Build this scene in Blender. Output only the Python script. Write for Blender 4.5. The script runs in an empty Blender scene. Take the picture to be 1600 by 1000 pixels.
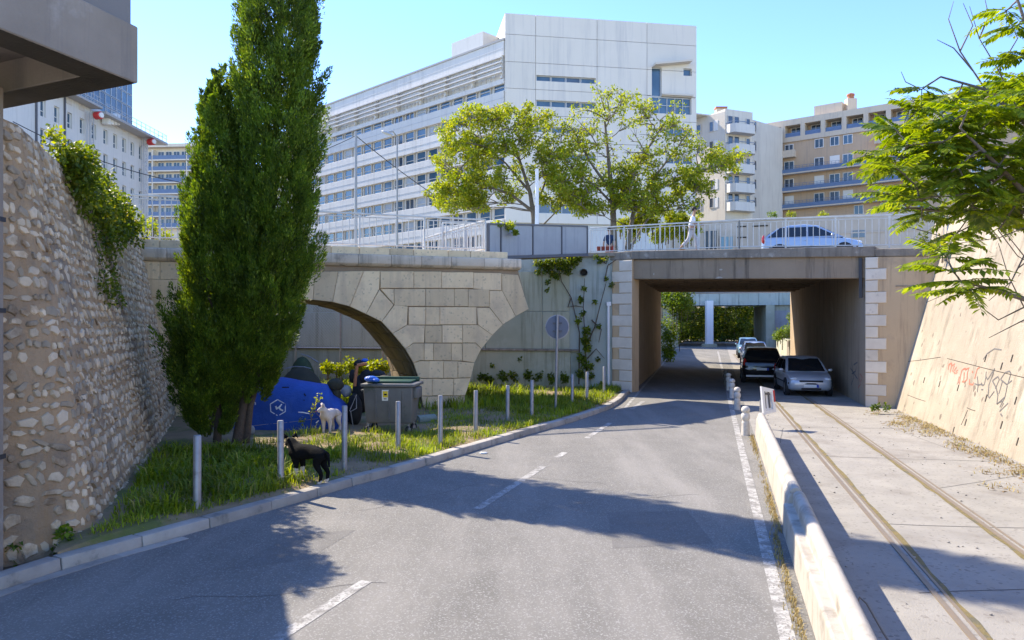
import bpy, bmesh, math, random
import numpy as np
from mathutils import Vector, Matrix

S = bpy.context.scene
COL = S.collection
R = random.Random(11)
NR = np.random.default_rng(5)
F = 1150.0      # focal length in photograph pixels
HZ = 503.0      # horizon row of the photograph
EYE = 2.8       # eye height above the road

# ---------------------------------------------------------------- camera, sky, sun, exposure
cam = bpy.data.cameras.new('camera')
cam.sensor_width = 36.0
cam.lens = 36.0 * F / 1600.0
cam.shift_y = (HZ - 500.0) / 1600.0
cam.clip_start = 0.05
cam.clip_end = 3000
camo = bpy.data.objects.new('camera', cam)
camo.location = (0, 0, EYE)
camo.rotation_euler = (math.radians(90), 0, 0)
COL.objects.link(camo)
S.camera = camo

SUN_AZ = math.radians(38)      # light travels along (cos, -sin)
SUN_EL = math.radians(42)
W = bpy.data.worlds.new('World')
S.world = W
W.use_nodes = True
wn = W.node_tree
bg = wn.nodes['Background']
sky = wn.nodes.new('ShaderNodeTexSky')
sky.sky_type = 'NISHITA'
sky.sun_disc = False
sky.sun_elevation = SUN_EL
sky.sun_rotation = math.atan2(-math.cos(SUN_AZ), math.sin(SUN_AZ))
sky.air_density = 1.0
sky.altitude = 800
sky.dust_density = 0.0
sky.ozone_density = 3.5
hs = wn.nodes.new('ShaderNodeHueSaturation')
hs.inputs['Saturation'].default_value = 1.13
hs.inputs['Hue'].default_value = 0.512
wn.links.new(sky.outputs[0], hs.inputs['Color'])
wn.links.new(hs.outputs[0], bg.inputs[0])
bg.inputs[1].default_value = 0.15
sl = bpy.data.lights.new('sun', 'SUN')
sl.energy = 3.4
sl.angle = math.radians(0.5)
sl.color = (1.0, 0.89, 0.72)
so = bpy.data.objects.new('sun', sl)
so.rotation_euler = Vector((math.cos(SUN_AZ) * math.cos(SUN_EL), -math.sin(SUN_AZ) * math.cos(SUN_EL), -math.sin(SUN_EL))).to_track_quat('-Z', 'Y').to_euler()
so.location = (-30, 20, 40)
COL.objects.link(so)
S.view_settings.view_transform = 'Standard'
S.view_settings.look = 'None'
S.view_settings.exposure = 1.66
S.view_settings.gamma = 1.0
S.view_settings.use_curve_mapping = False

# ---------------------------------------------------------------- helpers
def P(px, py, Y):
    return Vector(((px - 800) / F * Y, Y, EYE - (py - HZ) / F * Y))

def G(px, py, z=0.0):
    Y = (EYE - z) * F / (py - HZ)
    return Vector(((px - 800) / F * Y, Y, z))

def lerp(a, b, t):
    return a + (b - a) * t

def interp(x, xs, ys):
    return float(np.interp(x, xs, ys))

class MB:
    def __init__(s):
        s.v = []; s.f = []; s.m = []
    def add(s, vs, fs, mi=0):
        n = len(s.v)
        s.v += [tuple(v) for v in vs]
        for f in fs:
            s.f.append(tuple(i + n for i in f)); s.m.append(mi)
        return s
    def hexa(s, p, mi=0):
        # p: 8 corners, bottom ring 0-3 then top ring 4-7
        return s.add(p, [(0, 3, 2, 1), (4, 5, 6, 7), (0, 1, 5, 4), (1, 2, 6, 5), (2, 3, 7, 6), (3, 0, 4, 7)], mi)
    def box(s, x0, x1, y0, y1, z0, z1, mi=0):
        return s.hexa([(x0, y0, z0), (x1, y0, z0), (x1, y1, z0), (x0, y1, z0), (x0, y0, z1), (x1, y0, z1), (x1, y1, z1), (x0, y1, z1)], mi)
    def prism(s, poly, vec, mi=0, side=None):
        n = len(poly); vec = Vector(vec)
        a = [Vector(p) for p in poly]
        b = [p + vec for p in a]
        o = len(s.v)
        s.v += [tuple(v) for v in a + b]
        s.f.append(tuple(range(o, o + n))); s.m.append(mi)
        s.f.append(tuple(range(o + 2 * n - 1, o + n - 1, -1))); s.m.append(mi)
        for i in range(n):
            j = (i + 1) % n
            s.f.append((o + i, o + n + i, o + n + j, o + j)); s.m.append(mi if side is None else side)
        return s
    def tube(s, pts, rad, n=8, mi=0, cap=True):
        pts = [Vector(p) for p in pts]
        if not hasattr(rad, '__len__'):
            rad = [rad] * len(pts)
        o = len(s.v); up = None
        for i, p in enumerate(pts):
            d = (pts[min(i + 1, len(pts) - 1)] - pts[max(i - 1, 0)])
            d = d.normalized() if d.length > 1e-9 else Vector((0, 0, 1))
            if up is None:
                up = Vector((0, 0, 1)) if abs(d.z) < .9 else Vector((1, 0, 0))
            a = d.cross(up)
            a = a.normalized() if a.length > 1e-6 else Vector((1, 0, 0))
            up = a.cross(d).normalized()
            for k in range(n):
                t = 2 * math.pi * k / n
                s.v.append(tuple(p + (a * math.cos(t) + up * math.sin(t)) * rad[i]))
        for i in range(len(pts) - 1):
            for k in range(n):
                q = (k + 1) % n
                s.f.append((o + i * n + k, o + i * n + q, o + (i + 1) * n + q, o + (i + 1) * n + k)); s.m.append(mi)
        if cap:
            s.f.append(tuple(o + k for k in range(n - 1, -1, -1))); s.m.append(mi)
            e = o + (len(pts) - 1) * n
            s.f.append(tuple(e + k for k in range(n))); s.m.append(mi)
        return s
    def lathe(s, prof, n=16, c=(0, 0, 0), mi=0):
        return s.tube([(c[0], c[1], c[2] + z) for r, z in prof], [max(r, 1e-4) for r, z in prof], n, mi)
    def disc(s, c, nrm, r, th, n=24, mi=0):
        nrm = Vector(nrm).normalized(); c = Vector(c)
        return s.tube([c - nrm * th / 2, c + nrm * th / 2], r, n, mi)
    def ell(s, c, r, seg=12, rings=8, mi=0, rot=None, bump=0.0, rnd=None):
        c = Vector(c); o = len(s.v)
        for i in range(rings + 1):
            ph = math.pi * i / rings
            for k in range(seg):
                t = 2 * math.pi * k / seg
                q = Vector((r[0] * math.sin(ph) * math.cos(t), r[1] * math.sin(ph) * math.sin(t), r[2] * math.cos(ph)))
                if bump and rnd:
                    q *= 1 + rnd.uniform(-bump, bump)
                if rot: q = rot @ q
                s.v.append(tuple(c + q))
        for i in range(rings):
            for k in range(seg):
                q = (k + 1) % seg
                s.f.append((o + i * seg + k, o + (i + 1) * seg + k, o + (i + 1) * seg + q, o + i * seg + q)); s.m.append(mi)
        return s
    def mesh(s, name, mats, bevel=0, segs=1, smooth=35, keep=False):
        me = bpy.data.meshes.new(name)
        bm = bmesh.new()
        vs = [bm.verts.new(v) for v in s.v]
        for f, m in zip(s.f, s.m):
            try:
                fa = bm.faces.new([vs[i] for i in f]); fa.material_index = m
            except ValueError:
                pass
        if not keep:
            bmesh.ops.remove_doubles(bm, verts=bm.verts, dist=1e-5)
            bmesh.ops.recalc_face_normals(bm, faces=bm.faces)
        if bevel:
            es = [e for e in bm.edges if len(e.link_faces) == 2 and e.calc_face_angle(0) > .5]
            bmesh.ops.bevel(bm, geom=es, offset=bevel, segments=segs, profile=.5, affect='EDGES', clamp_overlap=True)
        bm.to_mesh(me); bm.free()
        if not isinstance(mats, (list, tuple)): mats = [mats]
        for m in mats: me.materials.append(m)
        if smooth:
            me.polygons.foreach_set('use_smooth', [True] * len(me.polygons))
            me.set_sharp_from_angle(angle=math.radians(smooth))
        return me
    def build(s, name, mats, parent=None, bevel=0, segs=1, smooth=35, local=False, keep=False):
        return put(name, s.mesh(name, mats, bevel, segs, smooth, keep), parent, local=local)

def put(name, me, parent=None, loc=None, rz=None, scale=None, local=False):
    o = bpy.data.objects.new(name, me)
    COL.objects.link(o)
    if loc is not None: o.location = loc
    if rz is not None: o.rotation_euler = (0, 0, rz) if not hasattr(rz, '__len__') else rz
    if scale is not None: o.scale = scale
    if parent is not None:
        o.parent = parent
        if not local:
            o.matrix_parent_inverse = Matrix.Translation(-parent.location)
    return o

def tag(o, label=None, cat=None, group=None, kind=None):
    if label: o['label'] = label
    if cat: o['category'] = cat
    if group: o['group'] = group
    if kind: o['kind'] = kind
    return o

def empty(name, loc, label=None, cat=None, group=None, rz=0, kind=None):
    o = bpy.data.objects.new(name, None)
    o.location = loc; o.rotation_euler = (0, 0, rz); o.empty_display_size = .2
    COL.objects.link(o)
    return tag(o, label, cat, group, kind)

def rename(o, nm):
    o.name = nm; return o

def copy_tree(o, loc, rz=None, label=None):
    def rec(q, par):
        c = q.copy(); COL.objects.link(c)
        if par is not None: c.parent = par
        for ch in list(q.children): rec(ch, c)
        return c
    c = rec(o, None)
    c.location = loc
    if rz is not None: c.rotation_euler = (0, 0, rz)
    if label: c['label'] = label
    return c

def npmesh(name, verts, faces, mats, parent=None, smooth=False, mi=None):
    me = bpy.data.meshes.new(name)
    verts = np.asarray(verts, dtype=np.float32); faces = np.asarray(faces, dtype=np.int32)
    k = faces.shape[1]
    me.vertices.add(len(verts)); me.vertices.foreach_set('co', verts.ravel())
    me.loops.add(faces.size); me.loops.foreach_set('vertex_index', faces.ravel())
    me.polygons.add(len(faces))
    me.polygons.foreach_set('loop_start', np.arange(0, faces.size, k, dtype=np.int32))
    if smooth: me.polygons.foreach_set('use_smooth', np.ones(len(faces), dtype=bool))
    if not isinstance(mats, (list, tuple)): mats = [mats]
    for m in mats: me.materials.append(m)
    if mi is not None: me.polygons.foreach_set('material_index', np.asarray(mi, dtype=np.int32))
    me.update(calc_edges=True)
    return put(name, me, parent)

def unit(a):
    return a / np.maximum(np.linalg.norm(a, axis=1, keepdims=True), 1e-9)

def leaf_arrays(c, d, n, L, w, fold=0.25):
    """diamond leaves folded along the midrib: c base points, d direction, n normal, L length, w half width"""
    c = np.asarray(c, float); d = unit(np.asarray(d, float))
    n = np.asarray(n, float); s = unit(np.cross(d, n)); n = unit(np.cross(s, d))
    L = np.broadcast_to(np.asarray(L, float), (len(c),))[:, None]; w = np.broadcast_to(np.asarray(w, float), (len(c),))[:, None]
    mid = c + d * L * .45
    v = np.stack([c, mid + s * w + n * w * fold, c + d * L - n * L * .08, mid - s * w + n * w * fold], axis=1)
    i = np.arange(len(c))[:, None] * 4
    f = np.concatenate([i + np.array([[0, 1, 2]]), i + np.array([[0, 2, 3]])], axis=0)
    return v.reshape(-1, 3), f

def cat_arrays(lst):
    vs = []; fs = []; o = 0
    for v, f in lst:
        vs.append(v); fs.append(f + o); o += len(v)
    return np.concatenate(vs), np.concatenate(fs)

def rdir(n, rng=NR):
    return unit(rng.normal(size=(n, 3)))

# ---------------------------------------------------------------- materials
def _nt(name):
    m = bpy.data.materials.new(name); m.use_nodes = True
    return m, m.node_tree, m.node_tree.nodes['Principled BSDF']

def M(name, col, rough=.85, col2=None, scale=3.0, det=6, bump=0.0, bscale=30.0, metal=0.0, rnd=0.0, isl=0.0, spec=.4,
      stain=None, sscale=.6, sthr=(.52, .7), sstretch=(1, 1, 1), speck=None, spscale=60, spthr=.12, coat=0, local=False, bdist=.02, streak=None, stscale=1.0):
    m, nt, b = _nt(name)
    N = nt.nodes; L = nt.links
    b.inputs['Roughness'].default_value = rough
    b.inputs['Metallic'].default_value = metal
    b.inputs['Specular IOR Level'].default_value = spec
    b.inputs['Coat Weight'].default_value = coat
    if local:
        pos = N.new('ShaderNodeTexCoord').outputs['Object']
    else:
        pos = N.new('ShaderNodeNewGeometry').outputs['Position']
    def noise(sc, d=6, vec=None, rough_=.6):
        n = N.new('ShaderNodeTexNoise'); n.inputs['Scale'].default_value = sc; n.inputs['Detail'].default_value = d
        n.inputs['Roughness'].default_value = rough_
        L.new(vec or pos, n.inputs['Vector']); return n.outputs[0]
    def ramp(x, a, c):
        r = N.new('ShaderNodeMapRange'); r.inputs[1].default_value = a; r.inputs[2].default_value = c
        L.new(x, r.inputs[0]); return r.outputs[0]
    def mix(fac, a, c):
        x = N.new('ShaderNodeMix'); x.data_type = 'RGBA'
        if hasattr(fac, 'node'): L.new(fac, x.inputs[0])
        else: x.inputs[0].default_value = fac
        for k, q in ((6, a), (7, c)):
            if hasattr(q, 'node'): L.new(q, x.inputs[k])
            else: x.inputs[k].default_value = (*q, 1)
        return x.outputs[2]
    cur = tuple(col)
    if col2 is not None:
        cur = mix(ramp(noise(scale, det), .3, .7), cur, tuple(col2))
    if stain is not None:
        mp = N.new('ShaderNodeMapping'); mp.inputs['Scale'].default_value = sstretch
        L.new(pos, mp.inputs[0])
        cur = mix(ramp(noise(sscale, 8, mp.outputs[0], .65), *sthr), cur, tuple(stain))
    if streak is not None:
        mp = N.new('ShaderNodeMapping'); mp.inputs['Scale'].default_value = (1, 1, .06)
        L.new(pos, mp.inputs[0])
        cur = mix(ramp(noise(stscale * 3, 6, mp.outputs[0], .7), .52, .72), cur, tuple(streak))
    if speck is not None:
        v = N.new('ShaderNodeTexVoronoi'); v.inputs['Scale'].default_value = spscale
        L.new(pos, v.inputs['Vector'])
        k = N.new('ShaderNodeSeparateColor'); L.new(v.outputs['Color'], k.inputs[0])
        cur = mix(ramp(k.outputs[0], 1 - spthr * 2, 1.0), cur, tuple(speck))
    if rnd or isl:
        if rnd: r_ = N.new('ShaderNodeObjectInfo').outputs['Random']
        else: r_ = N.new('ShaderNodeNewGeometry').outputs['Random Per Island']
        a_ = rnd or isl
        h = N.new('ShaderNodeHueSaturation')
        L.new(ramp(r_, 0, 1), h.inputs['Value'])
        mr = h.inputs['Value'].links[0].from_node
        mr.inputs[3].default_value = 1 - a_; mr.inputs[4].default_value = 1 + a_ * .7
        if hasattr(cur, 'node'): L.new(cur, h.inputs['Color'])
        else: h.inputs['Color'].default_value = (*cur, 1)
        cur = h.outputs[0]
    if hasattr(cur, 'node'): L.new(cur, b.inputs['Base Color'])
    else: b.inputs['Base Color'].default_value = (*cur, 1)
    if bump:
        bp = N.new('ShaderNodeBump'); bp.inputs['Strength'].default_value = bump; bp.inputs['Distance'].default_value = bdist
        L.new(noise(bscale, 8, None, .7), bp.inputs['Height']); L.new(bp.outputs[0], b.inputs['Normal'])
    return m

def leafmat(name, c1, c2, trans=.35, c3=None, rough=.5):
    m, nt, b = _nt(name)
    N = nt.nodes; L = nt.links
    g = N.new('ShaderNodeNewGeometry')
    r = N.new('ShaderNodeValToRGB')
    r.color_ramp.elements[0].color = (*c1, 1); r.color_ramp.elements[1].color = (*c2, 1)
    if c3:
        e = r.color_ramp.elements.new(.93); e.color = (*c2, 1); r.color_ramp.elements[2].color = (*c3, 1)
    L.new(g.outputs['Random Per Island'], r.inputs[0])
    L.new(r.outputs[0], b.inputs['Base Color'])
    b.inputs['Roughness'].default_value = rough
    b.inputs['Specular IOR Level'].default_value = .35
    t = N.new('ShaderNodeBsdfTranslucent')
    h = N.new('ShaderNodeHueSaturation'); h.inputs['Value'].default_value = 1.6; h.inputs['Hue'].default_value = .485; h.inputs['Saturation'].default_value = 1.1
    L.new(r.outputs[0], h.inputs['Color']); L.new(h.outputs[0], t.inputs[0])
    mx = N.new('ShaderNodeMixShader'); mx.inputs[0].default_value = trans
    L.new(b.outputs[0], mx.inputs[1]); L.new(t.outputs[0], mx.inputs[2])
    L.new(mx.outputs[0], nt.nodes['Material Output'].inputs[0])
    return m

def drift(m, scale, lo, hi):
    """natural colour drift from spray to spray"""
    nt = m.node_tree; N = nt.nodes; L = nt.links; b = nt.nodes['Principled BSDF']; src = b.inputs['Base Color'].links[0].from_socket
    g = N.new('ShaderNodeNewGeometry'); n = N.new('ShaderNodeTexNoise'); n.inputs['Scale'].default_value = scale; n.inputs['Detail'].default_value = 3; L.new(g.outputs['Position'], n.inputs['Vector'])
    r = N.new('ShaderNodeMapRange'); r.inputs[1].default_value = .32; r.inputs[2].default_value = .68; r.inputs[3].default_value = lo; r.inputs[4].default_value = hi; L.new(n.outputs[0], r.inputs[0])
    h = N.new('ShaderNodeHueSaturation'); L.new(r.outputs[0], h.inputs['Value']); L.new(src, h.inputs['Color'])
    for l in list(L):
        if l.from_socket == src and l.to_node != h:
            t = l.to_socket; L.remove(l); L.new(h.outputs[0], t)

def glassmat(name, col, rough=.08, col2=None):
    m = M(name, col, rough, spec=.8, col2=col2, scale=.35, det=2)
    return m

mt = dict(
 asphalt=M('asphalt', (.14, .134, .12), .9, (.185, .176, .158), 1.1, bump=.8, bscale=95, stain=(.235, .222, .2), sscale=.8, sthr=(.46, .68), sstretch=(1, .14, 1), speck=(.3, .29, .275), spscale=75, spthr=.12, bdist=.01),
 paint=M('road_paint', (.5, .49, .46), .8, (.3, .29, .27), 7, stain=(.19, .18, .165), sscale=5, sthr=(.46, .6), speck=(.17, .16, .15), spscale=60, spthr=.2, bump=.3, bscale=80),
 kerb=M('kerb_stone', (.42, .385, .335), .85, (.3, .275, .24), 2.5, bump=.5, bscale=30, rnd=.16, stain=(.17, .16, .14), sscale=2.5, sthr=(.56, .7)),
 bed=M('track_concrete', (.33, .31, .275), .9, (.255, .24, .215), 1.3, bump=.6, bscale=45, stain=(.22, .2, .175), sscale=.8, sthr=(.52, .68), speck=(.2, .18, .16), spscale=30, spthr=.05),
 rail=M('rail_steel', (.19, .16, .125), .6, (.24, .185, .13), 8, metal=.2),
 moss=M('rail_moss', (.23, .175, .07), .95, (.16, .13, .055), 12, bump=.8, bscale=60, stain=(.13, .12, .08), sscale=5, sthr=(.5, .6)),
 soil=M('verge_soil', (.2, .14, .08), .95, (.3, .23, .13), 1.5, bump=.9, bscale=20, stain=(.12, .14, .035), sscale=.9, sthr=(.48, .62)),
 ground=M('ground', (.2, .18, .15), .95, (.28, .25, .2), .2),
 mortar=M('wall_mortar', (.53, .35, .185), .95, (.41, .285, .165), .9, bump=1.0, bscale=14, stain=(.25, .195, .135), sscale=.55, sthr=(.48, .62), streak=(.36, .225, .11), bdist=.04),
 rubble=M('rubble_stone', (.68, .53, .34), .9, (.48, .385, .265), 5, bump=.8, bscale=28, rnd=.45, stain=(.3, .2, .11), sscale=2.2, sthr=(.52, .66)),
 rubble_i=M('rubble_stone_joined', (.68, .53, .34), .9, (.48, .385, .265), 5, bump=.8, bscale=28, isl=.42, stain=(.3, .2, .11), sscale=2.2, sthr=(.52, .66)),
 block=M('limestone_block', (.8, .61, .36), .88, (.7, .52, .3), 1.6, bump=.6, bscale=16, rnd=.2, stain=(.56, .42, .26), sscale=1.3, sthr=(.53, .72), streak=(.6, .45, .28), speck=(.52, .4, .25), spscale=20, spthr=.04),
 blockjoint=M('block_joint_mortar', (.33, .24, .15), .95, (.25, .18, .11), 2, bump=.6, bscale=30),
 cornice=M('cornice_stone', (.68, .56, .41), .88, (.55, .45, .33), 1.8, bump=.6, bscale=22, rnd=.12, streak=(.24, .2, .15), stain=(.3, .25, .19), sscale=1.7, sthr=(.54, .68)),
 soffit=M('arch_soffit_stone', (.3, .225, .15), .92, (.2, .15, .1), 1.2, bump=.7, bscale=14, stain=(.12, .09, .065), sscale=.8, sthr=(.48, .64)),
 greyconc=M('grey_concrete', (.3, .25, .2), .88, (.23, .19, .15), 1.4, bump=.4, bscale=25, streak=(.18, .155, .135), stain=(.36, .32, .28), sscale=1.3, sthr=(.6, .72)),
 oldconc=M('old_concrete', (.44, .42, .31), .92, (.33, .34, .24), .7, bump=.6, bscale=18, streak=(.2, .2, .12), stain=(.5, .48, .38), sscale=.6, sthr=(.55, .72)),
 oldblue=M('pale_blue_concrete', (.42, .45, .41), .92, (.34, .38, .33), .6, bump=.5, bscale=18, streak=(.2, .23, .19), stain=(.25, .28, .24), sscale=.8, sthr=(.55, .72)),
 tunnel=M('tunnel_concrete', (.4, .3, .2), .9, (.32, .24, .16), .7, bump=.5, bscale=16, streak=(.19, .145, .1), stain=(.45, .36, .26), sscale=.7, sthr=(.55, .72)),
 beam=M('deck_concrete', (.33, .25, .165), .9, (.26, .195, .13), .9, bump=.4, bscale=20, streak=(.11, .085, .06), stain=(.28, .23, .17), sscale=.9, sthr=(.58, .72)),
 deckedge=M('deck_edge_concrete', (.3, .25, .19), .92, (.2, .165, .125), 1.6, bump=.7, bscale=20, streak=(.12, .1, .08), stain=(.42, .37, .3), sscale=1.8, sthr=(.57, .68)),
 render_=M('beige_render', (.58, .42, .25), .92, (.5, .36, .215), .8, bump=.4, bscale=25, streak=(.3, .215, .135), stain=(.34, .25, .17), sscale=.7, sthr=(.57, .74)),
 quoin=M('quoin_stone', (.7, .62, .5), .88, (.6, .52, .41), 2, bump=.4, bscale=26, rnd=.07, stain=(.4, .34, .27), sscale=2.5, sthr=(.6, .75)),
 slope=M('sloped_concrete', (.37, .315, .24), .92, (.3, .255, .195), .9, bump=.6, bscale=16, streak=(.19, .16, .12), stain=(.43, .375, .295), sscale=.5, sthr=(.5, .7), speck=(.16, .13, .1), spscale=9, spthr=.012, bdist=.03),
 hole=M('dark_recess', (.035, .03, .025), .95),
 barrier=M('barrier_concrete', (.46, .42, .36), .85, (.38, .345, .295), 2.5, bump=.35, bscale=40, streak=(.3, .26, .2), stain=(.25, .22, .18), sscale=2.2, sthr=(.54, .7)),
 bollard=M('bollard_white', (.6, .57, .52), .75, (.5, .46, .4), 6, bump=.25, bscale=50, stain=(.35, .31, .26), sscale=7, sthr=(.58, .7)),
 bollard_d=M('bollard_dark', (.1, .09, .07), .8, (.14, .13, .1), 6),
 galv=M('galvanised_steel', (.36, .36, .37), .5, (.27, .27, .28), 6, metal=.55, stain=(.2, .19, .18), sscale=7, sthr=(.58, .7)),
 railpaint=M('railing_paint', (.62, .6, .55), .6, (.5, .47, .42), 5, stain=(.38, .3, .22), sscale=5, sthr=(.62, .72)),
 panelgrey=M('panel_grey', (.33, .33, .33), .55, (.29, .29, .29), 2, metal=.15, streak=(.22, .22, .24)),
 framedark=M('frame_dark', (.09, .09, .1), .5),
 white=M('white_render', (.64, .61, .56), .85, (.59, .57, .53), .25, streak=(.5, .48, .44)),
 whitepanel=M('white_panel', (.64, .6, .535), .8, (.6, .565, .5), .25, rnd=.03, streak=(.5, .48, .45), stscale=.4),
 band=M('white_band', (.64, .61, .565), .85, (.58, .555, .51), .4, streak=(.45, .43, .4), stscale=.7),
 glassb=glassmat('window_glass', (.025, .06, .1), .12, (.07, .13, .19)),
 glassd=glassmat('dark_glass', (.025, .035, .05), .08, (.07, .1, .14)),
 blind=M('window_blind', (.4, .42, .43), .6, (.3, .33, .36), 3),
 alu=M('aluminium', (.42, .43, .44), .5, metal=.3),
 mull=M('window_mullion', (.55, .5, .43), .7),
 beige=M('apartment_beige', (.62, .5, .36), .9, (.55, .46, .36), .3, streak=(.46, .38, .3)),
 beigel=M('apartment_pale', (.66, .6, .5), .9, (.6, .54, .45), .4, streak=(.5, .44, .37)),
 pink=M('apartment_pinkish', (.52, .375, .25), .9, (.47, .335, .225), .3, streak=(.36, .28, .21)),
 bluerail=M('balcony_blue', (.1, .155, .26), .6, (.13, .19, .3), 1.5),
 shutter=M('shutter_white', (.7, .68, .64), .7),
 lowwall=M('street_wall', (.45, .4, .33), .92, (.39, .345, .28), .5, bump=.3, bscale=10, streak=(.33, .29, .23), stain=(.5, .46, .4), sscale=.4, sthr=(.55, .7)),
 darkmetal=M('dark_metal', (.05, .05, .055), .5, metal=.4),
 polegrey=M('pole_grey', (.3, .3, .3), .55, metal=.3),
 polewhite=M('pole_white', (.75, .74, .72), .6),
 bark=M('bark', (.12, .085, .06), .95, (.075, .055, .04), 12, bump=1, bscale=30),
 bark2=M('bark_pale', (.2, .165, .125), .9, (.14, .11, .085), 12, bump=.6, bscale=40),
 red=M('red_paint', (.5, .03, .03), .5), rubber=M('rubber', (.022, .022, .024), .8),
 bin=M('bin_plastic', (.115, .115, .11), .55, (.15, .15, .145), 3, stain=(.07, .085, .065), sscale=2, sthr=(.58, .68)),
 binlid=M('bin_lid_green', (.015, .06, .035), .5), stw=M('sticker_white', (.75, .74, .7), .6), sty=M('sticker_yellow', (.75, .55, .03), .6),
 tarp=M('blue_tent_fabric', (.02, .085, .4), .6, (.015, .065, .3), 2.2, bump=.6, bscale=4, bdist=.06), tarpmark=M('tent_print', (.7, .72, .76), .7),
 olive=M('olive_fabric', (.05, .045, .025), .8, (.03, .03, .018), 3), black=M('black_fabric', (.012, .012, .013), .8, (.025, .024, .024), 4, bump=.4, bscale=14),
 tan=M('tan_strap', (.42, .17, .075), .7, (.32, .12, .055), 8), bluebag=M('blue_bag', (.02, .1, .5), .4, (.03, .15, .6), 9, bump=.6, bscale=14),
 greyfab=M('grey_fabric', (.4, .38, .36), .8, (.3, .29, .28), 6, bump=.6, bscale=10),
 graf_r=M('graffiti_red', (.42, .1, .06), .85, (.38, .17, .11), 4), graf_k=M('graffiti_black', (.09, .088, .09), .85, (.15, .14, .13), 4),
 leaf_cyp=leafmat('cypress_leaf', (.045, .09, .01), (.13, .195, .018), .42, (.29, .34, .04)),
 leaf_loc=leafmat('locust_leaf', (.13, .19, .014), (.3, .33, .03), .5, (.38, .33, .03)),
 leaf_ail=leafmat('pinnate_leaf', (.085, .15, .013), (.23, .29, .028), .5, (.32, .34, .04), .38),
 leaf_ivy=leafmat('creeper_leaf', (.055, .1, .01), (.17, .21, .02), .42, (.36, .32, .03)),
 leaf_bush=leafmat('bush_leaf', (.05, .11, .012), (.17, .24, .02), .42, (.2, .22, .03)),
 grass=leafmat('grass_blade', (.1, .17, .014), (.29, .35, .034), .45, (.42, .36, .1), .6),
 drygrass=leafmat('dry_grass', (.26, .2, .08), (.4, .32, .14), .2, (.2, .22, .05), .8),
 silver=M('car_silver', (.55, .57, .6), .3, metal=.3, coat=.6), carblack=M('car_black', (.012, .012, .014), .2, coat=.8),
 carblue=M('car_pale_blue', (.36, .42, .52), .28, metal=.3, coat=.7), carwhite=M('car_white', (.62, .66, .72), .3, coat=.7), cartq=M('car_teal', (.2, .36, .47), .3, metal=.3, coat=.6),
 carglass=glassmat('car_glass', (.012, .016, .02), .05), lamp=M('lamp_lens', (.75, .75, .74), .15, coat=.8), tail=M('tail_lens', (.45, .015, .015), .2, coat=.8),
 trim=M('car_trim', (.02, .02, .022), .6), platew=M('plate_white', (.75, .75, .73), .5), plateb=M('plate_blue', (.02, .06, .4), .5), rim=M('wheel_rim', (.35, .35, .36), .35, metal=.8),
 skin=M('skin', (.42, .24, .16), .6), skin2=M('skin_tan', (.36, .2, .13), .6), hair=M('dark_hair', (.02, .014, .01), .7), shirtw=M('white_shirt', (.72, .7, .7), .85, (.6, .58, .6), 6),
 trouw=M('pale_trousers', (.5, .47, .47), .85, (.42, .4, .4), 6), navy=M('navy_cloth', (.015, .03, .07), .85), redc=M('red_cloth', (.4, .04, .03), .8), shoe=M('shoe_tan', (.35, .2, .1), .7),
 dogwhite=M('white_dog_fur', (.68, .6, .53), .9, (.58, .49, .42), 9, bump=.5, bscale=60, local=True),
 chim=M('chimney_clay', (.4, .16, .08), .85), planter=M('planter_red', (.25, .05, .03), .8), tile=M('roof_grey', (.35, .34, .33), .85),
 straw=M('leaf_litter', (.3, .2, .09), .95, (.2, .13, .06), 8),
)

for k_, q_ in (('leaf_cyp', (2.6, .55, 1.6)), ('leaf_loc', (1.2, .75, 1.3)), ('leaf_ail', (1.5, .75, 1.3)), ('grass', (.9, .6, 1.35)), ('leaf_ivy', (2.0, .7, 1.3)), ('leaf_bush', (1.5, .7, 1.35))): drift(mt[k_], *q_)

class Fr:
    """a vertical plane: u runs along it, d stands out of it towards the road, z is height"""
    def __init__(s, a, b):
        s.o = Vector((a[0], a[1], 0)); e = Vector((b[0], b[1], 0)); s.len = (e - s.o).length
        s.u = (e - s.o).normalized(); s.n = Vector((s.u.y, -s.u.x, 0))
        if s.n.dot(-s.o) < 0: s.n = -s.n
        s.rz = math.atan2(s.u.y, s.u.x)
    def pt(s, u, d, z):
        return s.o + s.u * u + s.n * d + Vector((0, 0, z))
    def uz(s, px, py):
        r = Vector(((px - 800) / F, 1, -(py - HZ) / F)); t = s.n.dot(s.o) / s.n.dot(r)
        p = r * t
        return ((p - s.o).dot(s.u), EYE + p.z)
    def U(s, px):
        return s.uz(px, HZ)[0]
    def box(s, mb, u0, u1, d0, d1, z0, z1, mi=0):
        zz0 = z0 if hasattr(z0, '__len__') else (z0, z0); zz1 = z1 if hasattr(z1, '__len__') else (z1, z1)
        return mb.hexa([s.pt(u0, d0, zz0[0]), s.pt(u1, d0, zz0[1]), s.pt(u1, d1, zz0[1]), s.pt(u0, d1, zz0[0]),
                        s.pt(u0, d0, zz1[0]), s.pt(u1, d0, zz1[1]), s.pt(u1, d1, zz1[1]), s.pt(u0, d1, zz1[0])], mi)

def offset_poly(poly, d):
    n = len(poly); A = sum(poly[i][0] * poly[(i + 1) % n][1] - poly[(i + 1) % n][0] * poly[i][1] for i in range(n))
    sg = 1 if A > 0 else -1
    out = []
    for i in range(n):
        a = Vector(poly[i - 1]); b = Vector(poly[i]); c = Vector(poly[(i + 1) % n])
        e1 = (b - a).normalized(); e2 = (c - b).normalized()
        n1 = Vector((-e1.y, e1.x)) * sg; n2 = Vector((-e2.y, e2.x)) * sg
        k = max(1 + n1.dot(n2), .4)
        out.append(tuple(b + (n1 + n2) * (d / k)))
    return out

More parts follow.
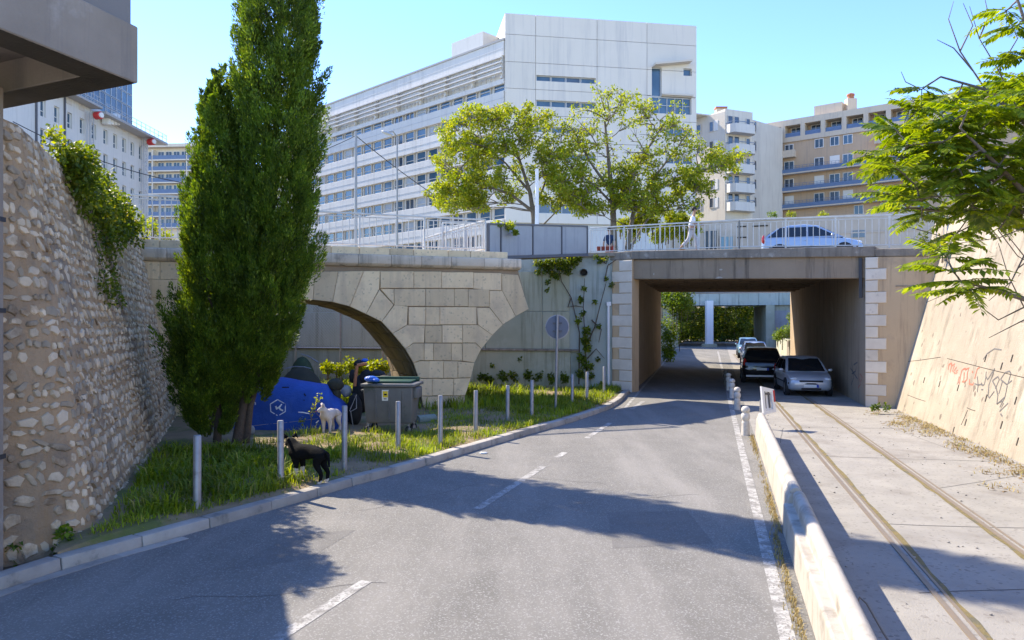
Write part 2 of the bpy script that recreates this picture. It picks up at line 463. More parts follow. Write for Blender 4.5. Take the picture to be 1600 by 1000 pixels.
def face_block(fr, poly, d, depth, gap=.004, ch=.012):
    """one dressed stone: polygon in (u, z), front at d, arrises worn"""
    mb = MB(); p1 = offset_poly(poly, gap); p2 = offset_poly(poly, gap + ch); n = len(poly)
    vs = [fr.pt(u, d - depth, z) for u, z in p1] + [fr.pt(u, d - ch, z) for u, z in p1] + [fr.pt(u, d, z) for u, z in p2]
    fs = [tuple(range(2 * n, 3 * n))]
    for i in range(n):
        j = (i + 1) % n
        fs += [(i, j, n + j, n + i), (n + i, n + j, 2 * n + j, 2 * n + i)]
    mb.add(vs, fs)
    return mb

RD = Vector((.268, 1, 0)).normalized()     # direction of the road
# ---------------------------------------------------------------- ground, road, tracks
def sheet(name, pts, z, mat, kind='structure', parent=None, label=None):
    mb = MB(); mb.add([(x, y, z) for x, y in pts], [tuple(range(len(pts)))])
    o = mb.build(name, mat, parent, smooth=0)
    if kind and not parent: o['kind'] = kind
    if label: o['label'] = label
    return o

sheet('ground', [(-900, -300), (900, -300), (900, 1500), (-900, 1500)], -.16, mt['ground'])
KY = [-6, 0, 4, 6, 7.68, 8.63, 9.5, 10.42, 11.3, 12.68, 13.8, 14.9, 17.2, 20.6, 23.5, 25.8, 27.3, 28.6, 29.2]
KX = [-9.0, -7.5, -6.4, -5.85, -5.35, -4.92, -4.36, -3.88, -3.36, -2.65, -1.95, -1.38, -.19, 1.72, 3.1, 3.85, 4.2, 4.55, 4.72]
def kx(y): return interp(y, KY, KX)
def bx(y): return 2.70 + .281 * (y - 6.48)         # inner foot of the barrier / edge of the roadway
road = [(kx(y), y) for y in [-6, 0, 4] + [6 + .5 * i for i in range(47)]]
road += [(4.79 + .268 * (y - 29.3), y) for y in (29.5, 38, 46.3)] + [(9.35 + .268 * (y - 46.3) - .5, y) for y in (47, 75, 120)]
road += [(bx(y) , y) for y in (120, 75, 46, 30, 18, 6, -6)]
sheet('road', road, 0, mt['asphalt'])
bed = [(bx(y), y) for y in (-6, 6, 18, 30, 46, 75, 120)] + [(19 + .268 * (y - 47) , y) for y in (120, 47)] + [(12.6, 25.5), (12.6, 23.6), (10.2, 14.5), (5.2, -6)]
sheet('track_bed', bed, 0, mt['bed'])
# painted lines, sheets lying on the road
def strip(name, pts, w, z, mat, label=None, parent=None):
    mb = MB(); n = len(pts); vs = []
    for i, p in enumerate(pts):
        a = Vector(pts[max(i - 1, 0)]); b = Vector(pts[min(i + 1, n - 1)])
        t = (b - a).normalized(); q = Vector((-t.y, t.x)) * w / 2
        vs += [(p[0] - q.x, p[1] - q.y, z), (p[0] + q.x, p[1] + q.y, z)]
    mb.add(vs, [(2 * i, 2 * i + 2, 2 * i + 3, 2 * i + 1) for i in range(n - 1)])
    return rename(tag(mb.build(name, mat, parent, smooth=0), kind='structure', label=label), name)
def rl(y): return 2.43 + .27 * (y - 6.48)
strip('edge_line', [(rl(y), y) for y in (-5, 6, 12, 20, 30, 40, 70)], .14, .004, mt['paint'])
strip('edge_line', [(3.7 + .2535 * (y - 24), y) for y in (24, 27, 30, 40, 50, 75)], .1, .004, mt['paint'])
def cl(y): return -2.08 + .345 * (y - 6.48)
for a, b in ((3.4, 7.95), (11.0, 12.9), (12.95, 14.3), (15.2, 15.8), (17.7, 20.4), (23.6, 26)):
    strip('lane_dash', [(cl(a), a), (cl(b), b)], .14, .004, mt['paint'])
crackm = M('crack_filler', (.085, .08, .075), .9)
patchm = M('asphalt_patch', (.13, .124, .114), .92, (.165, .158, .145), 3, bump=.8, bscale=90, speck=(.24, .23, .22), spscale=80, spthr=.1, bdist=.01)
sheet('asphalt_patch', [(1.25, 9.1), (2.55, 9.3), (2.6, 10.9), (1.4, 10.8)], .002, patchm)
sheet('asphalt_patch', [(-3.2, 8.3), (-2.4, 8.7), (-2.1, 9.9), (-2.9, 9.7)], .002, patchm)
cr_ = random.Random(31)
for x0, y0, dx, dy, n in ((.2, 13.4, .2, -.07, 9), (-2.3, 10.9, .16, .16, 10), (-3.4, 7.4, .22, .05, 9), (3.6, 17, -.2, .12, 12), (1.9, 11.6, .2, .05, 6)):
    pts = [(x0, y0)]
    for i in range(n): pts.append((pts[-1][0] + dx + cr_.uniform(-.1, .1), pts[-1][1] + dy + cr_.uniform(-.1, .1)))
    strip('road_crack', pts, .009, .0025, crackm)
# joints and cracks of the track slabs
for x0, y0, dx, dy, n, w in ((5.2, 10.2, .45, -.06, 14, .018), (6.6, 15.3, .5, -.08, 9, .018), (7.8, 19.6, .5, -.07, 9, .018), (4.2, 7.6, .4, .05, 10, .014), (7.2, 12.4, .3, .16, 9, .012), (6.2, 17, .12, .3, 8, .012), (9.6, 16, .05, .4, 10, .012)):
    pts = [(x0, y0)]
    for i in range(n): pts.append((pts[-1][0] + dx, pts[-1][1] + dy + cr_.uniform(-.03, .03)))
    pts = [p for p in pts if p[0] < interp(p[1], [-3.3, 14.57, 24.8], [5.7, 10.1, 12.62]) - .05]
    if len(pts) > 2: strip('slab_joint', pts, w, .003, crackm)
# tram rails let into the concrete, moss along their grooves
for k, (p, q) in enumerate((((4.06, 6.48), (8.67, 24)), ((5.56, 6.48), (10.05, 24)))):
    p = Vector(p); q = Vector(q); e = (q - p) / (q.y - p.y)
    a = p - e * 11; b = q + e * 40
    t = (b - a).normalized(); w = Vector((t.y, -t.x))
    root = empty('tram_rail', (a.x, a.y, 0), None, None); root['kind'] = 'structure'
    mb = MB()
    for off, h, ww in ((0, .014, .055), (.1, .01, .03)):
        c = [a + w * (off - ww / 2), b + w * (off - ww / 2), b + w * (off + ww / 2), a + w * (off + ww / 2)]
        mb.prism([(x.x, x.y, .001) for x in c], (0, 0, h))
    rename(mb.build('rail_head', mt['rail'], root, smooth=0), 'rail_head')
    mb = MB(); rr = random.Random(k); n = 150; vs = []
    sd = -1 if k else 1
    for i in range(n + 1):
        c = a + (b - a) * (i / n)
        w0 = .118 if sd > 0 else -.03
        vs += [(c.x + w.x * (w0 + .0), c.y + w.y * w0, .006), (c.x + w.x * (w0 + sd * rr.uniform(.03, .085)), c.y + w.y * (w0 + sd * rr.uniform(.03, .085)), .006)]
    mb.add(vs, [(2 * i, 2 * i + 2, 2 * i + 3, 2 * i + 1) for i in range(n)])
    o = mb.build('moss', mt['moss'], root, smooth=0); o['kind'] = 'stuff'

# kerb stones one by one
kr = empty('kerb', (kx(8), 8, 0)); kr['kind'] = 'structure'
y = 5.2; k = 0
kp = []
while y < 28.9:
    ln = R.choice((.8, .95, 1.0, 1.05)) if y < 20 else .9
    a = Vector((kx(y), y)); st = .05
    y2 = y
    while (Vector((kx(y2), y2)) - a).length < ln: y2 += st
    b = Vector((kx(y2), y2))
    kp.append((a, b)); y = y2
for a, b in kp:
    t = (b - a).normalized(); nn = Vector((-t.y, t.x)); a2 = a + t * .006; b2 = b - t * .006
    h = .135 + R.uniform(-.006, .006); j = R.uniform(-.008, .008)
    mb = MB(); lo = [a2 + nn * j, b2 + nn * j, b2 + nn * .22, a2 + nn * .22]
    up = [a2 + nn * (j + .02), b2 + nn * (j + .02), b2 + nn * .22, a2 + nn * .22]
    mb.hexa([(p.x, p.y, -.05) for p in lo] + [(p.x, p.y, h) for p in up])
    mb.build('kerb_stone', mt['kerb'], kr, bevel=.012, segs=2)
# gutter slabs in front of the kerb at the near left
for yy in (6.6, 7.35, 8.1, 8.85):
    mb = MB(); a = Vector((kx(yy), yy)); b = Vector((kx(yy + .74), yy + .74)); t = (b - a).normalized(); nn = Vector((t.y, -t.x))
    mb.prism([(p.x, p.y, .001) for p in (a + nn * .01, b + nn * .01, b + nn * .17, a + nn * .17)], (0, 0, .006))
    mb.build('gutter_slab', mt['kerb'], kr, smooth=0)

# the verge: a bumpy sheet of soil from the kerb back to the walls
def wallx(y):      # foot of the rubble wall
    return -5.35 - .36 * (y - 9.5) if y < 21.2 else -13.0
xs = []; NU = 60
ys = [8.45 + .25 * i for i in range(98)]
vs = []; fs = []
for yy in ys:
    x1 = kx(min(yy, 29.2)) - .21; x0 = wallx(yy) - .3
    if yy < 9.5: x0 = max(-6.2, x0)
    if yy > 29: x1 = 4.2
    for i in range(NU + 1):
        s = i / NU; x = lerp(x1, x0, s)
        h = .115 + .05 * min(1, s * 6) * (1 + math.sin(x * 2.1 + yy * 1.3) * .5 + math.sin(x * 5.3 - yy * 3.7) * .3)
        vs.append((x, yy, h))
for j in range(len(ys) - 1):
    for i in range(NU):
        a = j * (NU + 1) + i; fs.append((a, a + 1, a + NU + 2, a + NU + 1))
vg = npmesh('verge', vs, fs, mt['soil'], smooth=True); vg['kind'] = 'structure'
def vz(x, y): return .14

# raised street level behind and beside the cutting
def solid(name, pts, z0, z1, mat, kind='structure', label=None):
    mb = MB(); mb.prism([(x, y, z0) for x, y in pts], (0, 0, z1 - z0))
    o = mb.build(name, mat, smooth=0)
    if kind: o['kind'] = kind
    return o
backdrop_mat = M('backdrop_green', (.06, .07, .03), .95, (.035, .05, .02), .6, bump=1, bscale=2)
solid('dark_backdrop', [(-20, 122), (80, 122), (80, 160), (-20, 160)], -.3, 9, backdrop_mat)  # added dark block, keeps bright sky out of the gaps between the far trees
solid('upper_ground', [(-11.2, 21.8), (-11.2, 19), (-7.5, 8.5), (-30, 8.5), (-60, 20), (-60, 34.0), (-13.2, 34.0)], -.3, 5.08, mt['ground'])
solid('upper_street', [(-13.4, 34.6), (-1.4, 31.9), (3.4, 30.5), (5.5, 33.5), (7.0, 46.5), (9.5, 60), (14, 80), (-80, 80), (-80, 34.6)], -.3, 5.3, mt['oldconc'])
solid('upper_street', [(13.9, 23.4), (18.2, 40), (19.2, 47.3), (24.5, 60), (36, 80), (90, 80), (90, 10), (18, 10)], -.3, 5.2, mt['lowwall'])

# ---------------------------------------------------------------- rubble retaining wall on the left
WB = [(-9.75, 21.7), (-5.35, 9.5), (-5.36, 9.15), (-5.5, 8.75), (-5.8, 8.38), (-6.6, 8.1)]
WT = [(-10.75, 21.7), (-6.38, 9.5), (-6.36, 9.2), (-6.42, 8.85), (-6.6, 8.5), (-7.2, 8.2)]
WZ = [5.08, 5.34, 5.34, 5.33, 5.3, 5.28]
WL = [0]
for i in range(1, len(WB)):
    WL.append(WL[-1] + (Vector(WB[i]) - Vector(WB[i - 1])).length)
def wall_pt(s, t):
    i = 0
    while i < len(WL) - 2 and s > WL[i + 1]: i += 1
    f = (s - WL[i]) / (WL[i + 1] - WL[i])
    b = Vector(WB[i]).lerp(Vector(WB[i + 1]), f); q = Vector(WT[i]).lerp(Vector(WT[i + 1]), f); z = lerp(WZ[i], WZ[i + 1], f)
    p = b.lerp(q, t)
    return Vector((p.x, p.y, lerp(0.0, z, t)))
def wall_fr(s, t):
    p = wall_pt(s, t); e = .02
    a = (wall_pt(s + e, t) - wall_pt(s - e, t)).normalized(); u = (wall_pt(s, min(t + e, 1)) - wall_pt(s, t - e)).normalized()
    n = u.cross(a).normalized()
    if n.x < 0 and n.y > -.9: n = -n
    if n.dot(Vector((0, 0, EYE)) - p) < 0: n = -n
    return p, u.cross(n).normalized(), u, n
rw = empty('retaining_wall', (-7.2, 14.5, 0), 'tall leaning rubble stone retaining wall in tan mortar beside the verge', 'wall')
NS, NT = 150, 50
vs = []
for j in range(NT + 1):
    for i in range(NS + 1):
        s = WL[-1] * i / NS; t = j / NT
        p, a, u, n = wall_fr(min(max(s, .03), WL[-1] - .03), min(max(t, .021), .979)); p = wall_pt(s, t)
        h = .005 * (math.sin(s * 7.1 + t * 31) + math.sin(s * 17 - t * 47) + math.sin(s * 3.3 + t * 11)) + R.uniform(-.008, .008)
        vs.append(p + n * h)
fs = [(j * (NS + 1) + i, j * (NS + 1) + i + 1, (j + 1) * (NS + 1) + i + 1, (j + 1) * (NS + 1) + i) for j in range(NT) for i in range(NS)]
o = npmesh('mortar_face', [tuple(v) for v in vs], fs, mt['mortar'], rw, smooth=True)
mb = MB()
for i in range(len(WB) - 1):      # rough coping and the bank behind it
    a, b = Vector((*WT[i], WZ[i])), Vector((*WT[i + 1], WZ[i + 1]))
    back = Vector((-1.2, .0, 0)); mb.add([a, b, b + back, a + back], [(0, 1, 2, 3)])
mb.build('wall_top', mt['soil'], rw, smooth=0)
stv = []
for k in range(12):
    rr = random.Random(100 + k); n = rr.choice((5, 6, 7)); out = []
    for i in range(n):
        t = 2 * math.pi * i / n + rr.uniform(-.25, .25); sq = 1 / max(abs(math.cos(t)), abs(math.sin(t))) ** .6
        q = rr.uniform(.72, 1.1) * sq * .84; out.append((math.cos(t) * q, math.sin(t) * q))
    mb = MB()
    vs = [(x, y, -.6) for x, y in out] + [(x * .97, y * .97, rr.uniform(.2, .5)) for x, y in out] + [(x * .8, y * .8, rr.uniform(.7, 1.0)) for x, y in out] + [(0, 0, 1.0)]
    fs = []
    for i in range(n):
        j = (i + 1) % n
        fs += [(i, j, n + j, n + i), (n + i, n + j, 2 * n + j, 2 * n + i), (2 * n + i, 2 * n + j, 3 * n)]
    mb.add(vs, fs)
    stv.append(mb)
stm = [m_.mesh('stone', mt['rubble'], smooth=50) for m_ in stv]
items = []
z = .03
while z < 5.25:
    hh = R.choice((.1, .13, .16, .2)); s = R.uniform(0, .2)
    while s < WL[-1] - .1:
        near = s > WL[1] - .6
        ln = R.choice((.09, .12, .15, .2, .26)) * R.uniform(.85, 1.25) * (1.05 if near else 1)
        keep = .96 if not near else .9
        if R.random() < keep:
            t = (z + hh / 2 + R.uniform(-.035, .035)) / 5.2
            items.append((s + ln / 2, min(max(t, .012), .985), ln / 2 * R.uniform(.88, 1.1), hh / 2 * R.uniform(.75, 1.12), R.uniform(.016, .036)))
        s += ln + R.uniform(.0, .025)
    z += hh * 1.02
scored = []
for it in items:
    p, a, u, n = wall_fr(min(it[0], WL[-1] - .03), it[1])
    v = p - Vector((0, 0, EYE)); sz = it[2] * it[3] * abs(n.dot(v.normalized())) / v.length ** 2
    inside = abs(p.x / p.y) < .70 and p.y > 1
    scored.append((sz if inside else 0, it, p, a, u, n))
scored.sort(key=lambda q: -q[0])
big = MB()
for k, (sz, it, p, a, u, n) in enumerate(scored):
    Rm = Matrix((a, u, n)).transposed() @ Matrix.Rotation(R.uniform(-.55, .55), 3, 'Z')
    vi = R.randrange(len(stm)); sc = (it[2] * 1.12, it[3] * 1.12, it[4])
    if k < 300:
        o = put('stone', stm[vi], rw, p, Rm.to_euler(), sc)
    else:
        src = stv[vi]
        big.add([p + Rm @ Vector((x * sc[0], y * sc[1], q * sc[2])) for x, y, q in src.v], src.f)
o = big.build('small_stones', mt['rubble_i'], rw, smooth=50, keep=True); o['kind'] = 'stuff'

# ---------------------------------------------------------------- overpass corner with its pillar, top left
ov = empty('overpass', (-5.85, 7.9, 0), 'grey concrete overpass corner on a pillar jutting in above the rubble wall', 'overpass')
C = Vector((-4.07, 8.0)); d1 = Vector((-.3, -1)).normalized(); d2 = Vector((-2.2, 1)).normalized()
def ring(off):
    # inset of the slab outline from both visible edges
    m = 1 / abs(d1.x * d2.y - d1.y * d2.x)
    c = C + (d1 + d2) * off * m
    return c
zb = 5.39
mb = MB(); w = .42; c2 = ring(w)
A = C + d1 * 10; B = C + d2 * 8
for a, b, a2, b2 in ((C, A, c2, A + d2 * w), (C, B, c2, B + d1 * w)):
    mb.prism([(p.x, p.y, zb) for p in (a, b, b2, a2)], (0, 0, .62))
mb.build('edge_beam', mt['greyconc'], ov, bevel=.012)
mb = MB(); mb.prism([(p.x, p.y, zb + .34) for p in (c2 - (d1 + d2) * .02, A + d2 * .4, A + d2 * 9, B + d1 * 9, B + d1 * .4)], (0, 0, .3))
mb.build('soffit', mt['greyconc'], ov, smooth=0)
mb = MB(); c3 = ring(.05); c4 = ring(.2)
for a, b, a2, b2 in ((c3, A + d2 * .05, c4, A + d2 * .2), (c3, B + d1 * .05, c4, B + d1 * .2)):
    mb.prism([(p.x, p.y, zb + .62) for p in (a, b, b2, a2)], (0, 0, .95))
peel = M('peeling_paint', (.19, .175, .165), .85, stain=(.52, .5, .46), sscale=1.6, sthr=(.57, .575), bump=.4, bscale=20)
mb.build('parapet', peel, ov, bevel=.01)
mb = MB(); mb.box(-6.6, -5.585, 7.75, 8.1, -.05, 5.38); mb.build('pillar', mt['greyconc'], ov, bevel=.02)
mb = MB()
for q in (1.3, 2.9, 3.9):
    mb = MB(); mb.box(-6.61, -5.575, 7.74, 8.11, q, q + .05); mb.build('pillar_band', mt['darkmetal'], ov)

# ---------------------------------------------------------------- stone arch bridge
AB = Fr((-10.17, 20.1), (.25, 23.9))
def z5(x, y): return AB.uz(460 + x / 2.7775, 300 + y / 2.7775)
ab = empty('arch_bridge', AB.pt(8.5, 0, 0), 'cream limestone block arch bridge broken off at its right end', 'bridge')
L_arc = [z5(*p) for p in ((40, 464), (80, 468), (165, 478), (240, 497), (310, 530), (378, 563), (425, 615), (480, 681), (516, 743), (538, 808), (552, 884), (562, 960), (566, 1060))]
L_arc[-1] = (L_arc[-1][0], -.2)
uc = AB.U(432); crown = (uc, L_arc[0][1] + .07)
right = [crown] + L_arc
left = [(2 * uc - u, z) for u, z in L_arc][::-1]
left = [(max(u, 1.55), z) for u, z in left]
left = [(lerp(uc, u, .9), z) for u, z in left]
ztop = 4.47
R_arc = [z5(*p) for p in ((733, 1060), (734, 955), (740, 885), (752, 850), (765, 806), (780, 741), (810, 681), (858, 622), (904, 576), (959, 540), (1016, 508))]
R_arc[0] = (R_arc[0][0], -.2)
outl = [(-.6, -.2)] + left + right[0:] + R_arc + [z5(972, 358)[:1] + (ztop,)] + [(-.6, ztop)]
DEP = 4.6
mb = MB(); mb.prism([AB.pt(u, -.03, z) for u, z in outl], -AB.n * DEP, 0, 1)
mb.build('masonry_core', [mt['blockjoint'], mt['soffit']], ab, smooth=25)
# soffit stones of the visible barrel, row by row
for i in range(2, len(L_arc) - 1):
    (u0, za), (u1, zb_) = L_arc[i], L_arc[i + 1]
    e = Vector((u1 - u0, zb_ - za)); nrm = Vector((-e.y, e.x)).normalized() * -1
    if nrm.x > 0: nrm = -nrm
    dd = -.34; 
    while dd > -DEP + .3:
        ln = R.uniform(.5, .9); d2_ = max(dd - ln, -DEP + .02)
        g = .012; a0 = lerp(u0, u1, .02), lerp(za, zb_, .02); a1 = lerp(u0, u1, .98), lerp(za, zb_, .98)
        th = R.uniform(.012, .03)
        mb = MB()
        lo = [AB.pt(a0[0], dd - g, a0[1]), AB.pt(a1[0], dd - g, a1[1]), AB.pt(a1[0], d2_ + g, a1[1]), AB.pt(a0[0], d2_ + g, a0[1])]
        off = AB.u * nrm.x * th + Vector((0, 0, nrm.y * th)); cen = sum(lo, Vector()) / 4
        mb.hexa([p - off for p in lo] + [p.lerp(cen, .03) + off for p in lo])
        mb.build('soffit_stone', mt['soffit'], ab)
        dd = d2_
Bl = []
def rect(x0, x1, y0, y1): return [(x0, y0), (x1, y0), (x1, y1), (x0, y1)]
Bl += [[(20, 345), (88, 345), (80, 468), (20, 464)], [(88, 345), (190, 345), (165, 478), (80, 468)], [(190, 345), (300, 343), (240, 497), (165, 478)],
       [(300, 343), (372, 343), (368, 420), (310, 530), (240, 497)], [(368, 424), (430, 490), (378, 563), (310, 530)], [(372, 420), (432, 420), (432, 489)],
       [(432, 492), (492, 497), (488, 577), (425, 615), (378, 563)]]
Bl += [rect(372, 517, 344, 418), rect(517, 637, 345, 418), rect(637, 775, 348, 418), [(775, 350), (898, 352), (898, 427), (845, 427), (775, 420)], [(898, 355), (970, 360), (1016, 508), (959, 540), (900, 428)]]
Bl += [rect(432, 568, 420, 496), rect(568, 693, 420, 497), rect(693, 753, 420, 497), rect(753, 845, 422, 499), [(845, 428), (900, 428), (959, 540), (904, 576), (845, 500)]]
Bl += [rect(494, 568, 499, 577), rect(568, 630, 499, 577), rect(630, 790, 499, 576), [(790, 502), (845, 502), (904, 576), (858, 622), (795, 576)]]
Bl += [[(425, 615), (488, 578), (565, 579), (562, 655), (516, 655), (480, 681)], rect(565, 640, 579, 655), rect(640, 728, 578, 655), [(728, 577), (795, 577), (858, 622), (810, 681), (785, 655), (728, 655)]]
Bl += [[(480, 681), (516, 656), (562, 657), (562, 731), (545, 731), (516, 743)], rect(562, 602, 657, 731), rect(602, 680, 657, 732), rect(680, 728, 657, 733), [(728, 656), (785, 656), (810, 681), (780, 741), (728, 733)]]
Bl += [[(516, 743), (545, 733), (582, 733), (587, 808), (538, 808)], rect(582, 645, 733, 808), rect(645, 708, 734, 808), [(708, 735), (780, 741), (765, 806), (708, 807)]]
Bl += [[(538, 810), (597, 810), (597, 885), (552, 885)], rect(597, 690, 810, 884), [(690, 809), (765, 807), (752, 850), (740, 884), (690, 884)]]
Bl += [[(552, 887), (640, 887), (640, 958), (562, 960)], [(640, 886), (740, 886), (734, 955), (640, 957)], [(563, 962), (640, 960), (640, 1045), (566, 1050)], [(640, 959), (734, 957), (733, 1040), (640, 1044)]]
for poly in Bl:
    face_block(AB, [z5(*p) for p in poly], .03 + R.uniform(-.012, .014), .1).build('stone_block', mt['block'], ab)
# arch stones and courses left of the crown, partly behind the cypress
LZ = ztop
for i in range(len(left) - 1):
    (u0, za), (u1, zb_) = left[i], left[i + 1]
    if u1 - u0 < .12: continue
    face_block(AB, [(u0, za), (u1, zb_), (u1, LZ), (u0, LZ)], .01, .09).build('stone_block', mt['block'], ab)
face_block(AB, [left[-1], z5(20, 464), z5(20, 345), (left[-1][0], LZ)], .01, .09).build('stone_block', mt['block'], ab)
lu = left[0][0]
zr = ztop; j = 0
while zr > .1:
    h = .5; us = [-.3] + ([.15, .95] if j % 2 else [.5, 1.2]) + [lu]
    us = [q for q in us if q <= lu]
    for a, b in zip(us, us[1:]):
        face_block(AB, [(a, zr - h), (b, zr - h), (b, zr), (a, zr)], .012 + R.uniform(-.008, .012), .09).build('stone_block', mt['block'], ab)
    zr -= h; j += 1
# cornice and coping stones
uR = z5(978, 330)[0]; u = -.55
while u < uR - .1:
    l = R.uniform(.85, 1.25); u2 = min(u + l, uR)
    if uR - u2 < .4: u2 = uR
    mb = MB(); 
    prof = [(-.6, 4.475), (.04, 4.475), (.17, 4.56), (.17, 4.80), (.15, 4.83), (-.6, 4.83)]
    a = u + .005; b = u2 - .005
    mb.prism([AB.pt(a, d, z) for d, z in prof], AB.u * (b - a)); mb.build('cornice_stone', mt['cornice'], ab, bevel=.008)
    u = u2
uR2 = z5(926, 262)[0]; u = -.5
while u < uR2 - .1:
    l = R.uniform(.7, 1.3); u2 = min(u + l, uR2)
    if uR2 - u2 < .3: u2 = uR2
    mb = MB(); AB.box(mb, u + .005, u2 - .005, -.5, .0 + R.uniform(-.01, .01), 4.834, 5.06 + R.uniform(-.008, .008))
    mb.build('coping_stone', mt['block'], ab, bevel=.012); u = u2
mb = MB(); AB.box(mb, -.5, uR2, -DEP, -.51, 4.48, 5.0); mb.build('bridge_deck', mt['deckedge'], ab, smooth=0)

# ---------------------------------------------------------------- old concrete wall between the bridges
OW = Fr((4.07, 29.85), (-2.0, 31.4))
ow = empty('concrete_wall', OW.pt(3, 0, 0), 'stained greenish concrete wall draped with creepers left of the underpass', 'wall')
mb = MB(); OW.box(mb, -.2, 20, -.7, 0, -.2, 5.45); mb.build('wall_body', mt['oldblue'], ow, smooth=0)
u1 = OW.U(892); u2 = OW.U(757)
mb = MB(); OW.box(mb, u1, 19, .002, .16, -.1, 1.6); mb.build('wall_footing', mt['oldconc'], ow, bevel=.02)
mb = MB(); OW.box(mb, OW.U(905), 19, .002, .24, 1.6, 1.68); mb.build('wall_ledge', mt['deckedge'], ow, bevel=.01)
for a, b in ((OW.U(890), OW.U(848)), (OW.U(847.4), OW.U(760)), (OW.U(759), 11), (11.03, 15), (15.03, 19)):
    mb = MB(); OW.box(mb, a, b, .002, .07, 1.682, 3.22); mb.build('wall_panel', mt['oldconc'], ow, bevel=.015)
    mb = MB(); OW.box(mb, a, b, .002, .04, 3.24, 4.9); mb.build('wall_panel', mt['oldconc'], ow, bevel=.015)
mb = MB(); pu, pz = OW.uz(913, 426); c = OW.pt(pu, .06, pz)
for r, dd in ((.15, .12),): mb.tube([c - OW.n * dd, c + OW.n * dd], r, 20, 0, False)
mb.tube([c + OW.n * .12, c - OW.n * .1], .115, 20, 1, False); mb.disc(c + OW.n * .02, OW.n, .115, .01, 20, 1)
mb.build('pipe_outlet', [mt['galv'], mt['hole']], ow)
# a stone coping slab seen over the wall beside the footbridge
mb = MB(); OW.box(mb, -.1, OW.U(880), -.6, .12, 5.45, 5.62); mb.build('coping_slab', mt['deckedge'], ow, bevel=.015)

# ---------------------------------------------------------------- road underpass bridge
L0 = Vector((4.79, 29.3)); R0 = Vector((11.71, 24.4))
TF = Fr(L0, R0)
ub = empty('underpass_bridge', TF.pt(4.2, 0, 0), 'brown concrete road bridge over the underpass with white quoin stones', 'bridge')
WID = TF.len
def zt(u): return 5.63 - .34 * u / WID
def zs(u): return 4.51 - .26 * u / WID
rd2 = Vector((RD.x, RD.y, 0)); TL = 18.0
def along(p, q): return Vector((p[0], p[1], 0)) + rd2 * q
def wallbox(a, ln, side, th, z0, z1, name, mat, start=0.02):
    n = TF.u * side
    p = [along(a, start), along(a, ln), along(a, ln) + n * th, along(a, start) + n * th]
    mb = MB(); mb.hexa([v + Vector((0, 0, z0)) for v in p] + [v + Vector((0, 0, z1)) for v in p])
    return mb.build(name, mat, ub, smooth=0)
wallbox(L0, TL, -1, .9, -.1, 4.86, 'side_wall', mt['tunnel'])
wallbox(R0, 23.4, 1, .9, -.1, 4.86, 'side_wall', mt['tunnel'])
p = [along(L0, .1), along(R0, .1), along(R0, 23.4), along(L0, TL)]
mb = MB(); mb.prism([v + Vector((0, 0, 4.87)) for v in p], (0, 0, .3)); mb.build('ceiling_slab', mt['beam'], ub, smooth=0)
for k in range(9):
    f = (k + 1) / 10
    a = along(L0, .8 + (TL - 1) * f); b = along(R0, .8 + 22 * f)
    mb = MB(); t = (b - a).normalized(); w = Vector((-t.y, t.x, 0)) * .18
    q = [a - w, b - w, b + w, a + w]
    mb.prism([v + Vector((0, 0, 4.62)) for v in q], (0, 0, .26)); mb.build('ceiling_beam', mt['beam'], ub, smooth=0)
mb = MB(); TF.box(mb, -.02, WID + .02, -.55, -.1, (zs(0), zs(WID)), (zt(0) - .34, zt(WID) - .34)); mb.build('front_beam', mt['beam'], ub, bevel=.015)
mb = MB(); TF.box(mb, -.06, WID + .3, -.8, .02, (zt(0) - .335, zt(WID) - .335), (zt(0), zt(WID))); mb.build('deck_edge', mt['deckedge'], ub, bevel=.02)
mb = MB(); q = [along(L0, .85) - TF.u * 1.2, along(R0, .85) + TF.u * 2.4, along(R0, 23.4) + TF.u * 2.4, along(L0, TL) - TF.u * 1.2]
mb.add([v + Vector((0, 0, 5.2)) for v in q] + [v + Vector((0, 0, h)) for v, h in zip(q, (5.5, 5.2, 5.4, 5.5))], [(0, 1, 2, 3), (7, 6, 5, 4), (0, 4, 5, 1), (1, 5, 6, 2), (2, 6, 7, 3), (3, 7, 4, 0)])
mb.build('deck', mt['asphalt'], ub, smooth=0)
ul = TF.U(957)
mb = MB(); TF.box(mb, ul, -.003, -.6, 0, -.1, zt(0) - .34); mb.build('pier', mt['render_'], ub, smooth=0)
mb = MB(); TF.box(mb, ul - 1.5, -.065, -.8, .0, zt(0) - .335, zt(0) - .01); mb.build('deck_edge', mt['deckedge'], ub, bevel=.02)
ur = TF.U(1386); uw = 10.9
mb = MB(); TF.box(mb, WID + .003, uw, -.6, 0, -.1, (zt(WID) - .34, zt(uw) - .34)); mb.build('wing_wall', mt['render_'], ub, smooth=0)
mb = MB(); TF.box(mb, WID + .305, uw, -.8, .03, (zt(WID) - .337, zt(uw) - .337), (zt(WID) - .08, zt(uw) - .08)); mb.build('deck_edge', mt['deckedge'], ub, bevel=.02)
mb = MB(); TF.box(mb, WID + .9, uw, .003, .02, (3.95, 3.9), (3.98, 3.93)); mb.build('wall_joint', mt['deckedge'], ub)
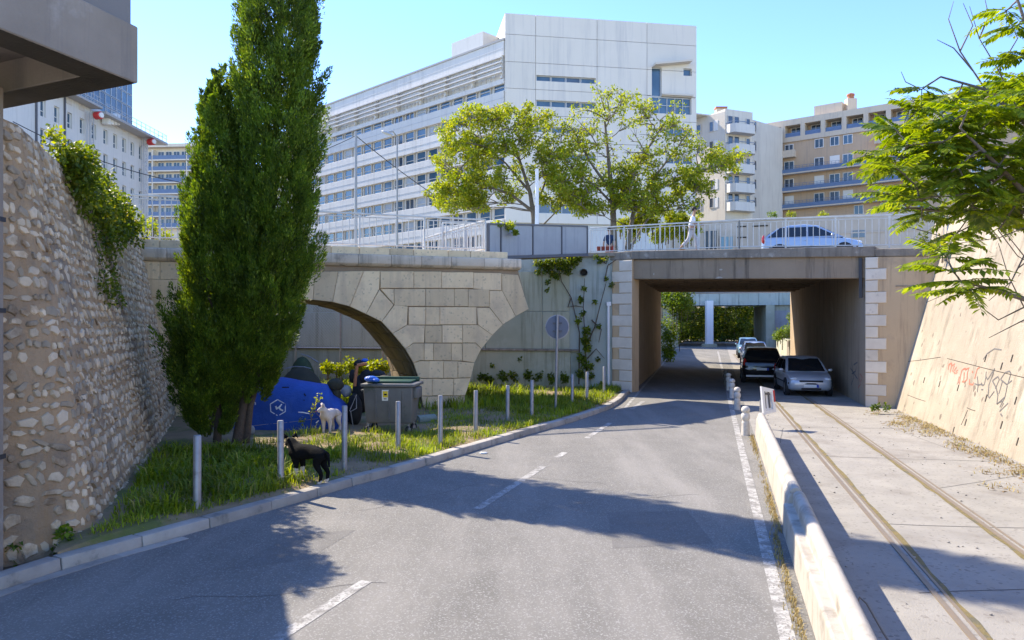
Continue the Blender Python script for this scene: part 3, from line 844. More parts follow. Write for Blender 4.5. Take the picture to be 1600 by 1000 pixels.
# quoins: alternate long and short white stones
nq = 13
zl0, zl1 = -.02, zt(0) - .36
for i in range(12):
    za = lerp(zl0, zl1, i / 12); zb_ = lerp(zl0, zl1, (i + 1) / 12)
    w0 = ul - .02 if i % 2 == 0 else ul * .66
    mb = face_block(TF, [(w0, za), (-.0, za), (-.0, zb_), (w0, zb_)], .035, .1, .012, .014); mb.build('quoin_stone', mt['quoin'], ub)
zr0, zr1 = -.02, zt(WID) - .35
for i in range(nq):
    za = lerp(zr0, zr1, i / nq); zb_ = lerp(zr0, zr1, (i + 1) / nq)
    w1 = ur if i % 2 == 1 else WID + (ur - WID) * .62
    mb = face_block(TF, [(WID, za), (w1, za), (w1, zb_), (WID, zb_)], .035, .1, .012, .014); mb.build('quoin_stone', mt['quoin'], ub)
mb = MB(); TF.box(mb, WID - .2, WID - .1, -.13, -.02, 3.6, zt(WID) - .36); mb.build('drain_box', mt['darkmetal'], ub)
# chipped patches where the concrete has spalled under the beam
spall = M('spalled_concrete', (.5, .45, .37), .95, (.38, .33, .26), 14, bump=1, bscale=40)
for px, py, w_, h_ in ((1058, 437, .35, .06), (1098, 437, .3, .055), (1122, 436, .35, .09), (1003, 437, .18, .05), (1114, 409, .09, .07), (1125, 421, .15, .03), (1020, 428, .06, .05)):
    u_, z_ = TF.uz(px, py); rr = random.Random(px); mb = MB()
    pl = [(u_ + w_ / 2 * math.cos(t) * rr.uniform(.75, 1.1), max(z_ + h_ * math.sin(t) * rr.uniform(.6, 1.1), zs(u_) + .015)) for t in [i * .6283 for i in range(10)]]
    mb.prism([TF.pt(a, -.096, b) for a, b in pl], -TF.n * .02); mb.build('spalled_patch', spall, ub, smooth=0)
# white drain pipe on the corner of the wall
dp = empty('drain_pipe', TF.pt(ul - .12, .1, 0), 'thin white drain pipe running up beside the left quoin stones', 'pipe')
mb = MB(); pz = TF.uz(951, 478)[1]
mb.tube([TF.pt(ul - .12, .12, -.05), TF.pt(ul - .12, .12, pz)], .05, 10); mb.build('pipe', mt['polewhite'], dp)
mb = MB(); mb.box(*[q for ab_ in ((-.09, .09), (-.06, .06), (0, .16)) for q in ab_]); o = mb.build('junction_box', mt['polewhite'], dp, bevel=.01, local=True)
o.location = (0, 0, pz)

# ---------------------------------------------------------------- sloped concrete retaining wall on the right
SB = [Vector((12.62, 24.8, -.05)), Vector((10.1, 14.57, -.05)), Vector((5.7, -3.3, -.05))]
ST = [Vector((14.2, 24.6, 6.3)), Vector((11.7, 14.4, 6.3)), Vector((7.3, -3.5, 6.3))]
sw = empty('sloped_wall', (11.5, 19, 0), 'cream sloped concrete retaining wall with scrawled graffiti beside the tracks', 'wall')
mb = MB()
bk = Vector((3, -.5, 0))
for i in range(2):
    a, b, c, d = SB[i], SB[i + 1], ST[i + 1], ST[i]
    n = 12
    for k in range(n):
        f0, f1 = k / n, (k + 1) / n
        mb.add([a.lerp(b, f0), a.lerp(b, f1), d.lerp(c, f1), d.lerp(c, f0)], [(0, 1, 2, 3)])
    mb.add([d, c, c + bk, d + bk], [(0, 1, 2, 3)])
mb.add([SB[0], ST[0], ST[0] + bk, SB[0] + bk], [(0, 1, 2, 3)])
mb.build('wall_face', mt['slope'], sw, smooth=30)
eu = (SB[1] - SB[0]).normalized(); ez = (ST[0] - SB[0] - eu * (ST[0] - SB[0]).dot(eu)).normalized(); en = eu.cross(ez)
if en.x > 0: en = -en
def on_slope(px, py, off=.004):
    o = Vector((0, 0, EYE)); r = Vector(((px - 800) / F, 1, -(py - HZ) / F))
    t = (SB[0] - o).dot(en) / r.dot(en)
    return o + r * t + en * off
# end face of the slope, shaded edge against the wing wall
mb = MB(); q0 = on_slope(1398, 640, .003); 
# weep holes and a few form joints
for px, py in ((1444, 594), (1468, 600), (1497, 606), (1587, 626), (1565, 664), (1565, 572), (1509, 660), (1540, 560), (1581, 560), (1541, 622), (1490, 672), (1590, 690)):
    mb = MB(); c = on_slope(px, py, .006); h = .085; w = .025
    mb.hexa([c + eu * a + ez * b + en * d for d in (-.03, .0) for a, b in ((-w, -h), (w, -h), (w, h), (-w, h))]); mb.build('weep_hole', mt['hole'], sw)
for a, b in (((1408, 566), (1470, 558)), ((1418, 617), (1446, 627)), ((1511, 637), (1524, 642)), ((1512, 641), (1502, 664)), ((1430, 480), (1520, 440)), ((1480, 560), (1600, 590))):
    mb = MB(); mb.tube([on_slope(*a, .001), on_slope(lerp(a[0], b[0], .5), lerp(a[1], b[1], .5) + .6, .001), on_slope(*b, .001)], .008, 5); mb.build('wall_crack', mt['hole'], sw)
def scrawl(name, lines, w, mat, label):
    mb = MB()
    for ln in lines:
        pts = [on_slope(1380 + x / 7.14, 540 + y / 7.14, .004) for x, y in ln]
        vs = []
        for i, p in enumerate(pts):
            t = (pts[min(i + 1, len(pts) - 1)] - pts[max(i - 1, 0)]).normalized(); s = t.cross(en) * w / 2
            vs += [p - s, p + s]
        mb.add(vs, [(2 * i, 2 * i + 2, 2 * i + 3, 2 * i + 1) for i in range(len(pts) - 1)])
    o = mb.build(name, mat, sw, smooth=0, keep=True)
    o['label'] = label
    return o
scrawl('graffiti', [[(735, 215), (760, 195), (770, 225), (800, 205)], [(735, 200), (725, 270)], [(765, 210), (748, 300)], [(795, 225), (770, 290)], [(820, 240), (785, 290), (800, 310)], [(835, 275), (812, 285), (828, 305), (808, 310)], [(880, 270), (862, 340), (850, 430)], [(850, 345), (832, 420)], [(885, 268), (915, 255), (925, 275)], [(925, 265), (960, 250), (940, 300), (935, 380), (905, 405), (880, 400)], [(905, 300), (900, 390)], [(1075, 245), (1050, 260), (1020, 370)], [(990, 290), (1005, 300)], [(965, 375), (960, 430), (1005, 435), (1010, 410)]], .045, mt['graf_r'], 'red sprayed scrawl on the sloped wall')
scrawl('graffiti', [[(1050, 345), (1060, 440), (1050, 520)], [(1020, 425), (1060, 440), (1105, 430)], [(1095, 415), (1100, 440), (1120, 440)], [(1095, 490), (1115, 492)], [(1150, 290), (1145, 340), (1165, 380), (1245, 255)], [(1245, 255), (1180, 440), (1170, 560), (1185, 585), (1240, 510)], [(1145, 355), (1130, 430), (1110, 450)], [(1220, 390), (1280, 345), (1295, 380), (1265, 450), (1250, 480)], [(1220, 395), (1260, 470), (1280, 560), (1268, 650)], [(1310, 375), (1360, 300), (1410, 285), (1425, 310), (1390, 430)], [(1310, 378), (1380, 435), (1435, 390)], [(1330, 400), (1290, 540)], [(1385, 445), (1360, 570), (1268, 655), (1330, 620)], [(1360, 575), (1300, 690)], [(1345, 640), (1300, 735), (1395, 640)], [(1310, 760), (1330, 790)]], .035, mt['graf_k'], 'black sprayed tag on the sloped wall')
scrawl('graffiti', [[(1115, 155), (1160, 90), (1240, 35), (1320, 48)]], .03, mt['graf_k'], 'curved black sprayed stroke above the tag')

# faded scrawl on the inner right wall of the underpass
nw = Vector((-rd2.y, rd2.x, 0))
def on_inner(px, py, off=.004):
    r = Vector(((px - 800) / F, 1, -(py - HZ) / F)); t = (Vector((R0.x, R0.y, 0)) - Vector((0, 0, 0))).dot(nw) / r.dot(nw)
    return Vector((0, 0, EYE)) + r * t + nw * off
for lines, m_ in (([[(1331, 566), (1334, 590), (1330, 602)], [(1334, 570), (1340, 566), (1337, 580), (1331, 584)], [(1329, 575), (1340, 592)]], 'graf_k'), ([[(1342, 588), (1345, 600), (1341, 606)], [(1344, 584), (1348, 590), (1345, 596)]], 'graf_r')):
    mb = MB()
    for ln in lines:
        pts = [on_inner(*q) for q in ln]; vs = []
        for i, q in enumerate(pts):
            t = (pts[min(i + 1, len(pts) - 1)] - pts[max(i - 1, 0)]).normalized(); sd = t.cross(nw) * .03; vs += [q - sd, q + sd]
        mb.add(vs, [(2 * i, 2 * i + 2, 2 * i + 3, 2 * i + 1) for i in range(len(pts) - 1)])
    mb.build('graffiti', mt[m_], ub, smooth=0, keep=True)
# ---------------------------------------------------------------- footbridge side panels
fb = empty('footbridge', P(800, 403, 24.6), 'grey panelled footbridge side linking the arch bridge and the underpass bridge', 'footbridge')
fa = P(764, 404, 24.0); fbp = P(918, 399, 28.6)
FB = Fr(fa.xy, fbp.xy)
def fz(u, t): return lerp(fa.z, fbp.z, u / FB.len) + t * 1.16
def fbox(mb, u0, u1, d0, d1, t0, t1, mi=0): FB.box(mb, u0, u1, d0, d1, (fz(u0, t0), fz(u1, t0)), (fz(u0, t1), fz(u1, t1)), mi)
us = [0] + [FB.U(q) for q in (783, 833, 878)] + [FB.len]
for a, b in zip(us, us[1:]):
    mb = MB(); fbox(mb, a + .035, b - .035, -.05, -.01, .07, .94); mb.build('panel', mt['panelgrey'], fb, bevel=.006)
mb = MB(); fbox(mb, -.02, FB.len + .02, -.1, .02, .95, 1.0); fbox(mb, -.02, FB.len + .02, -.12, .03, -.02, .065)
for u_ in us: fbox(mb, u_ - .03, u_ + .03, -.09, .015, .066, .949)
mb.build('panel_frame', mt['framedark'], fb)
mb = MB(); fbox(mb, 0, FB.len, -2.2, -.13, -.02, .06); mb.build('deck', mt['greyconc'], fb, smooth=0)

# ---------------------------------------------------------------- railings
def rod_mesh(name, w, d, h, mat):
    mb = MB(); mb.box(-w / 2, w / 2, -d / 2, d / 2, 0, h); return mb.mesh(name, mat, smooth=0)
barm = rod_mesh('bar', .022, .022, 1.0, mt['railpaint'])
def railing(label, pts, H, step=.125, post=1.9, group=None, lowgap=.08, cat='railing', round_top=False):
    pts = [Vector(p) for p in pts]
    root = empty('railing', pts[0], label, cat, group)
    tot = sum((b - a).length for a, b in zip(pts, pts[1:]))
    for a, b in zip(pts, pts[1:]):
        e = b - a; ln = e.length; n = max(1, round(ln / post)); rz = math.atan2(e.y, e.x)
        up = Vector((0, 0, 1))
        t = e.normalized(); s = Vector((-t.y, t.x, 0)).normalized()
        def bar(z0, z1, w, nm):
            mb = MB(); q = [a - s * w, b - s * w, b + s * w, a + s * w]
            mb.hexa([v + up * z0 for v in q] + [v + up * z1 for v in q]); mb.build(nm, mt['railpaint'], root, bevel=.005)
        bar(H - .05, H, .03, 'top_rail'); bar(lowgap, lowgap + .035, .018, 'bottom_rail'); bar(H - .14, H - .11, .015, 'middle_rail')
        pm = rod_mesh('post', .05, .05, H - .052, mt['railpaint'])
        for k in range(n + 1):
            put('post', pm, root, a.lerp(b, k / n), rz)
        m = max(2, int(ln / step))
        for k in range(m):
            f = (k + .5) / m
            if min(abs(f * n - round(f * n)) * ln / n, 9) < .035: continue
            put('bar', barm, root, a.lerp(b, f) + up * (lowgap + .034), rz, (1, 1, H - .146 - lowgap - .03))
    return root
zA = 5.06
railing('pale iron railing along the arch bridge right of the cypress', [AB.pt(AB.U(455), -.25, zA), AB.pt(AB.U(762), -.25, zA)], 1.06, .2, 2.3)
railing('pale iron railing of the ramp behind the arch bridge end', [AB.pt(AB.U(762), -.25, zA), AB.pt(AB.U(700), -3.4, zA - .3)], 1.04, .2, 2.3)
railing('pale iron railing on the arch bridge left of the cypress', [AB.pt(-2.2, -.3, zA - .02), AB.pt(AB.U(330), -.25, zA)], 1.28, .16, 1.5)
railing('thin white railing above the grey footbridge panels', [FB.pt(.0, -2.1, fz(0, .06)), FB.pt(FB.len, -2.1, fz(FB.len, .06))], 1.3, .13, 1.2)
railing('long pale iron railing along the underpass bridge deck', [TF.pt(TF.U(920), -.12, zt(0) - .01), TF.pt(WID * .5, -.12, zt(WID * .5)), TF.pt(WID + 2.35, -.12, zt(WID + 2.35) - .05)], 1.1, .2, 1.75)

# ---------------------------------------------------------------- buildings
def win_mesh(w, h, fw=.06, d=.12, fmat=None, gmat=None, mull=1, trans=0):
    """window with its frame: local x along the wall, y into the wall, z up, origin bottom centre"""
    mb = MB(); f = fw
    mb.box(-w / 2, -w / 2 + f, 0, d, 0, h); mb.box(w / 2 - f, w / 2, 0, d, 0, h)
    mb.box(-w / 2 + f, w / 2 - f, 0, d, 0, f); mb.box(-w / 2 + f, w / 2 - f, 0, d, h - f, h)
    for k in range(mull):
        x = -w / 2 + w * (k + 1) / (mull + 1); mb.box(x - f * .45, x + f * .45, .01, d, f, h - f)
    if trans: mb.box(-w / 2 + f, w / 2 - f, .01, d, h * trans, h * trans + f * .8)
    fr = mb.mesh('window', fmat, smooth=0)
    mb = MB(); mb.box(-w / 2 + f, w / 2 - f, d * .5, d * .55, f, h - f)
    return fr, mb.mesh('pane', gmat, smooth=0)
def add_win(root, fr, meshes, u, d, z, nm='window'):
    # the wall direction may run either way; y must point into the wall
    rz = fr.rz
    if Vector((-math.sin(rz), math.cos(rz), 0)).dot(fr.n) > 0: rz += math.pi
    o = put(nm, meshes[0], root, fr.pt(u, d, z), rz)
    p = bpy.data.objects.new('pane', meshes[1]); COL.objects.link(p); p.parent = o
    return o

# --- the long white office building
WF = Fr((-.88, 92), (-.88 - 1.043 * 34, 92 + 34))          # long left side
FF = Fr((-.88, 92), (-.88 + 24.5, 92 + 3.95))              # end wall facing us
wb = empty('office_building', (-.88, 92, 5), 'long white office building with horizontal window bands and a blank panelled end wall', 'building')
H1 = 38.1; H2 = EYE + 483 / F * 92
mb = MB()
p = [WF.pt(0.4, -.55, 0), WF.pt(WF.len, -.55, 0), WF.pt(WF.len, -16, 0), FF.pt(22, -16, 0), FF.pt(22, -.6, 0), FF.pt(.5, -.6, 0)]
mb.prism([v + Vector((0, 0, 3)) for v in p], (0, 0, H1 - 4.2)); mb.build('wall_core', mt['white'], wb, smooth=0)
zrow = [EYE + (HZ - c) / F * 92 for c in (131, 171.5, 212, 252, 292, 332, 372)]
wm = win_mesh(2.0, 1.5, .1, .2, mt['mull'], mt['glassb'], 0, .32); wm2 = win_mesh(2.0, 1.5, .1, .2, mt['mull'], mt['glassd'], 1); wm3 = win_mesh(2.0, 1.5, .1, .2, mt['mull'], mt['blind'], 0, .32)
nwin = 19; pit = WF.len / nwin
zt_prev = H1
bandz = [(H1 - 1.9, H1)]
ztops = [34.3] + [z + .75 for z in zrow]
zbots = [33.1 - .4] + [z - .75 for z in zrow]
for i in range(len(ztops)):
    zhi = zbots[i]; zlo = ztops[i + 1] if i + 1 < len(ztops) else 4
    bandz.append((zlo, zhi))
for a, b in bandz:
    mb = MB(); WF.box(mb, .25, WF.len, -.5, 0, a, b); mb.build('wall_band', mt['band'], wb, bevel=.03)
    if b - a > 1.2:
        mb = MB(); WF.box(mb, .25, WF.len, -.02, .03, (a + b) / 2 - .05, (a + b) / 2 - .01); mb.build('band_joint', mt['alu'], wb, smooth=0)
wpick = random.Random(4)
for z in zrow:
    for k in range(nwin):
        add_win(wb, WF, wpick.choices((wm, wm2, wm3), (.66, .22, .12))[0], (k + .5) * pit, -.28, z - .75)
# louvred top floor
for k in range(nwin):
    add_win(wb, WF, wm2, (k + .5) * pit, -.5, 32.75)
for q in range(4):
    mb = MB(); WF.box(mb, .3, WF.len, .1, .45, 34.0 + q * .62, 34.17 + q * .62); mb.build('louvre', mt['band'], wb, smooth=0)
for k in range(10):
    mb = MB(); u = .6 + k * (WF.len - 1) / 9; WF.box(mb, u - .12, u + .12, -.45, .09, 33.4, 36.3); mb.build('louvre_post', mt['band'], wb, smooth=0)
mb = MB(); WF.box(mb, .1, WF.len, -1.2, .1, H1, H1 + .25); mb.build('roof_edge', mt['tile'], wb, smooth=0)
a = WF.U(703); b = WF.U(752)
mb = MB(); WF.box(mb, min(a, b), max(a, b), -5, -.3, H1, H1 + 2.3); mb.build('roof_box', mt['white'], wb, smooth=0)
mb = MB(); mb.hexa([*(WF.pt(WF.len + q, d, z) for z in (3, 36.5) for q, d in ((0.05, -.3), (14, -.3), (14, -14), (0.05, -14)))]); mb.build('rear_wing', mt['white'], wb, smooth=0)
# end wall: big panels with recessed joints
uj = [0] + [FF.U(q) for q in (837, 933, 1011)] + [FF.U(1088.5)]
zj = [FF.uz(900, q)[1] for q in (350, 305, 263, 223, 183, 143, 102, 60)] + [H2]
slits = [(1, 119.5, 128.5), (1, 158, 168)]
def rect_minus(u0, u1, z0, z1, hole):
    hu0, hu1, hz0, hz1 = hole
    if hu1 <= u0 or hu0 >= u1 or hz1 <= z0 or hz0 >= z1: return [(u0, u1, z0, z1)]
    hu0, hu1, hz0, hz1 = max(u0, hu0), min(u1, hu1), max(z0, hz0), min(z1, hz1)
    out = [(u0, u1, z0, hz0), (u0, u1, hz1, z1), (u0, hu0, hz0, hz1), (hu1, u1, hz0, hz1)]
    return [r for r in out if r[1] - r[0] > .03 and r[3] - r[2] > .03]
holes = []
for q0, q1 in ((119.5, 128.5), (158, 168), (199, 208), (240, 249)):
    holes.append((FF.U(838), FF.U(931), FF.uz(885, q1)[1], FF.uz(885, q0)[1]))
fx = lambda a, b, c, d: (FF.U(a), FF.U(b), FF.uz((a + b) / 2, d)[1], FF.uz((a + b) / 2, c)[1])
feature = [fx(1018.5, 1034, 105, 150), fx(1068, 1081, 107, 118.5), fx(1018.5, 1080.5, 151.5, 178), fx(1040, 1082, 200, 213), fx(1040, 1082, 245, 256), fx(842, 915, 318, 334)]
for i in range(len(uj) - 1):
    for j in range(len(zj) - 1):
        rs = [(uj[i] + .025, uj[i + 1] - .025, zj[j] + .025, zj[j + 1] - .025)]
        for h in holes + feature:
            rs = [q for r in rs for q in rect_minus(*r, h)]
        mb = MB()
        for r in rs: FF.box(mb, r[0], r[1], -.5, 0, r[2], r[3])
        if rs: mb.build('wall_panel', mt['whitepanel'], wb, smooth=0)
mb = MB(); FF.box(mb, .02, uj[-1] - .02, -.62, -.52, 4, H2 - .05); mb.build('panel_backing', mt['alu'], wb, smooth=0)
mb = MB(); FF.box(mb, uj[-1] - .4, uj[-1] - .02, -14, -.63, 4, H2 - .05); FF.box(mb, .0, .35, -14, -.63, 30, H2 - .05); FF.box(mb, .36, uj[-1] - .41, -14, -.63, H2 - 1, H2 - .3); mb.build('parapet', mt['whitepanel'], wb, smooth=0)
for (a, b, c, d) in holes:
    w = (b - a) / 4
    m4 = win_mesh(w - .05, d - c, .09, .18, mt['alu'], mt['glassb'], 0); m5 = win_mesh(w - .05, d - c, .09, .18, mt['alu'], mt['glassd'], 0)
    for k in range(4): add_win(wb, FF, m5 if k == 2 else m4, a + w * (k + .5), -.3, c)
for (a, b, c, d), mu, g in zip(feature, (0, 0, 4, 2, 2, 3), ('glassb', 'glassb', 'glassb', 'glassb', 'glassd', 'glassd')):
    add_win(wb, FF, win_mesh(b - a, d - c, .1, .2, mt['alu'], mt[g], mu, .5 if mu == 4 else 0), (a + b) / 2, -.3, c)
a, b, c, d = fx(1020, 1077, 98.5, 104)
mb = MB(); mb.hexa([FF.pt(a, .02, c - .2), FF.pt(b, .02, c + .5), FF.pt(b, 1.1, c + .5), FF.pt(a, 1.1, c - .2), FF.pt(a, .02, c + .05), FF.pt(b, .02, c + .75), FF.pt(b, 1.1, c + .75), FF.pt(a, 1.1, c + .05)]); mb.build('canopy', mt['mull'], wb, smooth=0)
a, b, c, d = fx(1034, 1082, 147.5, 150)
mb = MB(); FF.box(mb, a, b, .01, .35, c, d); mb.build('window_ledge', mt['mull'], wb, smooth=0)

# --- white building under renovation, far left
XF = -56.0
CF = Fr((XF, 80), (XF, 113.3))
cb = empty('renovated_building', (XF, 96, 5), 'white building with hoists and a work platform under a dark glazed roof storey', 'building')
ZC = 31.6
wmc = win_mesh(1.05, 2.0, .09, .15, mt['shutter'], mt['glassb'], 0, .35)
ends = [0.0]
cols = [93.2 - 80 - 5.3, 93.2 - 80 - 2.65] + [y - 80 for y in (93.2, 95.9, 98.6, 101.4, 103.9, 106.3, 108.6, 111)]
zr = [28.3 - 3.4 * i for i in range(7)]
wallm = MB()
prev = 0
for c in cols:
    CF.box(wallm, prev, c - .52, -.5, 0, 3, ZC)
    zz = 3
    for z in sorted(zr):
        CF.box(wallm, c - .52, c + .52, -.5, 0, zz, z - 1.0); zz = z + 1.0
    CF.box(wallm, c - .52, c + .52, -.5, 0, zz, ZC); prev = c + .52
CF.box(wallm, prev, CF.len, -.5, 0, 3, ZC)
wallm.build('wall', mt['white'], cb, smooth=0, keep=True)
mb = MB(); CF.box(mb, 0, CF.len - .1, -14, -.52, 3, ZC - .1); mb.build('wall_core', mt['hole'], cb, smooth=0)
mb = MB(); CF.box(mb, CF.len - .45, CF.len, -14, -.501, 3, ZC); mb.build('gable_wall', mt['white'], cb, smooth=0)
for c in cols:
    for z in zr: add_win(cb, CF, wmc, c, -.25, z - 1.0)
    mb = MB(); CF.box(mb, c - .8, c + .4, .003, .08, 30.3, 31.0); mb.build('vent', mt['mull'], cb, smooth=0)
# dark glazed storey: grid of panes
mb = MB(); CF.box(mb, 3, CF.len - .5, -12, -2.2, ZC, 39.4); mb.build('roof_storey', mt['framedark'], cb, smooth=0)
pm = win_mesh(1.45, 1.75, .07, .12, mt['alu'], mt['glassb'], 0); pm2 = win_mesh(1.45, 1.75, .07, .12, mt['alu'], mt['glassd'], 0)
for k in range(20):
    for j in range(4):
        add_win(cb, CF, pm if wpick.random() < .45 else pm2, 3.9 + k * 1.47, -2.08, ZC + .25 + j * 1.85)
EFc = Fr((XF, 113.0), (XF - 12, 113.0))
mb = MB(); CF.box(mb, 18, CF.len + 2.2, -1.8, 2.0, ZC - 1.1, ZC - .75); CF.box(mb, 6, 17.9, -1.8, 1.6, ZC - .5, ZC - .2); mb.build('work_platform', mt['tile'], cb, smooth=0)
mb = MB()
for k in range(14):
    u = 18.3 + k * 1.3; mb.tube([CF.pt(u, 1.9, ZC - .8), CF.pt(u, 1.9, ZC + .4)], .035, 5)
for z in (-.2, .35): mb.tube([CF.pt(18.2, 1.9, ZC + z), CF.pt(CF.len + 2.1, 1.9, ZC + z)], .035, 5)
mb.tube([CF.pt(CF.len + 2.1, 1.9, ZC + .35), CF.pt(CF.len + 2.1, -1.7, ZC + .35)], .035, 5)
for k in range(9):
    u = 6.3 + k * 1.3; mb.tube([CF.pt(u, 1.5, ZC - .2), CF.pt(u, 1.5, ZC + .9)], .035, 5)
for z in (.3, .85): mb.tube([CF.pt(6.2, 1.5, ZC + z), CF.pt(17.8, 1.5, ZC + z)], .035, 5)
mb.build('guard_rail', mt['alu'], cb)
for u in (16.6, 30.8):
    mb = MB()
    for a, b in ((-.3, .4), (.3, .4), (-.3, .9), (.3, .9)): mb.tube([CF.pt(u + a, b, 4), CF.pt(u + a, b, ZC - 1.2)], .05, 5)
    for k in range(24):
        z = 4 + k * 1.1
        mb.tube([CF.pt(u - .3, .9, z), CF.pt(u + .3, .9, z + .55), CF.pt(u - .3, .9, z + 1.1)], .035, 4)
    mb.build('hoist_mast', mt['alu'], cb)
    mb = MB(); c = CF.pt(u, 1.7, ZC - 1.7); mb.disc(c, CF.n * -1 + CF.u * .35, .5, .9, 14); mb.build('hoist_drum', mt['red'], cb, bevel=.05)
    mb = MB(); mb.disc(c + (CF.n - CF.u * .35) * .5, CF.n * -1 + CF.u * .35, .34, .2, 14); mb.build('drum_cap', mt['shutter'], cb)
mb = MB()
for k in range(4): CF.box(mb, 20 + k * .8, 20.7 + k * .8, .2, 1.2, ZC - 1.9 + .2 * k, ZC - .6 + .3 * k)
mb.build('tarpaulin', mt['shutter'], cb, bevel=.15, segs=2)
mb = MB(); CF.box(mb, 11.9, 12.1, .01, .2, 4, ZC); CF.box(mb, 6.4, 6.6, .01, .2, 4, ZC); mb.build('downpipe', mt['framedark'], cb, smooth=0)

# --- balconied blocks, generic builder
def block(label, fr, depth, z0, z1, wall, nm='apartment_building', cat='apartment building'):
    root = empty(nm, fr.pt(fr.len / 2, 0, z0), label, cat)
    mb = MB(); fr.box(mb, 0, fr.len, -depth, 0, z0, z1); mb.build('wall', mt[wall], root, smooth=0)
    return root
def wins(root, fr, us, zs_, w, h, g='glassb', f='shutter', mull=1, d=.115, dep=.1):
    ms = win_mesh(w, h, .09, dep, mt[f], mt[g], mull)
    for u in us:
        for z in zs_: add_win(root, fr, ms, u, d, z)
def shut(root, fr, us, zs_, w, h, mat='shutter', d0=.002, d1=.06):
    me = None
    for u in us:
        for z in zs_:
            mb = MB(); fr.box(mb, u - w / 2, u + w / 2, d0, d1, z, z + h); mb.build('shutter', mt[mat], root, smooth=0)
def balcony(root, fr, u0, u1, z, d, h=1.0, mat='beigel', rail=None, slab=.18):
    mb = MB(); fr.box(mb, u0, u1, .002, d, z - slab, z); o = mb.build('balcony', mt[mat], root, smooth=0)
    mb = MB(); t = .06
    fr.box(mb, u0, u1, d - t, d - .001, z + .001, z + h); fr.box(mb, u0, u0 + t, .003, d - t - .001, z + .001, z + h); fr.box(mb, u1 - t, u1, .003, d - t - .001, z + .001, z + h)
    b = mb.build('balustrade', mt[rail or mat], root, smooth=0)
    return o

# far apartments left of the cypress
LA = Fr(P(216, 503, 190).xy, P(360, 503, 188).xy)
la = block('distant beige apartment block with blue glass balconies left of the cypress', LA, 14, 5, LA.uz(260, 232)[1], 'beigel')
zf = [LA.uz(260, q)[1] for q in (251, 268, 286, 303.5, 321, 338.5, 356)]
fl = zf[0] - zf[1]
for i, z in enumerate(zf):
    for k, (a, b) in enumerate(((.2, 4.5), (4.8, 13.6), (14, 23.5))):
        balcony(la, LA, a, b, z, 1.6, 1.0, 'beigel', 'bluerail', .3)
    wins(la, LA, (1.5, 3.6, 6.2, 8.3, 10.4, 12.5, 15.4, 17.5, 19.6, 21.7), (z + .02,), 1.7, 2.3, 'glassb' if i % 2 else 'glassd')
mb = MB(); LA.box(mb, -.6, LA.len, -14, 1.8, LA.uz(260, 232)[1], LA.uz(260, 227)[1]); LA.box(mb, 12, 15, -8, -3, LA.uz(260, 227)[1] + .01, LA.uz(260, 220)[1]); mb.build('roof', mt['beigel'], la, smooth=0)
for u in (4.65, 13.8):
    mb = MB(); LA.box(mb, u - .14, u + .14, .01, 1.5, 5, zf[0] + 2.6); mb.build('party_wall', mt['beigel'], la, smooth=0)

# pale block right of the office building, with rounded balconies
BA = Fr(P(1080, 503, 118).xy, P(1133, 503, 113).xy)
ZB = BA.uz(1110, 180)[1]
ba = block('cream apartment block with a stack of white balconies beside the office building', BA, 16, 5, ZB, 'beigel')
B2 = Fr(P(1133.3, 503, 113).xy, P(1176, 503, 115).xy)
ZB2 = B2.uz(1150, 172)[1]
mb = MB(); B2.box(mb, 0.003, B2.len, -16, 0, 5, ZB2); B2.box(mb, -3.6, -.01, -15, -3, ZB + .01, ZB2 - .2); mb.build('stair_tower', mt['beigel'], ba, smooth=0)
B3 = Fr(P(1176.2, 503, 115.5).xy, P(1195, 503, 121).xy)
mb = MB(); B3.box(mb, 0.003, B3.len, -12, 0, 5, B3.uz(1185, 196)[1]); mb.build('side_wall', mt['beigel'], ba, smooth=0)
zfl = [B2.uz(1150, q)[1] for q in (206, 237, 268, 298, 326.5)]
mb = MB(); B2.box(mb, .15, B2.len - .15, .003, .05, 5, ZB2 - .4)
for z in zfl:
    c0, c1 = .1, B2.len - .5
    poly = [(c0, 0), (c0, 1.0), (c0 + .5, 1.7), (c1 - .5, 1.7), (c1, 1.0), (c1, 0)]
    mb = MB(); mb.prism([B2.pt(a, b + .003, z - .5) for a, b in poly], (0, 0, 1.35)); o = mb.build('balcony', mt['white'], ba, smooth=0)
    mb = MB(); pts = [B2.pt(a, b, z + 1.15) for a, b in poly]; mb.tube(pts, .05, 5)
    for q in pts[1:5]: mb.tube([q, q - Vector((0, 0, .35))], .03, 4)
    mb.build('balcony_rail', mt['bluerail'], ba)
    wins(ba, B2, (.9, 2.1), (z + .86,), 1.0, 1.5, 'glassd', 'mull', 0)
    wins(ba, B2, (B2.len - .45 - .5,), (z + .86,), .8, 1.4, 'glassd', 'mull', 0)
    wins(ba, B3, (1.2,), (z + .7,), .9, 1.6, 'glassd', 'mull', 0)
    wins(ba, BA, (BA.U(1092),), (z + .3,), .9, 1.6, 'glassd', 'mull', 0)
    wins(ba, BA, (BA.U(1112),), (z + .3,), .8, 1.6, 'glassd', 'mull', 0)
    shut(ba, BA, (BA.U(1118),), (z + .3,), .9, 1.6, 'shutter')
mb = MB(); q = B2.pt(1.5, -3, ZB2); mb.box(q.x - .8, q.x + .8, q.y - .5, q.y + .5, ZB2 - .1, ZB2 + .85); mb.build('chimney', mt['beige'], ba, smooth=0)
mb = MB(); mb.box(q.x - .9, q.x + .9, q.y - .6, q.y + .6, ZB2 + .86, ZB2 + 1.15); mb.build('chimney_cap', mt['chim'], ba, smooth=0)

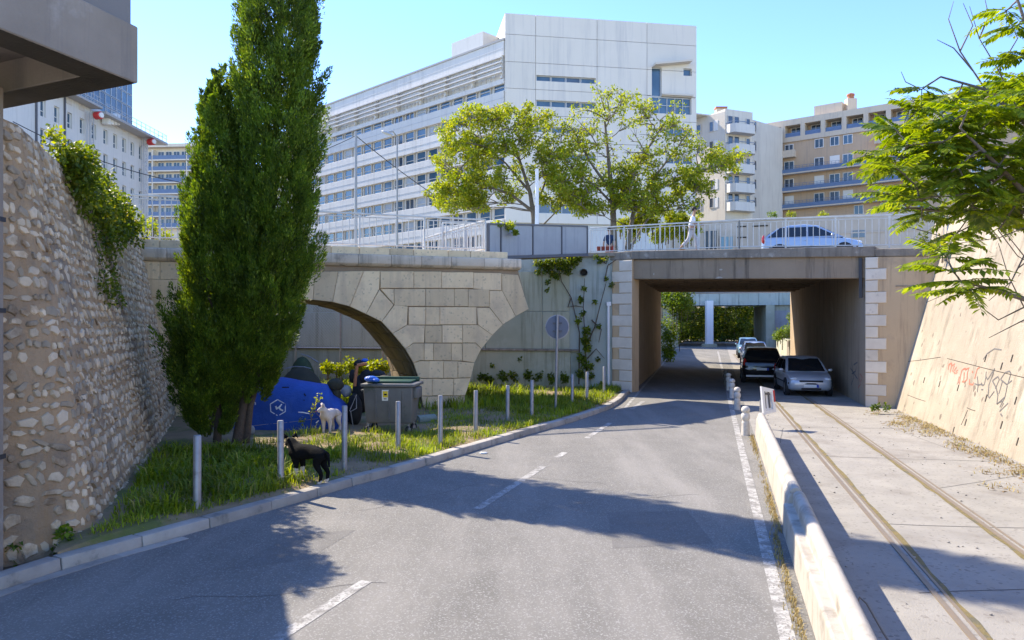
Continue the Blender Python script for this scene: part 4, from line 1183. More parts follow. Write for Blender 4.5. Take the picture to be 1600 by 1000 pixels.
# long apartment house with blue balconies, upper right
a = P(1194, 503, 126); d_ = Vector((1.3, -1)); PA = Fr(a.xy, a.xy + d_ * 26)
pa = empty('apartment_building', PA.pt(10, 0, 5), 'pinkish apartment house with long blue balconies and an open loggia storey', 'apartment building')
def pz(px, py): return PA.uz(px, py)[1]
zl1 = pz(1193, 194); zl0 = pz(1195, 228)
mb = MB(); PA.box(mb, 0, PA.len, -14, -1.8, 5, zl1 - .1); mb.build('wall_core', mt['pink'], pa, smooth=0)
mb = MB(); PA.box(mb, 0, PA.len, -1.79, 0, 5, zl0 - .02); mb.build('wall', mt['pink'], pa, smooth=0)
# loggia frame
mb = MB(); PA.box(mb, -.1, PA.len, -1.79, .25, zl1 - 1.0, zl1); PA.box(mb, -.1, PA.len, -1.79, .25, zl0, zl0 + .8)
nlog = 13; lw = PA.len / nlog * .98
for k in range(nlog + 1):
    u = k * lw; PA.box(mb, max(u - .35, -.1), u + .35, -1.785, .24, zl0 + .801, zl1 - 1.001)
mb.build('loggia_frame', mt['beige'], pa, smooth=0)
lm = win_mesh(1.7, 2.2, .1, .12, mt['shutter'], mt['glassb'], 1)
lh = zl1 - zl0 - 1.8
for k in range(nlog):
    add_win(pa, PA, win_mesh(1.6, min(2.2, lh - .05), .1, .12, mt['shutter'], mt['glassb'], 1) if k == 0 else lm_, (k + .5) * lw, -1.66, zl0 + .81)
    if k == 0: lm_ = win_mesh(1.6, min(2.2, lh - .05), .1, .12, mt['shutter'], mt['glassd'], 1)
    mb = MB(); PA.box(mb, k * lw + .36, (k + 1) * lw - .36, .0, .08, zl0 + .802, zl0 + 1.5); mb.build('balustrade', mt['bluerail'], pa, smooth=0)
zfl = [pz(1196, q) for q in (251, 277, 304, 330)]
fh = (zfl[0] - zfl[3]) / 3
ub_ = PA.U(1368) if PA.U(1368) > 0 else 14
for i, z in enumerate(zfl):
    us_ = [1.6, 4.2, 9.0, 11.4, 13.4, 18.6, 20.8, 25.5, 28, 31]
    if i == 0:
        wins(pa, PA, us_[2:8], (z + .9,), 1.4, 1.5, 'glassb'); balcony(pa, PA, .6, 5.4, z, 1.2, 1.0, 'beige'); balcony(pa, PA, 17.5, 22, z + .3, 1.2, 1.1, 'beige')
        wins(pa, PA, us_[:2], (z + .05,), 1.4, 2.1, 'glassd')
    else:
        mb = MB(); PA.box(mb, -.05, 23.5, .002, 1.3, z - .2, z); o = mb.build('balcony', mt['beige'], pa, smooth=0)
        mb = MB(); PA.box(mb, -.05, 23.5, 1.2, 1.29, z - .25, z + .62); mb.build('balustrade', mt['bluerail'], pa, smooth=0)
        mb = MB()
        for zz in (.8, 1.1): PA.box(mb, -.05, 23.5, 1.22, 1.27, z + zz - .04, z + zz)
        for k in range(42): u = k * .56; PA.box(mb, u, u + .04, 1.23, 1.26, z + .63, z + 1.06)
        mb.build('balcony_rail', mt['bluerail'], pa, smooth=0)
        for k, u in enumerate(us_):
            if (k + i) % 3 == 0: wins(pa, PA, (u,), (z + .03,), 1.5, 2.15, 'glassd', 'shutter', 1)
            elif (k + i) % 3 == 1: shut(pa, PA, (u,), (z + .03,), 1.5, 2.15)
            else: wins(pa, PA, (u,), (z + .03,), 1.6, 2.15, 'glassb', 'shutter', 1)
wins(pa, PA, (15, 18.8, 21.6, 24), (zfl[3] - fh + .9, zfl[3] - 2 * fh + .9), 1.4, 1.6, 'glassb', 'shutter', 1)
mb = MB(); a0, a1 = PA.U(1268), PA.U(1312); PA.box(mb, a0, a1, -6, -1.5, zl1 - .09, PA.uz(1290, 159)[1]); mb.build('roof_box', mt['beige'], pa, smooth=0)
mb = MB(); c = PA.pt(PA.U(1323), -2.6, 0); ztp = PA.uz(1323, 149)[1]; mb.box(c.x - .75, c.x + .75, c.y - .6, c.y + .6, zl1 - .1, ztp); ch = mb.build('chimney', mt['beige'], pa, smooth=0)
mb = MB(); mb.lathe([(.55, 0), (.5, .5), (.62, .55), (.6, .8), (.3, .95)], 12, (c.x, c.y, ztp)); mb.build('chimney_pot', mt['chim'], ch)
# end house rising behind the tree on the right
E2 = Fr(PA.pt(PA.len + .1, 0, 0).xy, (PA.pt(PA.len + .1, 0, 0).xy + d_ * 14))
e2 = block('pale end house with clay chimney rising behind the overhanging tree', E2, 12, 5, EYE + (HZ - 122) / F * E2.o.y * .96, 'beigel')
wins(e2, E2, (2.5, 6, 9.5, 13), [9 + 3 * i for i in range(8)], 1.4, 1.6, 'glassb')
zc = EYE + (HZ - 122) / F * E2.o.y * .96
c = P(1540, 110, 92); mb = MB(); mb.lathe([(.9, -2.5), (.85, 1.0), (1.1, 1.1), (1.05, 1.7), (.5, 1.9)], 12, (E2.pt(3, -2, 0).x, E2.pt(3, -2, 0).y, zc)); mb.build('chimney', mt['chim'], e2)

# low wall behind the upper street
SWF = Fr(P(1085, 503, 52).xy, P(1475, 503, 46).xy)
sww = empty('street_wall', SWF.pt(8, 0, 5), 'long grey beige wall with garage doors behind the upper street railing', 'wall')
mb = MB(); zt0 = SWF.uz(1280, 340)[1]
SWF.box(mb, -2, SWF.len, -.6, 0, 4.8, zt0); mb.build('wall_face', mt['lowwall'], sww, smooth=0)
mb = MB(); SWF.box(mb, -2.05, SWF.len, -.65, .05, zt0, zt0 + .1); SWF.box(mb, SWF.U(1250), SWF.len, .002, .04, SWF.uz(1300, 366)[1], SWF.uz(1300, 364)[1]); mb.build('wall_coping', mt['lowwall'], sww, smooth=0)
for a, b, c, d, m in ((1101, 1122, 359, 400, 'glassd'), (1125, 1147, 368, 400, 'cartq'), (1330, 1352, 360, 371, 'glassd'), (1152, 1166, 353, 355, 'hole'), (1152, 1166, 370, 372, 'hole'), (1176, 1200, 352, 354, 'hole')):
    u0, u1 = SWF.U(a), SWF.U(b); z1, z0 = SWF.uz((a + b) / 2, c)[1], max(SWF.uz((a + b) / 2, d)[1], 4.9)
    if m == 'hole' or d < 380:
        mb = MB(); SWF.box(mb, u0, u1, .003, .03, z0, z1); mb.build('wall_vent', mt[m], sww, smooth=0)
    else:
        fr_, pn_ = win_mesh(u1 - u0, z1 - z0, .08, .1, mt['lowwall'], mt[m], 2); add_win(sww, SWF, (fr_, pn_), (u0 + u1) / 2, .11, z0, 'garage_door')

# far overpass across the road beyond the tunnel
FO = Fr(P(1030, 503, 84).xy, P(1300, 503, 80).xy)
fo = empty('overpass', FO.pt(5, 0, 0), 'pale far overpass on a white column seen through the underpass', 'overpass')
zb0 = FO.uz(1130, 477)[1]; zb1 = FO.uz(1130, 452)[1]
k = 0; u = -4
while u < FO.len:
    mb = MB(); FO.box(mb, u + .02, u + 2.1, -.3, 0, zb0, zb1); mb.build('fascia_panel', mt['oldblue'], fo, smooth=0); u += 2.12
mb = MB(); FO.box(mb, -4, FO.len, -14, -.31, zb0 + .15, zb1 - .1); mb.build('deck', mt['oldconc'], fo, smooth=0)
mb = MB(); c = FO.pt(FO.U(1108), .3, 0); mb.box(c.x - .38, c.x + .38, c.y - .38, c.y + .38, -.05, zb0 + .5); mb.build('column', mt['polewhite'], fo, bevel=.04)
mb = MB(); mb.box(c.x - .7, c.x + .7, c.y - .7, c.y + .7, -.05, .35); mb.build('column_base', mt['oldconc'], fo, bevel=.05)
mb = MB(); a0 = FO.U(1197); FO.box(mb, a0, a0 + .9, -13, .05, -.1, zb0 - .01); FO.box(mb, a0 + .91, FO.len, -1.2, -.4, -.1, zb0 - .01); mb.build('abutment', mt['oldconc'], fo, smooth=0)
mb = MB(); FO.box(mb, FO.U(1208), FO.U(1246), -.38, -.3, 0.9, zb0 - .6); mb.build('roller_shutter', mt['panelgrey'], fo, smooth=0)
mb = MB(); FO.box(mb, -4, FO.U(1060), -13, -.5, -.1, zb0 - .01); mb.build('abutment', mt['oldconc'], fo, smooth=0)
# low planted wall by the cars beyond the tunnel
lw_ = empty('planter_wall', P(1225, 540, 58), 'low pale planted wall beyond the underpass behind the parked cars', 'wall')
mb = MB(); q = Fr(P(1213, 503, 66).xy, P(1262, 503, 50).xy); q.box(mb, 0, q.len, -.4, 0, -.1, q.uz(1235, 531)[1]); mb.build('wall_face', mt['oldconc'], lw_, bevel=.03)
mb = MB(); q.box(mb, q.len * .42, q.len * .5, .002, .05, 0, q.uz(1235, 533)[1]); mb.build('wall_pilaster', mt['deckedge'], lw_)

# ---------------------------------------------------------------- street furniture
# steel posts along the kerb
plab = ['thick steel post in tall grass nearest the camera, left of the black dog', 'steel post standing in front of the head of the black dog', 'steel post between the black dog and the wheeled bin', 'short steel post in front of the grey wheeled bin',
        'steel post in front of the arch bridge pier', 'steel post just right of the arch bridge pier', 'sixth steel post after the black dog, in shaded grass', 'steel post left of the round sign pole', 'steel post just right of the round sign pole', 'steel post between the sign and the last post before the underpass', 'last steel post, in front of the drain pipe by the underpass']
for k, (px, t, b) in enumerate(((308, 680, 798), (439, 657, 763), (538, 634, 735), (622, 627, 706), (688, 618, 697), (743, 610, 677), (793, 602, 659), (831, 594, 653), (894, 585, 632), (917, 581, 627), (944, 573, 615))):
    g = G(px, b, .12); h = (b - t) / F * g.y
    mb = MB(); r = .05 if k else .055; tilt = R.uniform(-.01, .02)
    mb.tube([(g.x, g.y, -.05), (g.x + tilt, g.y, h + .12 - .01), (g.x + tilt, g.y, h + .12)], [r, r, r * .86], 16)
    o = mb.build('steel_post', mt['galv'], smooth=40); tag(o, plab[k], 'post', 'steel posts along the kerb')
# round traffic sign seen from behind
g = G(868, 642, .1); sg = empty('traffic_sign', g, 'round traffic sign seen from behind on a tall grey pole in the verge', 'traffic sign')
c = P(871, 511, g.y); 
mb = MB(); mb.tube([g - Vector((0, 0, .1)), Vector((c.x, c.y, c.z + .36))], .038, 12); mb.build('pole', mt['galv'], sg)
mb = MB(); nf = Vector((.15, -1, 0)); mb.disc(c + Vector((0, .07, 0)), nf, .345, .03, 36); mb.build('sign_plate', M('sign_back', (.13, .15, .19), .7), sg, bevel=.006)
for s, nm in ((.12, 'bracket'), (-.12, 'bracket')):
    mb = MB(); mb.box(c.x - .14, c.x + .14, c.y + .0, c.y + .05, c.z + s - .02, c.z + s + .02); mb.build(nm, mt['framedark'], sg)
mb = MB(); mb.disc(c + Vector((0, .09, 0)), nf, .375, .014, 36); mb.build('sign_rim', mt['galv'], sg)
# stone bollards
blab = ['white stone bollard nearest the camera beside the barrier end', 'second white stone bollard behind the one at the barrier end', 'third white stone bollard at the shaded underpass entrance', 'small white stone bollard just in front of the dark one']
prof = [(.105, 0), (.105, .02), (.1, .34), (.1, .36), (.085, .39), (.085, .43), (.11, .46), (.112, .55), (.1, .6), (.075, .63), (.075, .645), (.105, .665), (.112, .71), (.1, .76), (.07, .8), (.02, .815)]
for k, (px, b) in enumerate(((1165, 680), (1152, 640), (1144, 622), (1138.5, 610), (1134, 604))):
    g = G(px, b); s = .95
    mb = MB(); mb.lathe([(r * s, z * s * .93) for r, z in prof], 20)
    o = mb.build('bollard', mt['bollard'] if k < 4 else mt['bollard_d'], smooth=50); o.location = g
    if k < 4: tag(o, blab[k], 'bollard', 'stone bollards along the tracks')
    else: tag(o, 'dark weathered bollard farthest inside the underpass', 'bollard')
# chain between bollard and the small sign
mb = MB(); a = G(1165, 680) + Vector((.1, 0, .6)); 
# concrete barrier lengths
def barrier(y0, y1, label, lead=0.0, off=0.0, hs=1.0):
    g0 = Vector((bx(y0) + .15 + off, y0, 0)); root = empty('concrete_barrier', g0, label, 'barrier', 'concrete barrier beside the tracks')
    e = Vector((.281, 1, 0)).normalized(); s = Vector((e.y, -e.x, 0)); a = g0; ln = (y1 - y0) / e.y
    prof = [(-.17, 0), (-.165, .385), (-.15, .4), (-.05, .4), (-.045, .5), (.1, .5), (.105, .4), (.12, .39), (.14, 0)]
    if lead: prof = [(-.14, 0), (-.11, .44), (-.075, .52), (.075, .53), (.1, .46), (.125, 0)]
    mb = MB(); mb.prism([a + s * x + Vector((0, 0, z * hs)) for x, z in prof], e * ln); mb.build('barrier_body', mt['barrier'], root, bevel=.01, smooth=0)
    cap = [(.078 * math.cos(t) + (.028 if not lead else .0), (.503 if not lead else .528) + .07 * math.sin(t)) for t in [math.pi * i / 8 for i in range(9)]]
    mb = MB(); mb.prism([a + e * .02 + s * x + Vector((0, 0, z)) for x, z in cap], e * (ln - .04)); mb.build('rounded_cap', mt['barrier'], root, smooth=60)
    return root
barrier(9.75, 17.9, 'smooth far length of the low concrete barrier ending at the bollards', lead=1)
barrier(4.2, 9.72, 'near length of the low concrete barrier with a stepped side', off=0)
mb = MB(); g = Vector((bx(7.6) + .46, 7.6, 0)); 
g = Vector((bx(6.3) + .4, 6.3, 0))
rb = empty('bent_rod', g, 'thin bent steel rod leaning against the near barrier on the track side', 'rod')
mb.tube([g + Vector((-.02, .18, .3)), g + Vector((.03, .22, .36)), g + Vector((.06, .15, .33)), g + Vector((.03, -.2, .22)), g + Vector((-.02, -1.0, .02))], .009, 8); mb.build('rod', mt['rail'], rb)
# small framed sign at the end of the barrier
sgp = G(1194, 672) + Vector((.05, .1, 0)); Y_ = sgp.y
ss = empty('framed_sign', sgp, 'small white framed sign with dark bars at the end of the barrier', 'sign')
SFr = Fr(P(1191, 503, Y_).xy, P(1210.5, 503, Y_ + .25).xy)
def sq(u, t):      # leaning panel, corners as seen
    z0 = lerp(P(1193, 648, Y_).z, P(1208, 645, Y_).z, u); z1 = lerp(P(1196, 604, Y_).z, P(1211, 610, Y_).z, u)
    return SFr.pt(u * SFr.len + .03 * t, -.1 * t, lerp(z0, z1, t))
def spanel(u0, u1, t0, t1, th, nm, mat, d=0.0):
    mb = MB(); q = [sq(u0, t0), sq(u1, t0), sq(u1, t1), sq(u0, t1)]
    mb.prism([v + SFr.n * (d + th) for v in q], -SFr.n * th); mb.build(nm, mt[mat], ss)
for q, nm in (((0, 1, .0, .13), 'frame_bar'), ((0, 1, .85, 1), 'frame_bar'), ((0, .2, .131, .849), 'frame_bar'), ((.78, 1, .131, .849), 'frame_bar')):
    spanel(*q, .05, nm, 'polewhite')
spanel(.201, .779, .131, .849, .02, 'sign_face', 'polewhite', -.03)
spanel(.25, .36, .2, .84, .02, 'dark_bar', 'framedark', -.009); spanel(.58, .69, .2, .84, .02, 'dark_bar', 'framedark', -.009); spanel(.25, .69, .72, .8, .02, 'dark_bar', 'framedark', .012)
spanel(.9, 1.0, .45, .95, .01, 'red_edge', 'red', .051)
mb = MB(); q = sq(.08, .5); mb.tube([(q.x, q.y + .06, -.02), (q.x, q.y + .06, q.z)], .045, 10); mb.build('post', mt['galv'], ss)
# poles on the upper level
def pole(name, px, ptop, Y, r, mat, label, zb):
    t = P(px, ptop, Y); root = empty(name, (t.x, t.y, zb), label, 'pole' if name != 'street_lamp' else 'street lamp')
    mb = MB(); mb.tube([(t.x, t.y, zb), (t.x, t.y, lerp(zb, t.z, .5)), (t.x, t.y, t.z)], [r, r * .85, r * .7], 10); mb.build('pole', mt[mat], root)
    return root, t
pole('utility_pole', 556, 205, 40, .09, 'polegrey', 'dark slim utility pole holding cables in front of the office building', 5.2)
root, t = pole('street_lamp', 620.5, 214, 42, .065, 'polegrey', 'grey street lamp with a short arm beside the utility pole', 5.2)
mb = MB(); e = P(606, 208, 41.4); mb.tube([t, lerp(t, e, .45) + Vector((0, 0, .22)), e + Vector((0, 0, .05))], [.045, .04, .035], 8); mb.build('arm', mt['polegrey'], root)
mb = MB(); mb.ell(e + Vector((-.05, 0, 0)), (.34, .16, .1), 12, 8, rot=Matrix.Rotation(.35, 3, 'Y')); hd = mb.build('lamp_head', mt['alu'], root)
pole('white_post', 839, 264, 33, .11, 'polewhite', 'thick white post in front of the locust trees behind the footbridge', 5.2)
def cable(name, a, b, sag, label, r=.016):
    mb = MB(); pts = [lerp(a, b, i / 14) - Vector((0, 0, sag * 4 * (i / 14) * (1 - i / 14))) for i in range(15)]
    mb.tube(pts, r, 5); o = mb.build(name, mt['darkmetal']); tag(o, label, 'cable'); return o
pt = P(556, 212, 40)
cable('cable', pt, P(400, 260, 44), .3, 'dark cable running left from the utility pole to the cypress', .02)
cable('cable', pt, P(705, 322, 46), .15, 'dark cable slanting down right from the utility pole behind the railing', .025)
cable('cable', P(20, 190, 30), P(330, 292, 34), .45, 'thin cable crossing in front of the white renovated building', .02)

# ---------------------------------------------------------------- vegetation
def blades(c, h, w, lean, rng=NR):
    """grass blades with a bent tip: c base points, h heights, w half width, lean amount"""
    n = len(c); th = rng.uniform(0, 2 * math.pi, n); d = np.stack([np.cos(th), np.sin(th), np.zeros(n)], 1)
    s = np.stack([-np.sin(th), np.cos(th), np.zeros(n)], 1); h = h[:, None]; w = np.broadcast_to(w, (n,))[:, None]; l = (lean * rng.uniform(.3, 1.2, n))[:, None]
    up = np.array([[0, 0, 1.]])
    m = c + up * h * .6 + d * h * l * .3; t = c + up * h * (1 - .35 * l) + d * h * l
    v = np.stack([c - s * w, c + s * w, m + s * w * .8, m - s * w * .8, t], 1).reshape(-1, 3)
    i = np.arange(n)[:, None] * 5
    f = np.concatenate([i + np.array([[0, 1, 2]]), i + np.array([[0, 2, 3]]), i + np.array([[3, 2, 4]])])
    return v, f
def clumped(n, x0, x1, y0, y1, nc, sd, rng=NR):
    cx = rng.uniform(x0, x1, nc); cy = rng.uniform(y0, y1, nc); k = rng.integers(0, nc, n)
    return np.stack([cx[k] + rng.normal(0, sd, n), cy[k] + rng.normal(0, sd, n)], 1)
KYa, KXa = np.array(KY), np.array(KX)
PIERU = (AB.U(655), AB.U(735))
def on_verge(p, m0=.24, m1=.12):
    x, y = p[:, 0], p[:, 1]
    kxx = np.interp(y, KYa, KXa) - m0; wx = np.where(y < 21.3, -5.35 - .36 * (y - 9.5) + m1, -12.5)
    wx = np.where(y < 9.6, -5.2, wx)
    rel = np.stack([x - AB.o.x, y - AB.o.y], 1); u = rel @ np.array(AB.u.xy); d = rel @ np.array(AB.n.xy)
    arch = (d < .12) & (d > -4.75); pier = arch & (((u > PIERU[0] - .1) & (u < PIERU[1] + .1)) | (u < left[0][0]))
    rel2 = np.stack([x - OW.o.x, y - OW.o.y], 1); wall = rel2 @ np.array(OW.n.xy) < .3
    return (x < kxx) & (x > wx) & (y > 8.7) & ~pier & ~wall
def zverge(p):
    return .10 + .03 * np.sin(p[:, 0] * 2.1 + p[:, 1] * 1.3)
gl = []
def grass(n, box, nc, sd, h0, h1, w, lean, margin=.24):
    p = clumped(n, *box, nc, sd); p = p[on_verge(p, margin)]
    c = np.concatenate([p, zverge(p)[:, None]], 1)
    gl.append(blades(c, NR.uniform(h0, h1, len(c)) * NR.uniform(.6, 1.1, len(c)), w, lean))
grass(16000, (-8.6, -3.2, 9, 14.2), 120, .2, .07, .26, .009, .7, .42)
grass(10000, (-8, -3.4, 10, 15.0), 60, .16, .16, .44, .013, 1.0, .45)
grass(3000, (-6.5, -2.0, 9, 16), 90, .3, .04, .13, .007, .7, .3)
grass(9000, (-4.4, -.6, 14, 17.6), 90, .16, .06, .26, .008, .7, .34)
grass(1500, (-5.8, -1.2, 14.5, 17.6), 30, .12, .12, .4, .008, .7, .45)
grass(5500, (-7.8, -1, 17, 21), 120, .35, .02, .08, .007, .6)
grass(15000, (-2.2, 3.6, 17, 24), 150, .25, .05, .24, .009, .7, .3)
grass(14000, (-1.5, 4.2, 21, 29.5), 110, .3, .1, .36, .011, .7, .35)
grass(16000, (-11, 0, 22.5, 32), 150, .35, .15, .6, .016, .7)
v, f = cat_arrays(gl)
o = npmesh('grass', v, f, mt['grass']); o['kind'] = 'stuff'
p = clumped(5200, -6.5, 3.5, 9, 26, 130, .3); p = p[on_verge(p, .23)]
c = np.concatenate([p, zverge(p)[:, None]], 1)
v, f = blades(c, NR.uniform(.03, .16, len(c)), .006, 1.1); o = npmesh('dry_grass', v, f, mt['drygrass']); o['kind'] = 'stuff'

def ball_leaves(c, r, n, L, w, rng=NR, shell=.35, up=.2, flat=None):
    d = rdir(n, rng); q = rng.uniform(shell, 1, n)[:, None] ** .6; pos = np.array(c)[None] + d * q * np.array(r)[None]
    nd = unit(rdir(n, rng) + d * .5 + np.array([[0, 0, -.25]])); nn = unit(rdir(n, rng) * .8 + np.array([[-.3, 0, up + .6]]))
    return leaf_arrays(pos, nd, nn, rng.uniform(.6, 1.2, n) * L, rng.uniform(.7, 1.2, n) * w)

def cypress(label, prof, base, stems, nspray, seed):
    rng = np.random.default_rng(seed)
    z = np.array([q[0] for q in prof]); cx = np.array([q[1] for q in prof]); rr = np.array([q[2] for q in prof])
    root = empty('cypress_tree', base, label, 'tree', 'cypresses at the foot of the rubble wall')
    zz = np.linspace(z[0], z[-1], 600); cw = np.cumsum(np.interp(zz, z, rr) + .12); cw /= cw[-1]
    sz = np.interp(rng.uniform(0, 1, nspray), cw, zz); th = rng.uniform(0, 2 * math.pi, nspray)
    r = np.interp(sz, z, rr); lump = 1 + .1 * np.sin(3 * th + sz * 1.9) + .09 * np.sin(5 * th - sz * 3.1) + .07 * np.sin(2 * th + sz * 5.3)
    rad = r * lump * rng.uniform(.6, .98, nspray)
    rd_ = np.stack([np.cos(th), np.sin(th), np.zeros(nspray)], 1)
    c = np.stack([np.interp(sz, z, cx), np.full(nspray, base[1]), sz], 1) + rd_ * rad[:, None]
    ax = unit(rd_ * rng.uniform(.15, .55, nspray)[:, None] + np.array([[0, 0, 1.]]) + rdir(nspray, rng) * .14)
    ln = rng.uniform(.35, 1.05, nspray) * np.clip(r / .8 + .25, .4, 1.1); m = 230
    s = rng.uniform(0, 1, (nspray, m)); a = rng.uniform(0, 2 * math.pi, (nspray, m))
    e1 = unit(np.cross(ax, np.array([[.3, .2, .9]]))); e2 = np.cross(ax, e1)
    rp = (.115 * np.sin(np.pi * (.08 + .92 * s) ** .75) + .008) * (ln[:, None] / .6) * rng.uniform(.35, 1.05, (nspray, m))
    radial = e1[:, None] * np.cos(a)[..., None] + e2[:, None] * np.sin(a)[..., None]
    pos = c[:, None] + ax[:, None] * (s * ln[:, None])[..., None] + radial * rp[..., None]
    d = ax[:, None] * 1.0 + radial * .45 + rng.normal(size=pos.shape) * .22
    nn = radial + rng.normal(size=pos.shape) * .5
    N = nspray * m
    v, f = leaf_arrays(pos.reshape(-1, 3), d.reshape(-1, 3), nn.reshape(-1, 3), rng.uniform(.045, .1, N), rng.uniform(.009, .017, N))
    npmesh('crown', v, f, mt['leaf_cyp'], root)
    mb = MB()
    for pts, rads in stems: mb.tube(pts, rads, 8)
    mb.build('trunk', mt['bark'], root, smooth=60)
    mb = MB(); rnd = random.Random(seed)
    for k in range(60):
        zz_ = rnd.uniform(z[0] + .2, z[-1] * .85); t = rnd.uniform(0, 6.28); c0 = Vector((interp(zz_, z, cx), base[1], zz_)); r_ = interp(zz_, z, rr) * .85
        mb.tube([c0 - Vector((0, 0, .3)), c0 + Vector((math.cos(t) * r_ * .6, math.sin(t) * r_ * .6, .1)), c0 + Vector((math.cos(t) * r_, math.sin(t) * r_, .5))], [.035, .02, .008], 5)
    tag(mb.build('branches', mt['bark'], root), kind='stuff')
    return root
CYY = 15.9
tall = [(1.05, -5.65, .3), (1.7, -5.6, .55), (2.3, -5.5, .72), (3.2, -5.38, .76), (4.2, -5.22, .74), (5.2, -5.1, .72), (6.5, -5.05, .7), (7.8, -5.03, .68), (9.6, -5.05, .66), (11.5, -5.05, .55), (13, -5.0, .4), (14, -5.0, .05)]
short = [(.35, -6.4, .3), (.8, -6.5, .58), (1.5, -6.42, .72), (2.3, -6.35, .72), (3.0, -6.3, .62), (3.6, -6.3, .55), (4.6, -6.25, .6), (5.6, -6.22, .5), (6.6, -6.25, .32), (7.4, -6.27, .2), (8.0, -6.27, .03)]
cypress('tall dark cypress running out of the top of the picture', tall, (-5.95, CYY, 0), [([(-5.98, CYY, -.05), (-5.85, CYY, .7), (-5.6, CYY, 2), (-5.2, CYY, 5), (-5.0, CYY, 9), (-5, CYY, 13)], [.13, .11, .1, .09, .06, .02]), ([(-5.8, CYY + .1, -.05), (-5.65, CYY, 1), (-5.2, CYY, 2.6), (-4.9, CYY, 5)], [.08, .07, .05, .02])], 1350, 1)
cypress('shorter pointed cypress leaning against the tall one on its wall side', short, (-6.3, CYY - .15, 0), [([(-6.35, CYY - .1, -.05), (-6.3, CYY - .1, .7), (-6.4, CYY - .1, 2), (-6.3, CYY - .1, 5), (-6.27, CYY - .1, 7.5)], [.1, .085, .07, .05, .01])], 800, 2)

def curve(a, b, rnd, n=6, jit=.08, sag=.15):
    a = Vector(a); b = Vector(b); L = (b - a).length; out = []
    o = Vector((rnd.uniform(-1, 1), rnd.uniform(-1, 1), rnd.uniform(.2, 1))) * L * sag
    for i in range(n + 1):
        t = i / n; q = a.lerp(b, t) + o * 4 * t * (1 - t) * .5
        if 0 < i < n: q += Vector((rnd.uniform(-1, 1), rnd.uniform(-1, 1), rnd.uniform(-1, 1))) * L * jit * .3
        out.append(q)
    return out
def locust(label, limbs, clumps, Y, seed, rl, group='locust trees on the upper street'):
    """limbs: polylines as (px, py, dy); clumps: (px, py, rx, ry, count, leaves per clump)"""
    rnd = random.Random(seed); rng = np.random.default_rng(seed)
    root = empty('locust_tree', P(limbs[0][0][0], 398, Y), label, 'tree', group)
    mb = MB(); nodes = []
    for lb, r0 in zip(limbs, rl):
        pts = [P(px, py, Y + dy) for px, py, dy in lb]
        mb.tube(pts, [lerp(r0, r0 * .3, i / (len(pts) - 1)) for i in range(len(pts))], 8)
        for a, b in zip(pts, pts[1:]):
            for k in range(5): nodes.append((a.lerp(b, k / 5), r0))
    nodes = nodes[len(nodes) // 8:]
    lv = []; br = MB()
    for px, py, rx, ry, cnt, nl in clumps:
        for k in range(cnt):
            t = rnd.uniform(0, 6.28); q = math.sqrt(rnd.random())
            c = P(px + rx * q * math.cos(t), py + ry * q * math.sin(t), Y + rnd.uniform(-1.6, 1.6))
            cand = [n for n in nodes if n[0].z < c.z + .3] or nodes
            nb = min(cand, key=lambda n: (n[0] - c).length + max(0, n[0].z - c.z) * 2)
            pts = curve(nb[0], c, rnd)
            br.tube(pts, [lerp(.035, .007, i / (len(pts) - 1)) for i in range(len(pts))], 5)
            nodes.append((pts[4], .02)); nodes.append((pts[2], .02))
            for _ in range(3):
                e = c + Vector((rnd.uniform(-.35, .35), rnd.uniform(-.35, .35), rnd.uniform(-.1, .4))); br.tube([pts[-3], pts[-2].lerp(e, .5), e], [.012, .008, .004], 4)
                if nl: lv.append(ball_leaves(e, (.24, .24, .17), int(nl / 1.7), .17, .045, rng))
    mb.build('trunk', mt['bark2'], root, smooth=60); tag(br.build('branches', mt['bark2'], root, smooth=60), kind='stuff')
    v, f = cat_arrays(lv); npmesh('crown', v, f, mt['leaf_loc'], root)
locust('bushy yellow green locust tree behind the footbridge and the white post',
       [[(836, 398, 0), (834, 340, 0), (828, 300, .1), (815, 260, .2), (800, 215, .3)], [(832, 330, 0), (800, 305, -.3), (760, 290, -.5), (720, 280, -.6)], [(834, 330, 0), (850, 290, .4), (862, 250, .6)], [(828, 300, .1), (790, 255, .5), (745, 220, .6)], [(836, 395, 0), (850, 350, .3), (880, 320, .5)]],
       [(755, 215, 75, 38, 44, 60), (715, 265, 45, 42, 34, 60), (780, 180, 50, 14, 14, 54), (820, 195, 50, 25, 16, 54), (800, 255, 65, 45, 40, 54), (755, 305, 70, 22, 26, 66), (700, 312, 30, 16, 12, 66), (862, 235, 30, 40, 22, 54), (872, 300, 30, 30, 22, 60), (735, 330, 40, 12, 10, 66)], 37, 3, [.15, .09, .08, .07, .07])
